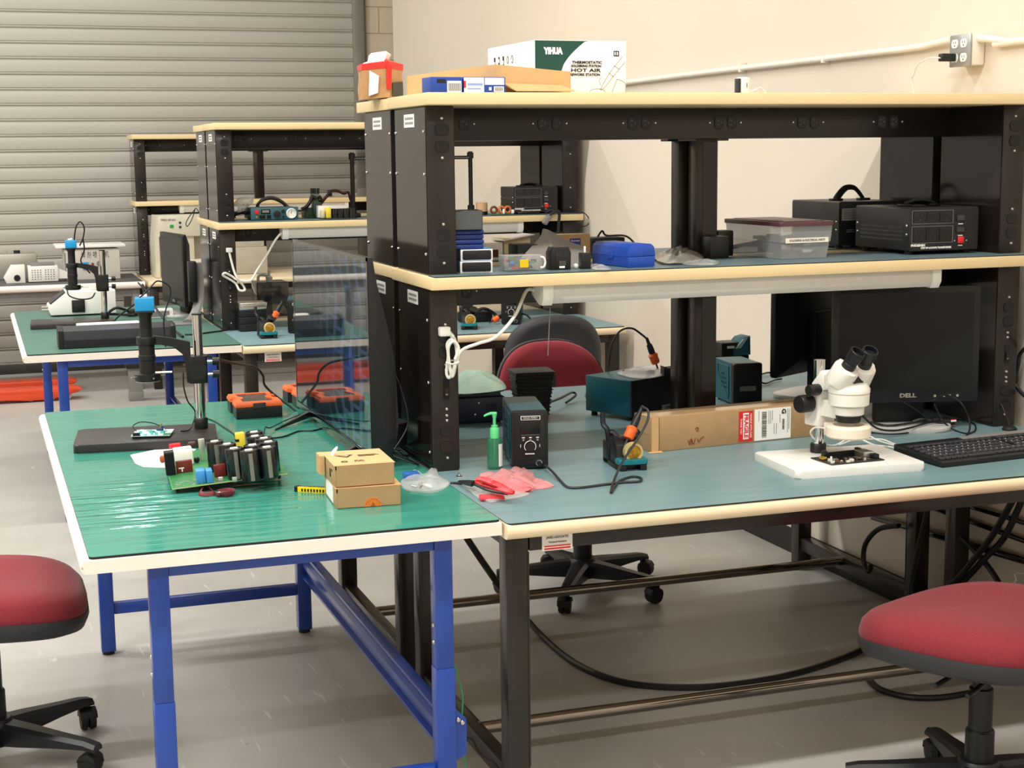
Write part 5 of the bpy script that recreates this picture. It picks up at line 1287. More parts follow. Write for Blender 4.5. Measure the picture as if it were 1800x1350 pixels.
# paper bag with red tape on the rear top shelf
t = thing('paper_bag', 'crumpled brown paper bag with red tape and white paper on the rear top shelf', 'bag', (.01, 1.03, z))
zb_ = lambda y: at(677, y, 'y', 1.03).z - z
b = MB(); hh = zb_(115)
R0 = [(-.058, .005), (.012, -.02), (.062, .02), (.062, .09), (-.05, .09)]
def ringz(zz, s, dx=0, tw=0): return [(x * s + dx, (y - .03) * s + .03, zz + (.006 if i in tw_ else 0)) for i, (x, y) in enumerate(R0)]
tw_ = (1, 3)
b.loft([ringz(0, 1.0), ringz(hh * .3, 1.03), ringz(hh * .7, .98), ringz(hh, 1.02)]); b.out('bag_body', mat('kraft_paper', 'b58a5e', .55, vary=.12, vscale=30, bump=.6, bscale=40), t, ang=15)
b = MB(); b.loft([ringz(hh * .86, 1.03), ringz(hh * 1.04, 1.04), ringz(hh * 1.12, .7)]); b.prism([(.004, hh * .3), (.016, hh * .3), (.02, hh), (.004, hh)], -.026, -.019, 'xz'); b.out('red_tape', mat('red_tape', 'd8352f', .3, bump=.4, bscale=60), t, ang=20)
b = MB(); b.loft([[(-.045, 0, hh * 1.05), (.0, -.012, hh * 1.1), (.02, .02, hh * 1.1), (-.03, .05, hh * 1.05)], [(-.04, 0, hh * 1.28), (.01, -.012, hh * 1.36), (.03, .02, hh * 1.33), (-.02, .05, hh * 1.3)], [(-.03, .01, hh * 1.36), (.01, -.0, hh * 1.42), (.02, .02, hh * 1.4), (-.01, .04, hh * 1.38)]]); b.out('white_paper', m_paper, t, ang=20)
b = MB(); b.m = M.Translation((-.03, -.008, hh * .42)) @ M.Rotation(R_(-20), 4, 'Z'); b.prism([(-.014, -.03), (.012, -.022), (.016, .025), (-.01, .04)], -.004, -.003, 'xz'); b.out('address_label', m_paper, t)
b = MB(); b.m = M.Translation((.035, .0, hh * .3)) @ M.Rotation(R_(42), 4, 'Z'); b.prism([(-.022, -.02), (.03, -.02), (.03, .022), (-.022, .018)], -.006, -.004, 'xz'); b.out('dark_label', mat('dark_bag_label', '3d3a34', .4), t)

# ================================================================ wall things
m_galv = mat('galvanised_steel', 'a5a7a8', .35, .7, vary=.15, vscale=20)
t = thing('wall_conduit', 'white painted conduit running along the cream wall to the outlet box', 'conduit', (1.86, 0, 1.892))
tl = V(t.location)
b = W(t); b.tube([V((1.858, 7.9, 1.86)), at(1100, 145, 'x', 1.858), at(1450, 103, 'x', 1.858), at(1600, 85, 'x', 1.858), at(1640, 77, 'x', 1.856), at(1672, 70, 'x', 1.85)], .0115, n=12); b.tube([at(1715, 68, 'x', 1.85), at(1745, 69, 'x', 1.854), at(1775, 73, 'x', 1.858), at(1800, 71, 'x', 1.858), V((1.858, -1, 1.9))], .0115, n=12); b.out('pipe', mat('wall_paint_pipe', 'e9e2d4', .4), t)
for px in (1304, 1450): 
    p = at(px, 120 if px < 1400 else 103, 'x', 1.858); b = W(t); b.box(1.845, 1.874, p.y - .008, p.y + .008, 1.879, 1.918 if px < 1400 else 1.906, .002); b.out('clip', MATS['wall_paint_pipe'], t)
ya, yb2 = at(1705, 60, 'x', 1.815).y, at(1668, 60, 'x', 1.815).y; za, zb2 = at(1690, 117, 'x', 1.815).z, at(1690, 60, 'x', 1.815).z
t = thing('outlet_box', 'galvanised double outlet box on the wall conduit with black charger', 'outlet', (1.872, (ya + yb2) / 2, (za + zb2) / 2)); tl = V(t.location)
b = W(t); b.box(1.825, 1.873, ya + .003, yb2 - .003, za + .003, zb2 - .003, .004); b.out('box_body', MATS['wall_paint_pipe'], t)
b = W(t); b.box(1.818, 1.826, ya, yb2, za, zb2, .004); b.out('cover_plate', m_galv, t)
for i, (fy, fz) in enumerate(((.3, .72), (.72, .72), (.3, .28), (.72, .28))):
    y, zz = ya + (yb2 - ya) * fy, za + (zb2 - za) * fz; b = W(t)
    b.use(m_white).lathe([(.0165, 0), (.0175, .003), (.016, .004)], (1.819, y, zz), ax='x', n=20); b.m = M.Translation(-tl)
    b.use(m_blk).box(1.8165, 1.8225, y - .006, y - .004, zz, zz + .007); b.box(1.8165, 1.8225, y + .004, y + .006, zz, zz + .007)
    b2 = MB(M.Translation(-tl)); b2.use(m_white).prism([(y + .0165 * cos(R_(a)), zz + max(-.013, min(.013, .0165 * sin(R_(a))))) for a in range(0, 360, 18)], 1.8155, 1.819, 'yz'); b2.use(m_blk)
    for dy in (-.0055, .0055): b2.box(1.815, 1.8157, y + dy - .001, y + dy + .001, zz, zz + .007)
    b2.cyl((1.815, y, zz - .006), (1.8157, y, zz - .006), .0025, n=8)
    b2.out('outlet', None, t)
y, zz = ya + (yb2 - ya) * .72, za + (zb2 - za) * .28
b = W(t); b.box(1.765, 1.815, y - .012, y + .012, zz - .01, zz + .014, .003); b.out('charger', m_blk, t, label='black plug in charger')
b = W(t); b.tube([V((1.768, y, zz)), V((1.755, y, zz + .001)), at(1635, 102, 'x', 1.765), at(1615, 112, 'x', 1.785), at(1607, 130, 'x', 1.8), at(1606, 160, 'x', 1.82), V((1.84, 1.05, 1.4))], .0022, n=8); b.out('charger_lead', m_wcable, t)
# white camera on the rear top shelf
p = at(1296, 160, 'y', 1.12); t = thing('wifi_camera', 'small white security camera peeking over the top shelf', 'camera', (p.x + .02, 1.12, z))
zt = at(1305, 136, 'y', 1.12).z - z
b = MB(); b.use(m_white).rrect(-.018, .018, -.022, .022, .0, zt, .016, .006); b.out('camera_body', None, t)
MB().rrect(-.0205, -.0175, -.018, .018, .006, zt - .004, .001, .001).out('lens_face', m_blk_g, t); MB().box(.0, .003, -.0228, -.0215, zt * .55, zt * .75).out('slot', m_grey, t)
MB().tube([(.016, 0, zt * .3), (.04, .0, zt * .45), (.06, .0, zt * .55), (.08, 0, zt * .3), (.085, 0, .003)], .003).out('lead', m_wcable, t)
# ================================================================ bench behind: things between the risers
z = HZ
# navy power supply with a green bag on it
p = at(806, 744, 'z', z); t = thing('power_supply', 'dark navy power supply under a green bag, behind the riser post', 'power supply', (p.x - .06, p.y - .03, z), R_(-3))
b = MB(); b.use(mat('navy_steel', '16213f', .4)).box(0, .2, 0, .16, .006, .082, .003); b.use(m_blk_m)
for k in range(6): b.box(.14 + k * .006, .143 + k * .006, -.0006, .001, .04, .062)
for x in (.02, .18): b.cyl((x, .02, 0), (x, .02, .008), .01, n=10); b.cyl((x, .14, 0), (x, .14, .008), .01, n=10)
screw(b, .115, 0, .066); screw(b, .103, 0, .03); b.use(MATS['navy_steel']).add([(.108, -.0006, .03), (.128, -.0006, .03), (.118, -.0006, .055)], [(0, 1, 2)])
b.out('housing', None, t)
MB().box(.01, .19, .01, .15, .082, .094, .003).out('top_plate', m_dgrey, t)
o = bag([at(x, y, 'z', z + .1)[:2] for x, y in ((800, 690), (845, 690), (888, 684), (880, 668), (850, 655), (810, 655))], z + .0945, .028, mat('pale_green_film', 'aed3c4', .25, bump=.3, bscale=60), 'plastic_bag', .01, 31, frq=24); tag(o, 'pale green and white plastic bag on the navy power supply', 'bag')
# stacked black trays
p = at(945, 736, 'z', z)
for k in range(13):
    o = MB(M.Translation((p.x, p.y + .055, z + .001 + k * .0113)) @ M.Rotation(R_(-8 + (k * 37 % 5) - 2), 4, 'Z')); s_ = .047 + .0012 * k
    o.rrect(-s_, s_, -s_ * .9, s_ * .9, 0, .0085, .006, .001); o.rrect(-s_ - .004, s_ + .004, -s_ * .9 - .004, s_ * .9 + .004, .0085, .0112, .006, .001)
    o = o.out('component_tray', m_blk_m); tag(o, ('black ribbed tray at the bottom of the tray stack' if k == 0 else 'black ribbed tray topmost of the tray stack' if k == 12 else 'black ribbed tray inside the tray stack behind the soldering station'), 'tray', 'stacked black component trays')
cable([V((p.x + .05, p.y + .08, z + .03)), at(985, 700, 'z', z + .03), at(1005, 690, 'z', z + .03), at(1012, 695, 'z', z + .02), at(995, 708, 'z', z + .006)], .004, m_cable, 'cable', 'short black loop sticking out right of the tray stack')
# large teal station with tool bag
p = at(1110, 742, 'z', z); q = at(1048, 727, 'z', z); q2 = at(1204, 725, 'z', z)
ang_ = math.atan2(q2.y - p.y, q2.x - p.x)
t = thing('soldering_station', 'wide dark teal station with tool pouch on top, beside the centre post', 'soldering station', (p.x, p.y, z), ang_, 'teal soldering stations')
wS, hS, dS = (q2 - p).length, .128, .2
b = MB(); b.use(m_teal).box(0, wS, .004, dS, .014, hS, .003); b.use(m_blk).box(-.001, wS + .001, -.004, .005, .014, hS + .001, .002)
for x in (.02, wS - .02):
    for y in (.025, dS - .02): b.cyl((x, y, 0), (x, y, .015), .01, n=12)
b.out('housing', None, t)
b = MB(); b.use(m_grey).box(wS * .54, wS * .8, -.0056, -.003, .02, .038); b.use(m_blk).cyl((wS * .88, -.008, .075), (wS * .88, -.003, .075), .009, n=18); b.use(m_dgrey).box(wS * .6, wS * .74, -.0062, -.0054, .026, .032); b.out('rear_fittings', None, t)
t0 = z + hS + .001
c = at(1130, 665, 'z', t0)
o = bag([at(x, y, 'z', t0 + .004)[:2] for x, y in ((1085, 655), (1110, 648), (1150, 642), (1172, 648), (1160, 660), (1120, 664))], t0, .012, m_bagclear, 'tool_pouch', .006, 41, frq=26); tag(o, 'clear pouch lying on top of the wide teal station', 'pouch')
t = thing('tool_set', 'black tool strip in front of the clear pouch', 'tool set', at(1095, 657, 'z', t0), R_(-14)); b = MB(); b.box(0, .08, 0, .016, 0, .01, .002); b.box(.06, .1, -.008, .006, 0, .009, .002); b.out('tool_strip', m_blk, t)
t = thing('iron_holder', 'black iron holder cup on top of the wide teal station', 'iron stand', at(1165, 660, 'z', t0)); b = MB()
b.use(m_blk).prism([(0, 0), (.05, .0), (.055, .03), (.052, .034), (.046, .024), (.012, .022), (0, .03)], -.01, .02, 'xz', .002); b.out('holder_body', None, t)
b = MB(); b.use(m_chrome).lathe([(.012, 0), (.012, -.006), (.002, -.0065)], (.032, -.01, .016), ax='y', n=18); b.out('metal_cap', None, t)
A0 = at(1152, 636, 'y', 1.24); A1 = at(1140, 603, 'y', 1.24)
iron(A0, A1 - A0, 'orange and black soldering iron leaning on the wide teal station', L=.05, cab=[at(1128, 588, 'y', 1.24), at(1110, 577, 'y', 1.25), at(1090, 582, 'y', 1.27), at(1076, 605, 'y', 1.28), at(1070, 640, 'y', 1.3), at(1066, 665, 'y', 1.38)])
cable(zc([(1052, 690, .01), (1036, 688, .02), (1031, 696, .02), (1040, 702, .01), (1056, 703)], z), .006, mat('grey_hose', '55534f', .5), 'hose', 'thick grey hose loop left of the wide teal station', 'hose')
# second teal station
p = at(1292, 713, 'z', z)
st2 = station((p.x - .012, p.y, z), R_(-6), 'teal station with angled vents, right of the centre post', w=.098, d=.16, h=.14, front=False)
b = MB(); b.use(m_grey).box(.02, .075, -.0215, -.019, .05, .066); b.out('rating_plate', None, st2)
p = at(1268, 634, 'y', 1.62); q = at(1322, 592, 'y', 1.62)
t = thing('tape_dispenser', 'black and teal gadget with angled display behind the second teal station', 'gadget', (p.x, 1.62, z))
zz = lambda y: at(1290, y, 'y', 1.62).z - z
b = MB(); b.box(0, .075, 0, .08, 0, zz(602), .004); b.box(.0, .11, .0, .08, 0, zz(625), .004); b.out('gadget_body', m_blk, t)
b = MB(); b.use(m_teal).prism([(.045, zz(625)), (.045, zz(615)), (.085, zz(595)), (.112, zz(592)), (.114, zz(625))], -.004, .07, 'xz', .003); b.out('teal_cover', None, t)
b = MB(); b.use(mat('pale_display', 'a9c4c8', .3)).prism([(.052, zz(613)), (.082, zz(597)), (.1, zz(595)), (.074, zz(612))], -.007, -.004, 'xz'); b.use(m_white).box(.022, .05, -.002, 0, zz(612), zz(608)); b.out('display', None, t)
cable(zc([(1332, 660, .01), (1350, 655, .01), (1365, 658, .008), (1372, 662, .006)], z), .003, m_cable, 'cable', 'thin black cable right of the second teal station', group=GC)
cable(zc([(1333, 668, .012), (1345, 674, .006), (1362, 668, .006), (1374, 666, .006)], z), .003, m_cable, 'cable', 'second black cable right of the second teal station', group=GC)

# ================================================================ swivel chairs
m_fab = mat('maroon_fabric', '7d2430', .9, vary=.1, vscale=160, sheen=.12, bump=.15, bscale=700)
m_shell = mat('grey_black_shell', '2f3034', .55, vary=.05)
def sup(w, d, n, e=2.6, fx=1.0):
    P = []
    for k in range(n):
        a = 2 * pi * k / n; cx, sx = cos(a), sin(a)
        P.append((w * math.copysign(abs(cx) ** (2 / e), cx), d * math.copysign(abs(sx) ** (2 / e), sx) * (1 if sx < 0 else fx)))
    return P
def make_chair():
    """faces -Y"""
    t = thing('swivel_chair', 'x', 'chair')
    n = 44; O = sup(.265, .252, n, 3.0, 1.2)
    b = MB(); rs = []
    for f, z in ((.96, .425), (1.0, .44), (1.005, .462), (.985, .483), (.93, .498), (.8, .507), (.6, .508), (.35, .504), (.1, .502)):
        rs.append([(x * f, y * f, z + .012 * (y / .252) * f - .018 * max(0, -y / .252) ** 3 * f) for x, y in O])
    b.loft(rs); b.out('seat_cushion', m_fab, t, ang=60)
    b = MB(); rs = []
    for f, z in ((.5, .385), (.85, .39), (.97, .405), (1.015, .432), (1.01, .446)):
        rs.append([(x * f, y * f, z + .012 * (y / .252) * f - .018 * max(0, -y / .252) ** 3 * f) for x, y in O])
    b.loft(rs); b.out('seat_shell', m_shell, t, ang=60)
    b = MB(); b.use(m_blk).box(-.07, .07, -.09, .11, .355, .392, .01); b.tube([(.06, 0, .37), (.16, .02, .372), (.24, .03, .37)], .006); b.tube([(.05, .06, .37), (.15, .09, .365), (.22, .1, .36)], .006); b.out('mechanism', None, t)
    b = MB(); b.lathe([(.028, .19), (.028, .30), (.021, .302), (.021, .365)], n=24); b.lathe([(.034, .05), (.034, .195), (.03, .2)], n=24); b.out('gas_lift', m_blk, t)
    b = MB(); b.lathe([(.05, .055), (.055, .07), (.055, .11), (.045, .125)], n=28)
    b.out('hub', m_blk, t)
    for k in range(5):
        a = R_(90 + 72 * k); ca, sa = cos(a), sin(a); b = MB()
        rs = []
        for r, hw, z0, z1 in ((.03, .035, .06, .118), (.1, .03, .062, .112), (.2, .024, .068, .1), (.28, .02, .07, .092), (.312, .02, .066, .084)):
            rs.append([(r * ca - u * hw * sa, r * sa + u * hw * ca, z) for u, z in ((-1, z0), (1, z0), (1, z1 - .01), (.6, z1), (-.6, z1), (-1, z1 - .01))])
        b.loft(rs); g = b.out('base_leg', m_blk, t)
        b = MB(M.Translation((.3 * ca, .3 * sa, 0)) @ M.Rotation(a + 1.2 + k, 4, 'Z'))
        for s_ in (-1, 1): b.lathe([(.02, 0), (.0275, .003), (.0285, .012), (.026, .02), (.01, .022)] if s_ > 0 else [(.01, -.022), (.026, -.02), (.0285, -.012), (.0275, -.003), (.02, 0)], (.012, 0, .0288), ax='y', n=22)
        b.box(-.01, .018, -.006, .006, .03, .06, .003); b.lathe([(.011, .05), (.011, .072)], n=12); b.prism([(-.016, .03), (-.012, .05), (.006, .062), (.03, .055), (.04, .04), (.036, .036), (.02, .048), (.0, .045)], -.024, .024, 'xz', .003)
        b.out('caster', m_blk_m, g)
    # back
    B = sup(.215, .2, n, 2.5)
    def bk(f, dy): return [(x * f, .33 + dy + .03 * (1 - (x / .215) ** 2) * 0 - .05 * (x / .215) ** 2 * f + .09 * ((z + .2) * .5), .675 + z * f) for x, z in B]
    b = MB(); b.loft([bk(.97, .0), bk(1.0, -.014), bk(.97, -.036), bk(.85, -.05), bk(.55, -.052), bk(.1, -.05)]); b.out('back_cushion', m_fab, t, ang=60)
    b = MB(); b.loft([bk(1.02, -.012), bk(1.025, .004), bk(.98, .022), bk(.86, .034), bk(.82, .03), bk(.5, .032), bk(.1, .03)]); b.out('back_shell', m_shell, t, ang=60)
    b = MB(); b.tube([(0, .08, .37), (0, .2, .375), (0, .33, .42), (0, .377, .55), (0, .377, .64)], [.02, .024, .024, .022, .02], n=10, flat=1.6); b.out('back_bar', m_blk, t)
    return t
GCH = 'maroon swivel chairs'
ch = make_chair(); ch.location = (1.10, -.28, 0); ch.rotation_euler = (0, 0, R_(-158)); ch['label'] = 'maroon swivel chair in the lower right, before the front bench'; ch['group'] = GCH
dup(ch, (-1.125, .865, 0), R_(89), 'maroon swivel chair cut off at the left picture edge', GCH)
dup(ch, (.91, 1.80, 0), R_(2), 'maroon swivel chair behind the back to back benches, red backrest showing', GCH)
dup(ch, (1.27, 3.28, 0), R_(176), 'maroon swivel chair farther back showing its dark grey shell', GCH)

# ================================================================ floor cables and bars under the benches
GF = 'thick black cables under the benches'
def fl(pts, r): return [V((*at(x, y, 'z', h)[:2], h)) for x, y, h in pts]
cable([at(820, 945, 'y', 1.0), at(850, 990, 'y', .98), at(880, 1032, 'y', .95)] + fl([(915, 1075, .06), (955, 1120, .012), (1010, 1165, .01), (1080, 1195, .01), (1160, 1207, .01), (1260, 1206, .01), (1370, 1190, .01), (1460, 1165, .01), (1530, 1135, .012), (1590, 1100, .02)], 0), .010, m_cable, 'floor_cable', 'thick black cable sagging in a long curve on the floor under the front bench', group=GF, sm=10)
cable(fl([(1525, 1190, .012), (1545, 1210, .01), (1590, 1224, .01), (1650, 1226, .01), (1720, 1215, .01)], 0) , .009, m_cable, 'floor_cable', 'thick black cable loop on the floor under the right chair seat', group=GF)
cable([at(1580, 924, 'x', 1.73), at(1545, 930, 'x', 1.73), at(1522, 955, 'x', 1.73), at(1518, 985, 'x', 1.73), at(1526, 1005, 'x', 1.73), V((1.73, 1.2, .16))], .009, m_cable, 'floor_cable', 'black cable bent in an arch on the right side rail', group=GF)
cable([at(1632, 890, 'x', 1.72), at(1618, 950, 'x', 1.72), at(1607, 1000, 'x', 1.72), at(1602, 1050, 'x', 1.72), V((1.72, .88, .02))], .009, m_cable, 'floor_cable', 'black cable hanging beside the inner right bench leg', group=GF)
cable([at(1780, 880, 'x', 1.74), at(1745, 940, 'x', 1.74), at(1710, 985, 'x', 1.74), at(1680, 1020, 'x', 1.74), at(1640, 1050, 'x', 1.74), V((1.74, .9, .02))], .010, m_cable, 'floor_cable', 'upper of two thick black cables slanting down at lower right', group=GF)
cable([at(1796, 880, 'x', 1.76), at(1765, 945, 'x', 1.76), at(1728, 985, 'x', 1.76), at(1690, 1025, 'x', 1.76), at(1660, 1045, 'x', 1.76), V((1.76, .75, .02))], .010, m_cable, 'floor_cable', 'lower of two thick black cables slanting down at lower right', group=GF)
cable([at(1690, 945, 'x', 1.77), at(1715, 970, 'x', 1.77), at(1740, 1000, 'x', 1.77), at(1758, 1030, 'x', 1.77), at(1763, 1055, 'x', 1.77), V((1.77, .3, .01))], .009, m_cable, 'floor_cable', 'thick black cable curving down to the floor at lower right', group=GF)
for i, (y0, y1, lab) in enumerate(((888, 918, 'top glossy black bar along the wall under the bench'), (914, 950, 'second glossy black bar along the wall under the bench'), (956, 985, 'third glossy black bar along the wall under the bench'))):
    a = at(1700, y0, 'x', 1.855); c = at(1800, y1, 'x', 1.855); dd = (c - a).normalized()
    o = MB(); o.use(m_blk_g).cyl(a - dd * .55, c + dd * .6, .009 if i < 2 else .013, n=14); tag(o.out('wall_bar', None), lab, 'bar', 'glossy black bars along the wall')
t = [o for o in bpy.data.objects if o.name.startswith('wall_bar')]
MB().box(1.84, 1.874, -.6, -.57, 0, .72, .003).out('bar_bracket', m_blk); tag(bpy.data.objects['bar_bracket'], 'upright black bracket holding the glossy bars at the wall', 'bracket')
cable([at(1712, 1033, 'x', 1.84), at(1740, 1036, 'x', 1.84), at(1765, 1036, 'x', 1.84), at(1785, 1022, 'x', 1.84), at(1800, 1008, 'x', 1.84), V((1.84, .1, .33))], .0028, m_wcable, 'power_cable', 'thin white cord curving against the wall at lower right', 'cord')
# green wire and thin cable between tables
cable([at(795, 1160, 'y', .09), at(805, 1190, 'y', .09), at(813, 1225, 'y', .09), at(812, 1265, 'y', .085), at(816, 1300, 'y', .085), at(817, 1345, 'y', .085), V((-.075, .08, .004))], .0022, mat('green_wire', '3f9a72', .4), 'green_wire', 'thin green ground wire hanging beside the blue table leg', 'wire')
cable([at(816, 1296, 'y', .12), at(830, 1300, 'y', .12), at(838, 1315, 'y', .12), at(850, 1330, 'y', .11), at(876, 1350, 'y', .1), V((.06, .09, .004))], .0022, m_cable, 'cable', 'thin black wire beside the green wire', group=None)
# ================================================================ middle row shelf
z = SZ
def X(px, py, yy): return at(px, py, 'y', yy).x
def Zh(px, py, yy): return at(px, py, 'y', yy).z
yy = 4.2
x0, x1 = X(442, 386, yy), X(524, 386, yy); h = Zh(441, 366, yy) - z
t = thing('gauge_unit', 'teal fronted control unit with round white gauge on the middle row shelf', 'control unit', (x0, yy, z), 0)
w = x1 - x0; k = w / 82.0
b = MB(); b.box(0, w, .006, .2, .006, h, .003); 
for xx in (.02, w - .02):
    for y in (.03, .17): b.cyl((xx, y, 0), (xx, y, .008), .009, n=10)
b.out('housing', mat('dark_teal_case', '12343a', .4), t)
MB().rrect(-.002, w + .002, 0, .008, .003, h + .002, .004, .001, 'xz') if False else None
MB().box(-.002, w + .002, -.002, .008, .003, h + .002, .002).out('front_panel', mat('slate_teal_panel', '33606a', .4), t)
MB().box(6 * k, 13 * k, -.006, -.001, h * .52, h * .84, .001).out('red_button', m_red, t)
b = MB(); b.use(m_lcdp).box(17 * k, 33 * k, -.004, -.001, h * .52, h * .88); b.use(m_grey).box(19 * k, 31 * k, -.0045, -.0035, h * .62, h * .82); b.out('display', None, t)
b = MB(); b.use(m_lcdp)
for a, c in ((14, 24), (27, 34)): b.box(a * k, c * k, -.004, -.001, h * .12, h * .42)
b.use(m_gold).cyl((9 * k, -.001, h * .28), (9 * k, -.006, h * .28), .005, n=12); b.out('keys', None, t)
b = MB(); b.use(m_blk).lathe([(.017, 0), (.016, -.016), (.004, -.017)], (45 * k, -.001, h * .47), ax='y', n=24); b.out('knob', None, t)
b = MB(); b.use(m_blk).lathe([(.009, 0), (.008, -.01)], (56 * k, -.001, h * .7), ax='y', n=16); b.lathe([(.006, 0), (.006, -.008)], (56 * k, -.001, h * .25), ax='y', n=16); b.out('sockets', None, t)
b = MB(); b.use(m_white).lathe([(.024, 0), (.025, -.008), (.022, -.012), (.021, -.008)], (70 * k, -.001, h * .52), ax='y', n=30); b.use(m_ink).box(70 * k - .001, 70 * k + .001, -.0098, -.009, h * .5, h * .72); b.use(m_grey)
for a in range(-40, 221, 26): b.box(70 * k + .017 * cos(R_(a)) - .0012, 70 * k + .017 * cos(R_(a)) + .0012, -.0098, -.009, h * .52 + .017 * sin(R_(a)) - .0012, h * .52 + .017 * sin(R_(a)) + .0012)
b.out('gauge', None, t, label='round white dial')
# crumpled bottle bag, hose arcs
P = [(408, 366, 4.3), (412, 355, 4.3), (424, 346, 4.32), (442, 347, 4.32), (446, 354, 4.32), (438, 362, 4.3), (425, 372, 4.28), (414, 373, 4.28)]
pp = [at(a, c, 'y', e) for a, c, e in P]; c = sum(pp, V()) / len(pp); ring = spline(pp, 4, True); b = MB()
for sg in (-1, 1): b.loft([[c + (q - c) * f + V((0, sg * .03 * (1 - f * f) + .01 * NZ.noise(q * 60 + V((f * 9, 0, 0))), 0)) for q in ring] for f in (1, .85, .65, .4, .15, .02)], cap=False)
o = b.out('plastic_bag', film('crinkled_clear', 'd8dad8', .5, .1)); tag(o, 'crumpled clear plastic bag left of the gauge unit', 'bag')
o = MB().lathe([(.004, -.012), (.012, -.01), (.013, 0), (.012, .012), (.004, .014)], at(413, 367, 'y', 4.255), ax='y', n=18).out('bottle_top', m_white); tag(o, 'round white bottle top at the bag left of the gauge unit', 'cap')
for i, (P, r, m_, lab) in enumerate((([(452, 362), (462, 352), (478, 349), (494, 355), (503, 364)], .007, m_cable, 'thick black hose arching behind the gauge unit'), ([(455, 357), (468, 347), (483, 347), (498, 355), (508, 366)], .005, mat('grey_hose', '55534f'), 'grey hose arching over the black one behind the gauge unit'), ([(412, 378), (425, 374), (436, 376), (441, 383)], .008, m_cable, 'black cable clump left of the gauge unit'))):
    q = [at(a, c, 'y', 4.42 - .08 * (i == 2)) for a, c in P]; q[0].z = max(q[0].z, z + r) ; q = [V((q[0].x, q[0].y, z + r))] + q + [V((q[-1].x + .01, q[-1].y, z + r))]
    cable(q, r, m_, 'hose', lab, 'hose')
# helping hand tool with green base
yy = 4.36; x0 = X(537, 380, yy)
t = thing('helping_hand', 'green based gripper stand with bent black and red arms', 'gripper', (x0, yy, z)); tl = V(t.location); S_ = lambda P, y=yy: [at(a, c, 'y', y) for a, c in P]
m_dg = mat('dark_green_base', '2f4a37', .5)
b = W(t); b.box(x0, X(562, 380, yy), yy, yy + .1, z, Zh(540, 366, yy), .004); b.prism([(p.x, p.z) for p in S_([(548, 366), (550, 350), (560, 350), (566, 366), (564, 383), (552, 383)])], yy - .03, yy + .02, 'xz', .003); b.out('base', m_dg, t)
b = W(t); b.use(m_grey).box(X(547, 350, yy), X(560, 350, yy), yy - .02, yy + .02, Zh(550, 353, yy), Zh(550, 334, yy), .003); b.use(m_blk)
for a in (548, 553, 559): b.cyl(at(a, 340, 'y', yy - .02), at(a, 331, 'y', yy - .02), .007, n=10)
b.out('jaw', None, t)
b = W(t); b.tube(S_([(556, 350), (549, 346), (545, 355), (538, 364), (530, 368)], yy - .03), .009, n=8); b.tube(S_([(560, 352), (564, 350), (560, 345)], yy - .03), .009); b.out('black_arm', m_blk, t)
b = W(t); b.use(mat('red_black_arm', '4a1f1f', .4)).tube(S_([(562, 360), (570, 350), (578, 341)]), .008); b.use(m_blk).box(X(576, 340, yy), X(583, 340, yy), yy - .015, yy + .015, Zh(580, 345, yy), Zh(580, 334, yy), .003); b.use(MATS['red_black_arm']).tube(S_([(580, 336), (592, 335), (604, 340), (612, 338), (615, 347), (618, 356)]), .007); b.out('red_arm', None, t)
# power module
yy = 4.14; x0 = X(566, 386, yy); x1 = X(628, 384, yy); h = Zh(628, 366, yy) - z
t = thing('power_module', 'open power module with yellow transformer right of the gauge unit', 'power module', (x0, yy, z), R_(0)); w = x1 - x0
MB().box(0, w, 0, .11, 0, .006, .001).out('board', m_blk, t)
for i in range(4): MB().cyl((w * (.38 + .17 * i), .03, .006), (w * (.38 + .17 * i), .03, h), w * .082, n=18).out('capacitor', m_cap, t)
MB().box(w * .13, w * .26, .0, .04, .006, h * 1.12, .003).out('yellow_transformer', MATS['yellow_tape'], t); MB().box(w * .01, w * .1, .01, .05, .006, h * .9, .003).out('coil', mat('pale_yellow', 'cfc6a0', .5), t)
MB().box(-w * .02, w * .8, .06, .11, .006, h * 1.28, .003).out('white_block', m_white, t)
# boom stands
m_boom = m_blk_m
def boom(yy, pxb, pyt, pxa, pya, label, r=.011):
    x = X(pxb, 370, yy); zt = Zh(pxb, pyt, yy); t = thing('boom_stand', label, 'stand', (x, yy, z), 0, 'black boom stands'); tl = V(t.location)
    MB().box(-.03, .03, -.04, .05, 0, .02, .004).out('base', m_boom, t)
    b = MB(); b.cyl((0, 0, .02), (0, 0, zt - z), r, n=14); b.cyl((0, 0, zt - z - .035), (0, 0, zt - z - .005), r * 1.5, n=14); b.cyl((0, 0, .02), (0, 0, .05), r * 1.6, n=14); b.out('pole', None if False else m_boom, t)
    a = at(pxa, pya, 'y', yy); b = W(t); b.box(min(a.x, x), max(a.x, x), yy - .008, yy + .008, a.z - .009, a.z + .009, .003); b.use(m_grey)
    b.mats = [m_boom, m_grey]; b.k = [0] * len(b.k)
    for i in range(9): b.use(m_grey).cyl((a.x + (x - a.x) * (.05 + .1 * i), yy - .009, a.z), (a.x + (x - a.x) * (.12 + .1 * i), yy - .009, a.z - .002), .0035, n=6)
    b.out('arm', None, t)
boom(4.33, 621, 268, 660, 278, 'black boom stand at the left, partly hidden by the front riser')
boom(4.22, 828, 266, 790, 277, 'black boom stand left of the far step transformer')
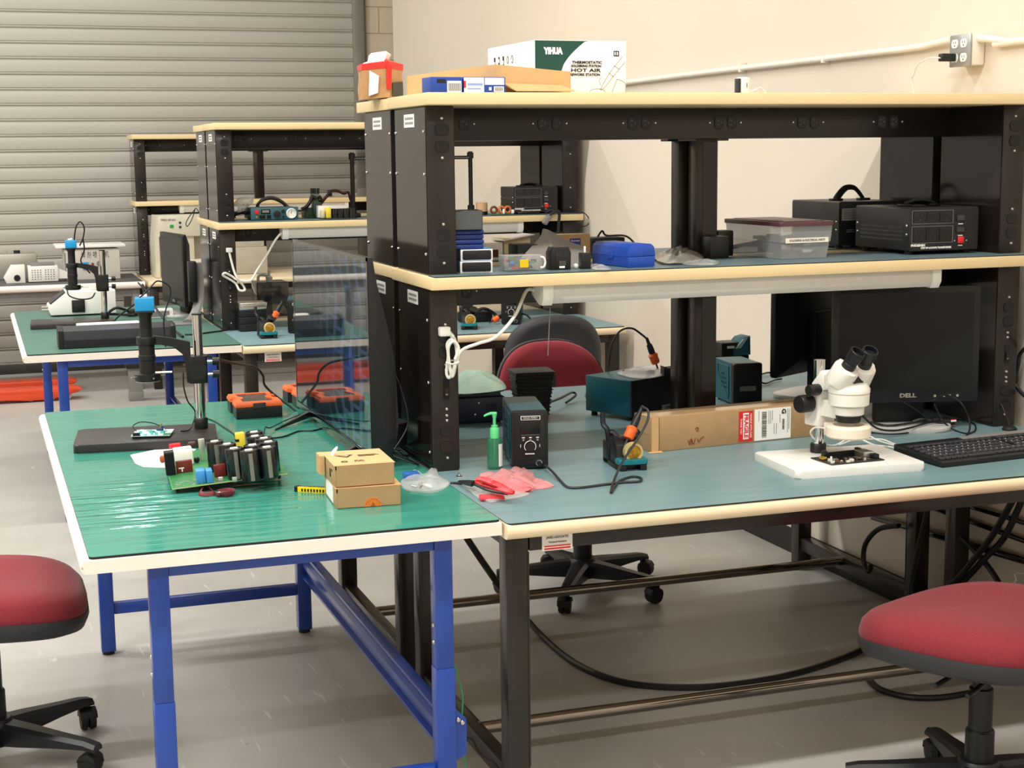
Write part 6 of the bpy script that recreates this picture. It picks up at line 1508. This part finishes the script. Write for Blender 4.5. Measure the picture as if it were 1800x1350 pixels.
# roll, coil board, far transformer
yy = 4.2; x0, x1 = X(838, 376, yy), X(856, 376, yy)
t = thing('cable_roll', 'small cream and black roll beside the far boom stand', 'roll', ((x0 + x1) / 2, yy, z)); r = (x1 - x0) / 2 * 1.1
b = MB(); b.lathe([(r, 0), (r, .018), (r * .8, .02)], n=24); b.out('core', m_blk, t); MB().lathe([(r * .97, .018), (r * .97, Zh(847, 356, yy) - z), (r * .5, Zh(847, 356, yy) - z)], n=24).out('winding', mat('cream_tape_roll', 'c8a37c', .6), t)
t = thing('coil_board', 'green board with two copper ring coils on the far shelf', 'circuit board', (X(863, 378, 4.13), 4.12, z)); w = X(902, 378, 4.13) - X(863, 378, 4.13)
MB().box(0, w, 0, .08, .004, .007).out('board', m_pcb, t)
for i, (fx, mt_) in enumerate(((.16, mat('dark_copper_coil', '6b3a2c', .4)), (.5, mat('copper_ring', 'c9713f', .35, .3)), (.78, MATS['copper_ring']))):
    b = MB(); b.tube([(w * fx + .015 * cos(R_(a)), .02, .026 + .015 * sin(R_(a))) for a in range(0, 360, 30)], .006, n=8, closed=True); b.out('ring_coil', mt_, t)
MB().box(w * .92, w * 1.02, -.002, .012, .007, .026, .002).out('white_cap', m_white, t); MB().box(w * .52, w * .6, .0, .01, .007, .03, .001).out('white_stub', m_white, t)
x0 = X(903, 377, 4.15); x1 = X(969, 377, 4.15)
transformer((x0, 4.15, z), R_(0), 'black step transformer with sockets on the far middle row shelf', w=.235, d=.2)
t = thing('clamp_camera', 'grey clip with black cord draped over the far shelf edge', 'clip', at(978, 388, 'y', 4.07)); tl = V(t.location); yy = 4.07
b = W(t); b.m = M.Translation(at(962, 385, 'y', yy) - tl) @ M.Rotation(R_(35), 4, 'Y') @ M.Identity(4); b.box(-.012, .012, -.015, .015, -.03, .025, .004); b.out('clip_body', m_grey, t)
b = W(t); b.tube([at(a, c, 'y', yy - .01) for a, c in ((966, 378), (975, 372), (983, 374), (982, 392), (981, 410), (981, 430))], .008); b.tube([at(a, c, 'y', yy) for a, c in ((960, 372), (968, 370), (976, 372))], .012); b.out('cord', m_cable, t)
cable([V((X(985, 378, 4.14), 4.14, SZ + .003)), V((X(1000, 378, 4.13), 4.13, SZ + .003))] + [at(a, c, 'y', 4.12) for a, c in ( (1014, 374), (1026, 374), (1035, 384), (1034, 394), (1024, 398), (1017, 392))], .0025, m_cable, 'cable', 'thin black wire looped at the right end of the far shelf')

# lamps of the other rows
dup(lm, (0, .535 + OFF2, zl), 0, 'white shelf lamp under the middle row shelf', skip=('lamp_cord', 'coiled_cord', 'plug', 'pull_string'))
dup(lm, (0, .535 + OFF3, zl), 0, 'white shelf lamp under the rear riser by the roller door', skip=('lamp_cord', 'coiled_cord', 'plug', 'pull_string'))
yq = OFF2 + .57
t = thing('power_cable', 'white coiled lamp cord plugged into the middle row riser post', 'cord', at(403, 440, 'y', yq)); tl = V(t.location)
b = W(t); p = at(403, 440, 'y', yq); b.box(p.x - .014, p.x + .014, yq - .01, yq + .017, p.z - .01, p.z + .012, .004); b.out('plug', m_white, t)
b = W(t); S2 = lambda P: [at(a, c, 'y', yq - .006 * i % .02) for i, (a, c) in enumerate(P)]
b.tube(S2([(403, 443), (407, 460), (412, 478), (418, 490), (428, 503), (430, 510), (421, 510), (414, 498), (402, 490), (392, 484), (396, 480), (408, 486), (418, 492), (440, 493), (452, 475), (468, 450), (484, 422), (496, 408)]), .0055, n=8); b.out('cord', m_wcable, t)

# ================================================================ middle row bench top
z = HZ
x0, x1 = X(422, 583, 4.08), X(470, 583, 4.08)
for k in range(4):
    b = MB(M.Translation(((x0 + x1) / 2, 4.14, z + .001 + k * .034))); w2 = (x1 - x0) / 2
    b.box(-w2, w2, -.06, .06, 0, .031, .004); b.box(-w2 - .002, w2 + .002, -.062, .062, .026, .033, .002)
    if k == 3: b.use(m_screw)
    toptray = o = b.out('storage_tray', m_blk); tag(o, ('bottom', 'second', 'third', 'top')[k] + ' black tray of the stack beside the middle row riser post', 'tray', 'black trays by the middle riser post')
o = MB().tube([((x0 + x1) / 2 - w2, 4.072, z + .137), ((x0 + x1) / 2 - w2 + .004, 4.07, z + .112), ((x0 + x1) / 2 + w2 - .004, 4.07, z + .112), ((x0 + x1) / 2 + w2, 4.072, z + .137)], .003, raw=True).out('wire_handle', m_screw, toptray, label='silver wire handle')
is2 = dup(bpy.data.objects['iron_stand'], (X(458, 596, 3.76), 3.76, z), R_(-4), 'iron stand with brass wool on the middle row bench, left of the television')
def dupiron(px, py, yy, d, label, cab): return iron(at(px, py, 'y', yy), d, label, L=.05, cab=cab)
dupiron(482, 558, 3.84, V((.5, .1, .86)), 'orange and black soldering iron in the middle row iron stand', [at(494, 537, 'y', 3.85), at(500, 536, 'y', 3.9), at(505, 545, 'y', 3.95)])
dup(st1, (X(507, 587, 3.93), 3.93, z), R_(-12), 'teal soldering station beside the middle row iron stand, cut off by the television')
dup(bpy.data.objects['iron_stand'], (X(806, 577, 3.76), 3.72, z), R_(-18), 'iron stand with brass wool on the far right of the middle row bench')
dup(st1, (X(881, 571, 3.87), 3.86, z), R_(-22), 'teal soldering station far behind the red chair backrest')
iron(at(868, 563, 'z', z + .02), V((.9, .3, .35)), 'orange tipped soldering iron lying beside the far teal station', L=.04, cab=[at(890, 550, 'y', 3.88), at(897, 548, 'y', 3.85)])
cable(zc([(908, 560, .02), (920, 552, .05), (932, 560, .04), (936, 575, .01), (918, 574), (925, 583), (938, 585), (930, 578), (912, 584)], z, .004), .004, m_cable, 'cable', 'tangled black cable right of the far teal station')
t = thing('rework_gadget', 'dark equipment and hose heap behind the far iron stand', 'gadget', (X(812, 560, 4.0), 4.0, z)); b = MB(); b.box(0, .16, 0, .08, 0, .05, .006); b.box(0, .06, .0, .05, .05, .1, .006); b.tube([(.05, -.02, .05), (.1, -.03, .07), (.15, -.02, .05), (.18, -.03, .02)], .008); b.out('gadget_body', m_blk_m, t)
# things on the bench behind the middle row
yy = 4.75; x0, x1 = X(452, 530, yy), X(508, 530, yy)
t = thing('dispenser_box', 'smoky box with white valve on the bench behind the middle row', 'dispenser', (x0, yy, z - .003)); h = Zh(480, 495, yy) - z
MB().box(0, x1 - x0, 0, .16, 0, h, .006).out('smoky_case', film('smoky_case_film', '2c2f30', .72), t); MB().box(.03, (x1 - x0) * .5, .02, .1, .01, h * .6, .004).out('inner_unit', m_dgrey, t)
b = MB(); b.lathe([(.018, 0), (.018, .025), (.008, .03), (.008, .06)], ((x1 - x0) * .45, .05, h), n=16); b.tube([((x1 - x0) * .45, .05, h + .03), ((x1 - x0) * .15, .05, h + .035), ((x1 - x0) * .1, .05, h)], .008); b.out('white_valve', m_white, t)
t = thing('small_screen', 'small black box standing on the bench at the far right wall', 'box', (X(1012, 545, 4.9), 4.9, z - .003)); MB().box(0, .08, 0, .05, 0, .2, .004).out('box_body', m_blk, t); MB().box(.03, .06, -.002, 0, .12, .17).out('grey_mark', m_grey, t)

# ================================================================ middle row green table
z = T1Z
yy = 3.70; x0, x1 = X(103, 600, yy), X(310, 603, yy); h = Zh(200, 571, yy + .06) - z
t = thing('sheet_cutter', 'long black bar machine lying along the front of the farther green table', 'machine', (x0, yy, z)); w = x1 - x0
h = .088
MB().prism([(0, .004), (.02, .0), (.13, 0), (.14, .02), (.14, h * .8), (.12, h), (.03, h), (.004, h * .86), (.0, h * .45)], .02, w - .02, 'yz', .002).out('bar_body', m_dgrey, t)
b = MB(); b.prism([(-.004, .01), (.0, h * .42), (.0, .01)], .025, w - .025, 'yz'); b.prism([(-.006, .012), (-.006, h * .40), (.01, h * .40), (.01, .012)], .03, w - .03, 'yz', .002); b.out('lower_front', m_blk, t)
for x in (0, w - .022): MB().prism([(-.004, 0), (.142, 0), (.144, .02), (.144, h * .84), (.122, h * 1.03), (.028, h * 1.03), (-.002, h * .9), (-.006, .02)], x, x + .022, 'yz', .003).out('end_cap', m_blk, t)
sc2 = dup(sc1, (-.655, 4.68, z), R_(-3), 'camera microscope with blue cube on the farther green table')
# white wedge machine
yy = 5.15; x0, x1 = X(90, 556, yy), X(205, 556, yy); zt = Zh(150, 512, yy) - z; w = x1 - x0
t = thing('hot_plate_machine', 'white wedge fronted machine behind the farther camera microscope', 'machine', (x0, yy, z))
MB().prism([(0, .008), (w, .008), (w, zt), (w * .26, zt), (-.01, zt * .42), (-.012, zt * .3)], 0, .22, 'xz', .004).out('machine_body', m_white, t)
MB().prism([(.004, zt * .5), (w * .235, zt * .98), (w * .225, zt * 1.0), (-.004, zt * .53)], .015, .18, 'xz').out('control_panel', m_dgrey, t)
b = MB(); 
for zz in (.05, .035): b.use(m_solder).cyl((-.045, .04, zz), (-.008, .04, zz), .006, n=10)
b.out('spigot', None, t)
b = MB(); 
for xx in (.03, w - .03):
    for y in (.03, .19): b.cyl((xx, y, 0), (xx, y, .01), .012, n=10)
b.out('machine_foot', m_blk, t)
b = MB(); b.box(w * .32, w * .52, -.012, .0, .02, zt * .66, .003); b.use(m_blk); b.out('socket_plate', m_grey, t); MB().box(w * .36, w * .5, -.016, -.011, .028, zt * .5, .002).out('power_socket', m_blk, t)
MB().box(w * .62, w * .72, .05, .16, zt, zt + .012, .004).out('top_cover', m_offwhite, t)
# papers and rolled film on the bar machine
p = at(140, 562, 'z', z + .1)
t = thing('paper_roll', 'white rolled sheet lying behind the long black bar', 'paper', (X(134, 565, 4.05), 4.05, z)); b = MB(); L_ = X(246, 560, 4.05) - X(134, 565, 4.05)
b.lathe([(.028, 0), (.03, .02), (.03, L_ - .01), (.02, L_)], (0, 0, .06), ax='x', n=20, sx=1, sy=.5); b.box(.0, L_, -.02, .05, .0, .032, .004); b.out('paper_body', m_paper, t); b = MB(); b.use(m_ink)
for k in range(6): b.box(.05 + k * .05, .07 + k * .05, -.031, -.0295, .055, .06)
b.out('print', None, t)
# monitor seen edge on
yy = 4.95
zb_, zt_ = Zh(300, 530, yy) - z, Zh(300, 410, yy) - z
m3 = monitor((X(303, 480, yy), yy, z), R_(-82), 'black monitor on the farther green table seen almost edge on', z0=.06, h=.37)
P0 = at(335, 458, 'y', 4.6); t = thing('tablet_stand', 'dark panel on bent grey stand beside the edge on monitor', 'stand', (X(336, 575, 4.55), 4.55, z)); tl = V(t.location)
b = W(t); b.tube([at(345, 462, 'y', 4.6), at(350, 500, 'y', 4.6), at(348, 535, 'y', 4.58), at(340, 556, 'y', 4.55), V((X(330, 575, 4.5), 4.5, z + .01))], .014, n=8, flat=2.2); b.box(X(300, 575, 4.5), X(352, 575, 4.5), 4.44, 4.6, z, z + .008, .003); b.out('stand_frame', m_grey, t)
b = W(t); b.box(X(329, 480, 4.62), X(343, 480, 4.62), 4.56, 4.62, Zh(335, 530, 4.6), Zh(335, 459, 4.6), .004); b.out('panel', m_blk, t)
G2 = 'cables on the farther green table'
for i, (P, r, lab) in enumerate((
    ([(250, 500, 4.5), (262, 520, 4.45), (276, 545, 4.3), (300, 575, 4.1), (322, 597, 3.9)], .006, 'thick black cable slanting down in front of the edge on monitor'),
    ([(243, 497, 4.6), (252, 510, 4.5), (254, 540, 4.3), (257, 570, 4.1), (258, 590, 3.95)], .004, 'black cable hanging straight down left of the slanting one'),
    ([(200, 565, 4.5), (212, 553, 4.6), (230, 540, 4.7), (244, 528, 4.8)], .004, 'black lead rising to the right from the white roll'),
    ([(325, 588, 4.0), (345, 590, 4.0), (370, 588, 4.05), (396, 584, 4.1), (406, 578, 4.15)], .004, 'black cable lying along the green table to the riser foot'),
    ([(320, 520, 4.9), (335, 535, 4.8), (355, 550, 4.7), (372, 562, 4.6), (395, 570, 4.5)], .004, 'black cable sloping behind the edge on monitor'),
    ([(140, 432, 4.72), (146, 418, 4.72), (148, 400, 4.72), (141, 390, 4.72), (134, 398, 4.72), (131, 415, 4.72), (131, 428, 4.72)], .0035, 'black cable loop rising over the far blue camera'),
    ([(146, 420, 4.72), (148, 440, 4.72), (142, 458, 4.73), (150, 470, 4.74), (158, 480, 4.76)], .0035, 'black cable dropping right of the far blue camera'),
    ([(118, 510, 4.66), (122, 520, 4.64), (140, 526, 4.64), (160, 524, 4.66), (167, 515, 4.68)], .0035, 'black lead sagging around the far ring light'))):
    q = [at(a, c, 'y', e) for a, c, e in P]; q = [V((v.x, v.y, max(v.z, z + r))) for v in q]
    if i in (0, 1, 2, 3, 4): q[-1].z = z + r if i != 2 else q[-1].z
    cable(q, r, m_cable, 'cable', lab, group=G2)
t = thing('charger_heap', 'heap of black chargers and cables left of the edge on monitor', 'charger', (X(225, 545, 5.0), 5.0, z)); b = MB(); b.box(0, .1, 0, .06, 0, .035, .008); b.box(.05, .15, .05, .1, 0, .06, .01); b.tube([(0, 0, .03), (-.06, -.02, .05), (-.1, .0, .02), (-.05, .05, .01), (.03, -.04, .01)], .007); b.out('charger_body', m_blk_m, t)
t = thing('white_adapter', 'small white box under the cables left of the edge on monitor', 'box', (X(268, 540, 4.7), 4.85, z)); MB().box(-.02, .12, 0, .08, 0, .045, .004).out('box_body', m_white, t); MB().box(.0, .1, -.002, 0, .008, .036).out('front_panel', m_grey, t)

# ================================================================ rear row
z = HZ
m_gmat = mat('slate_table_mat', '4b4d4c', .5)
t = thing('work_table', 'rear white edged table by the roller door holding white machines', 'table', (-1.9, 7.40, 0), 0, GT); zt = HZ - .003
pr = [(.78, zt), (.02, zt)] + [(.02 - .02 * sin(R_(a)), zt - .022 + .022 * cos(R_(a))) for a in range(15, 180, 15)] + [(.02, zt - .044), (.78, zt - .044)]
MB().prism(pr, 0, 1.88, 'yz').out('table_top', m_white_edge, t); 
for x in (.04, 1.8):
    for y in (.06, .7): MB().box(x, x + .05, y, y + .05, 0, zt - .044, .003).out('leg', m_grey, t)
MB().box(.09, 1.8, .06, .1, zt - .1, zt - .044, .002).out('front_rail', m_grey, t)
tag(MB().box(-1.89, -.03, 7.43, 8.17, z - .003, z).out('bench_mat', m_gmat), 'dark slate mat on the rear white edged table', 'mat', 'anti static mats')
yy = 7.62; a = X(28, 495, yy); c = X(45, 495, yy); h = Zh(30, 467, yy) - z
t = thing('power_block', 'white block with black socket and slanted left side on the rear table', 'machine', (a, yy, z)); w = c - a
MB().prism([(-.06, .0), (w, 0), (w, h), (-.025, h), (-.075, h * .3)], 0, .14, 'xz', .004).out('block_body', m_white, t); MB().prism([(w * .15 + .022 * cos(R_(q)), h * .3 + .022 * sin(R_(q))) for q in range(0, 360, 45)], -.006, .0, 'xz').out('socket', m_blk, t)
a = X(50, 492, yy); c = X(103, 492, yy); h = Zh(70, 468, yy) - z; w = c - a
t = thing('vented_box', 'white box with perforated front on the rear table', 'machine', (a, yy, z)); b = MB(); b.box(0, w, 0, .16, .004, h, .005); b.use(m_grey)
b.mats = [m_white, m_grey]; b.k = [0] * len(b.k)
for gx in (.14, .58):
    for i in range(4):
        for j in range(5): b.use(m_grey).prism([(w * gx + i * .018 + .005 * cos(R_(q)), h * .2 + j * h * .14 + .004 * sin(R_(q))) for q in range(0, 360, 60)], -.0012, .001, 'xz')
b.out('box_body', None, t); MB().box(.02, w - .02, .03, .13, h, h + .02, .004).out('top_cover', m_grey, t); MB().prism([(w, .02), (w + .06, .02), (w + .06, h * .55), (w, h * .8)], .02, .14, 'xz').out('side_duct', m_white, t)
yy = 7.95; a = X(-25, 480, yy); c = X(67, 480, yy); h = Zh(40, 446, yy) - z
t = thing('steel_cabinet', 'silver steel cabinet with two knobs at the left end of the rear table', 'machine', (a, yy, z)); MB().box(0, c - a, 0, .2, 0, h, .01).out('cabinet_body', mat('brushed_steel_box', 'a8a59d', .35, .5), t)
b = MB(); b.use(m_blk).cyl((.62 * (c - a), .08, h), (.62 * (c - a), .08, h + .02), .022, n=14); b.out('knob', None, t); b = MB(); b.use(m_screw).cyl((.42 * (c - a), .08, h), (.42 * (c - a), .08, h + .02), .006, n=8); b.box(.42 * (c - a) - .018, .42 * (c - a) + .018, .075, .085, h + .016, h + .022); b.out('wing_nut', None, t)
yy = 7.72; a = X(115, 486, yy); c = X(212, 486, yy); h = Zh(160, 438, yy) - z; w = c - a
t = thing('spray_cabinet', 'white cabinet with black Chinese characters on the rear table', 'machine', (a, yy, z)); MB().box(0, w, 0, .3, 0, h, .004).out('cabinet_body', m_offwhite, t)
MB().box(-.055, w + .04, -.03, .33, h + .012, h + .03, .003).out('lid_plate', m_white, t); b = MB(); b.box(.04, w - .04, .02, .28, h, h + .013); b.out('lid_spacer', m_grey, t)
text('lettering', '焊 剂 喷 雾 机', .05, (w * .3, -.001, h * .8), FRONT, m_ink, t, wid=w * .5)
MB().box(w * .32, w * .42, -.02, 0, h * .35, h * .58, .003).out('blue_module', MATS['camera_blue'], t); MB().box(w * .48, w * .52, -.012, 0, h * .36, h * .55, .002).out('red_switch', m_dred, t)
b = MB(); b.use(m_grey).lathe([(.02, 0), (.018, -.015)], (w * .63, 0, h * .52), ax='y', n=16); b.out('dial', None, t); MB().box(w * .0, w * .02, -.002, 0, .02, h - .02).out('edge_strip', m_grey, t)
# beige machine under the rear riser
yy = 7.62; a, c = X(279, 400, yy), X(346, 400, yy) + .08; z1, z2 = Zh(300, 416, yy), Zh(300, 379, yy)
t = thing('beige_machine', 'tall beige machine with green button under the rear riser', 'machine', (a, yy, z)); tl = V(t.location); m_bg = mat('beige_machine_paint', 'd2cdbb', .5)
b = W(t); b.box(a, c, yy, yy + .25, z1, z2, .004); b.prism([(a - .03, z), (a, z), (a, z2), (a - .012, z2), (a - .03, z1 - .02)], yy + .01, yy + .3, 'xz'); b.out('head', m_bg, t)
b = W(t); b.box(a + .02, c + .04, yy + .2, yy + .5, z, z2 - .02, .004); b.box(a + .18, a + .24, yy + .03, yy + .2, z + .12, z1, .003); b.box(a + .14, c + .02, yy + .02, yy + .25, z + .06, z + .12, .003); b.out('column', m_bg, t)
b = W(t); b.box(c + .06, c + .42, yy + .1, yy + .5, z, z + .19, .004); b.box(c + .05, c + .2, yy + .12, yy + .4, z + .19, z + .28, .003); b.box(c + .18, c + .40, yy + .1, yy + .4, z + .19, z + .295, .003); b.box(c + .04, c + .14, yy + .12, yy + .3, z + .28, z + .38, .003); b.out('side_unit', mat('grey_beige_paint', 'b3afa2', .5), t)
text('lettering', 'MRD-4016A', .022, (.015, -.001, z2 - z - .03), FRONT, m_ink, t, wid=.1)
MB().box(.075, .1, -.004, 0, z2 - z - .085, z2 - z - .062, .002).out('green_button', mat('green_button_plastic', '1f9a4a', .4), t); b = MB()
for zz in (.05, .08): b.use(m_dgrey).lathe([(.009, 0), (.008, -.006)], (.145, 0, z2 - z - zz), ax='y', n=12)
b.out('indicator', None, t)
cable([at(a_, c_, 'y', 7.5) for a_, c_ in ((344, 366), (338, 374), (332, 382), (327, 392), (329, 398), (335, 390), (340, 378), (344, 366), (350, 374), (353, 382))], .003, m_cable, 'cable', 'thin black cable loop hanging from the rear riser shelf')
# red pallet truck
t = thing('pallet_truck', 'orange red pallet truck with two forks on the floor at the roller door', 'pallet truck', (-1.0, 7.15, 0)); m_pj = mat('orange_red_paint', 'd84a26', .35, vary=.06)
for y in (0, .4):
    b = MB(); b.prism([(-.9, .085), (-.9, .03), (.05, .03), (.15, .012), (.3, .012), (.4, .03), (.5, .055), (.52, .07), (.47, .085)], y, y + .16, 'xz', .006); b.box(-.9, .3, y - .002, y + .003, .06, .075); f = b.out('fork', m_pj, t)
    b = MB(); 
    for x in (.2, .33, .43): b.cyl((x, y + .04, .022), (x, y + .12, .022), .022, n=16)
    b.out('roller', m_offwhite, f)
MB().box(-1.05, -.88, -.02, .58, .03, .3, .01).out('pump_housing', m_pj, t)
# grey pedestal
yy = 6.93; p = at(241, 705, 'z', 0); t = thing('steel_pedestal', 'grey square steel pedestal on the floor below the middle row table', 'pedestal', (p.x, p.y, 0))
MB().box(-.042, .042, 0, .08, 0, .34, .003).out('post', mat('pedestal_grey', '7f7f80', .5), t); MB().box(-.045, .045, -.003, .083, 0, .06, .003).out('foot_plate', MATS['pedestal_grey'], t); MB().box(-.06, .3, -.02, .1, .215, .26, .006).out('cross_bar', m_blk, t)
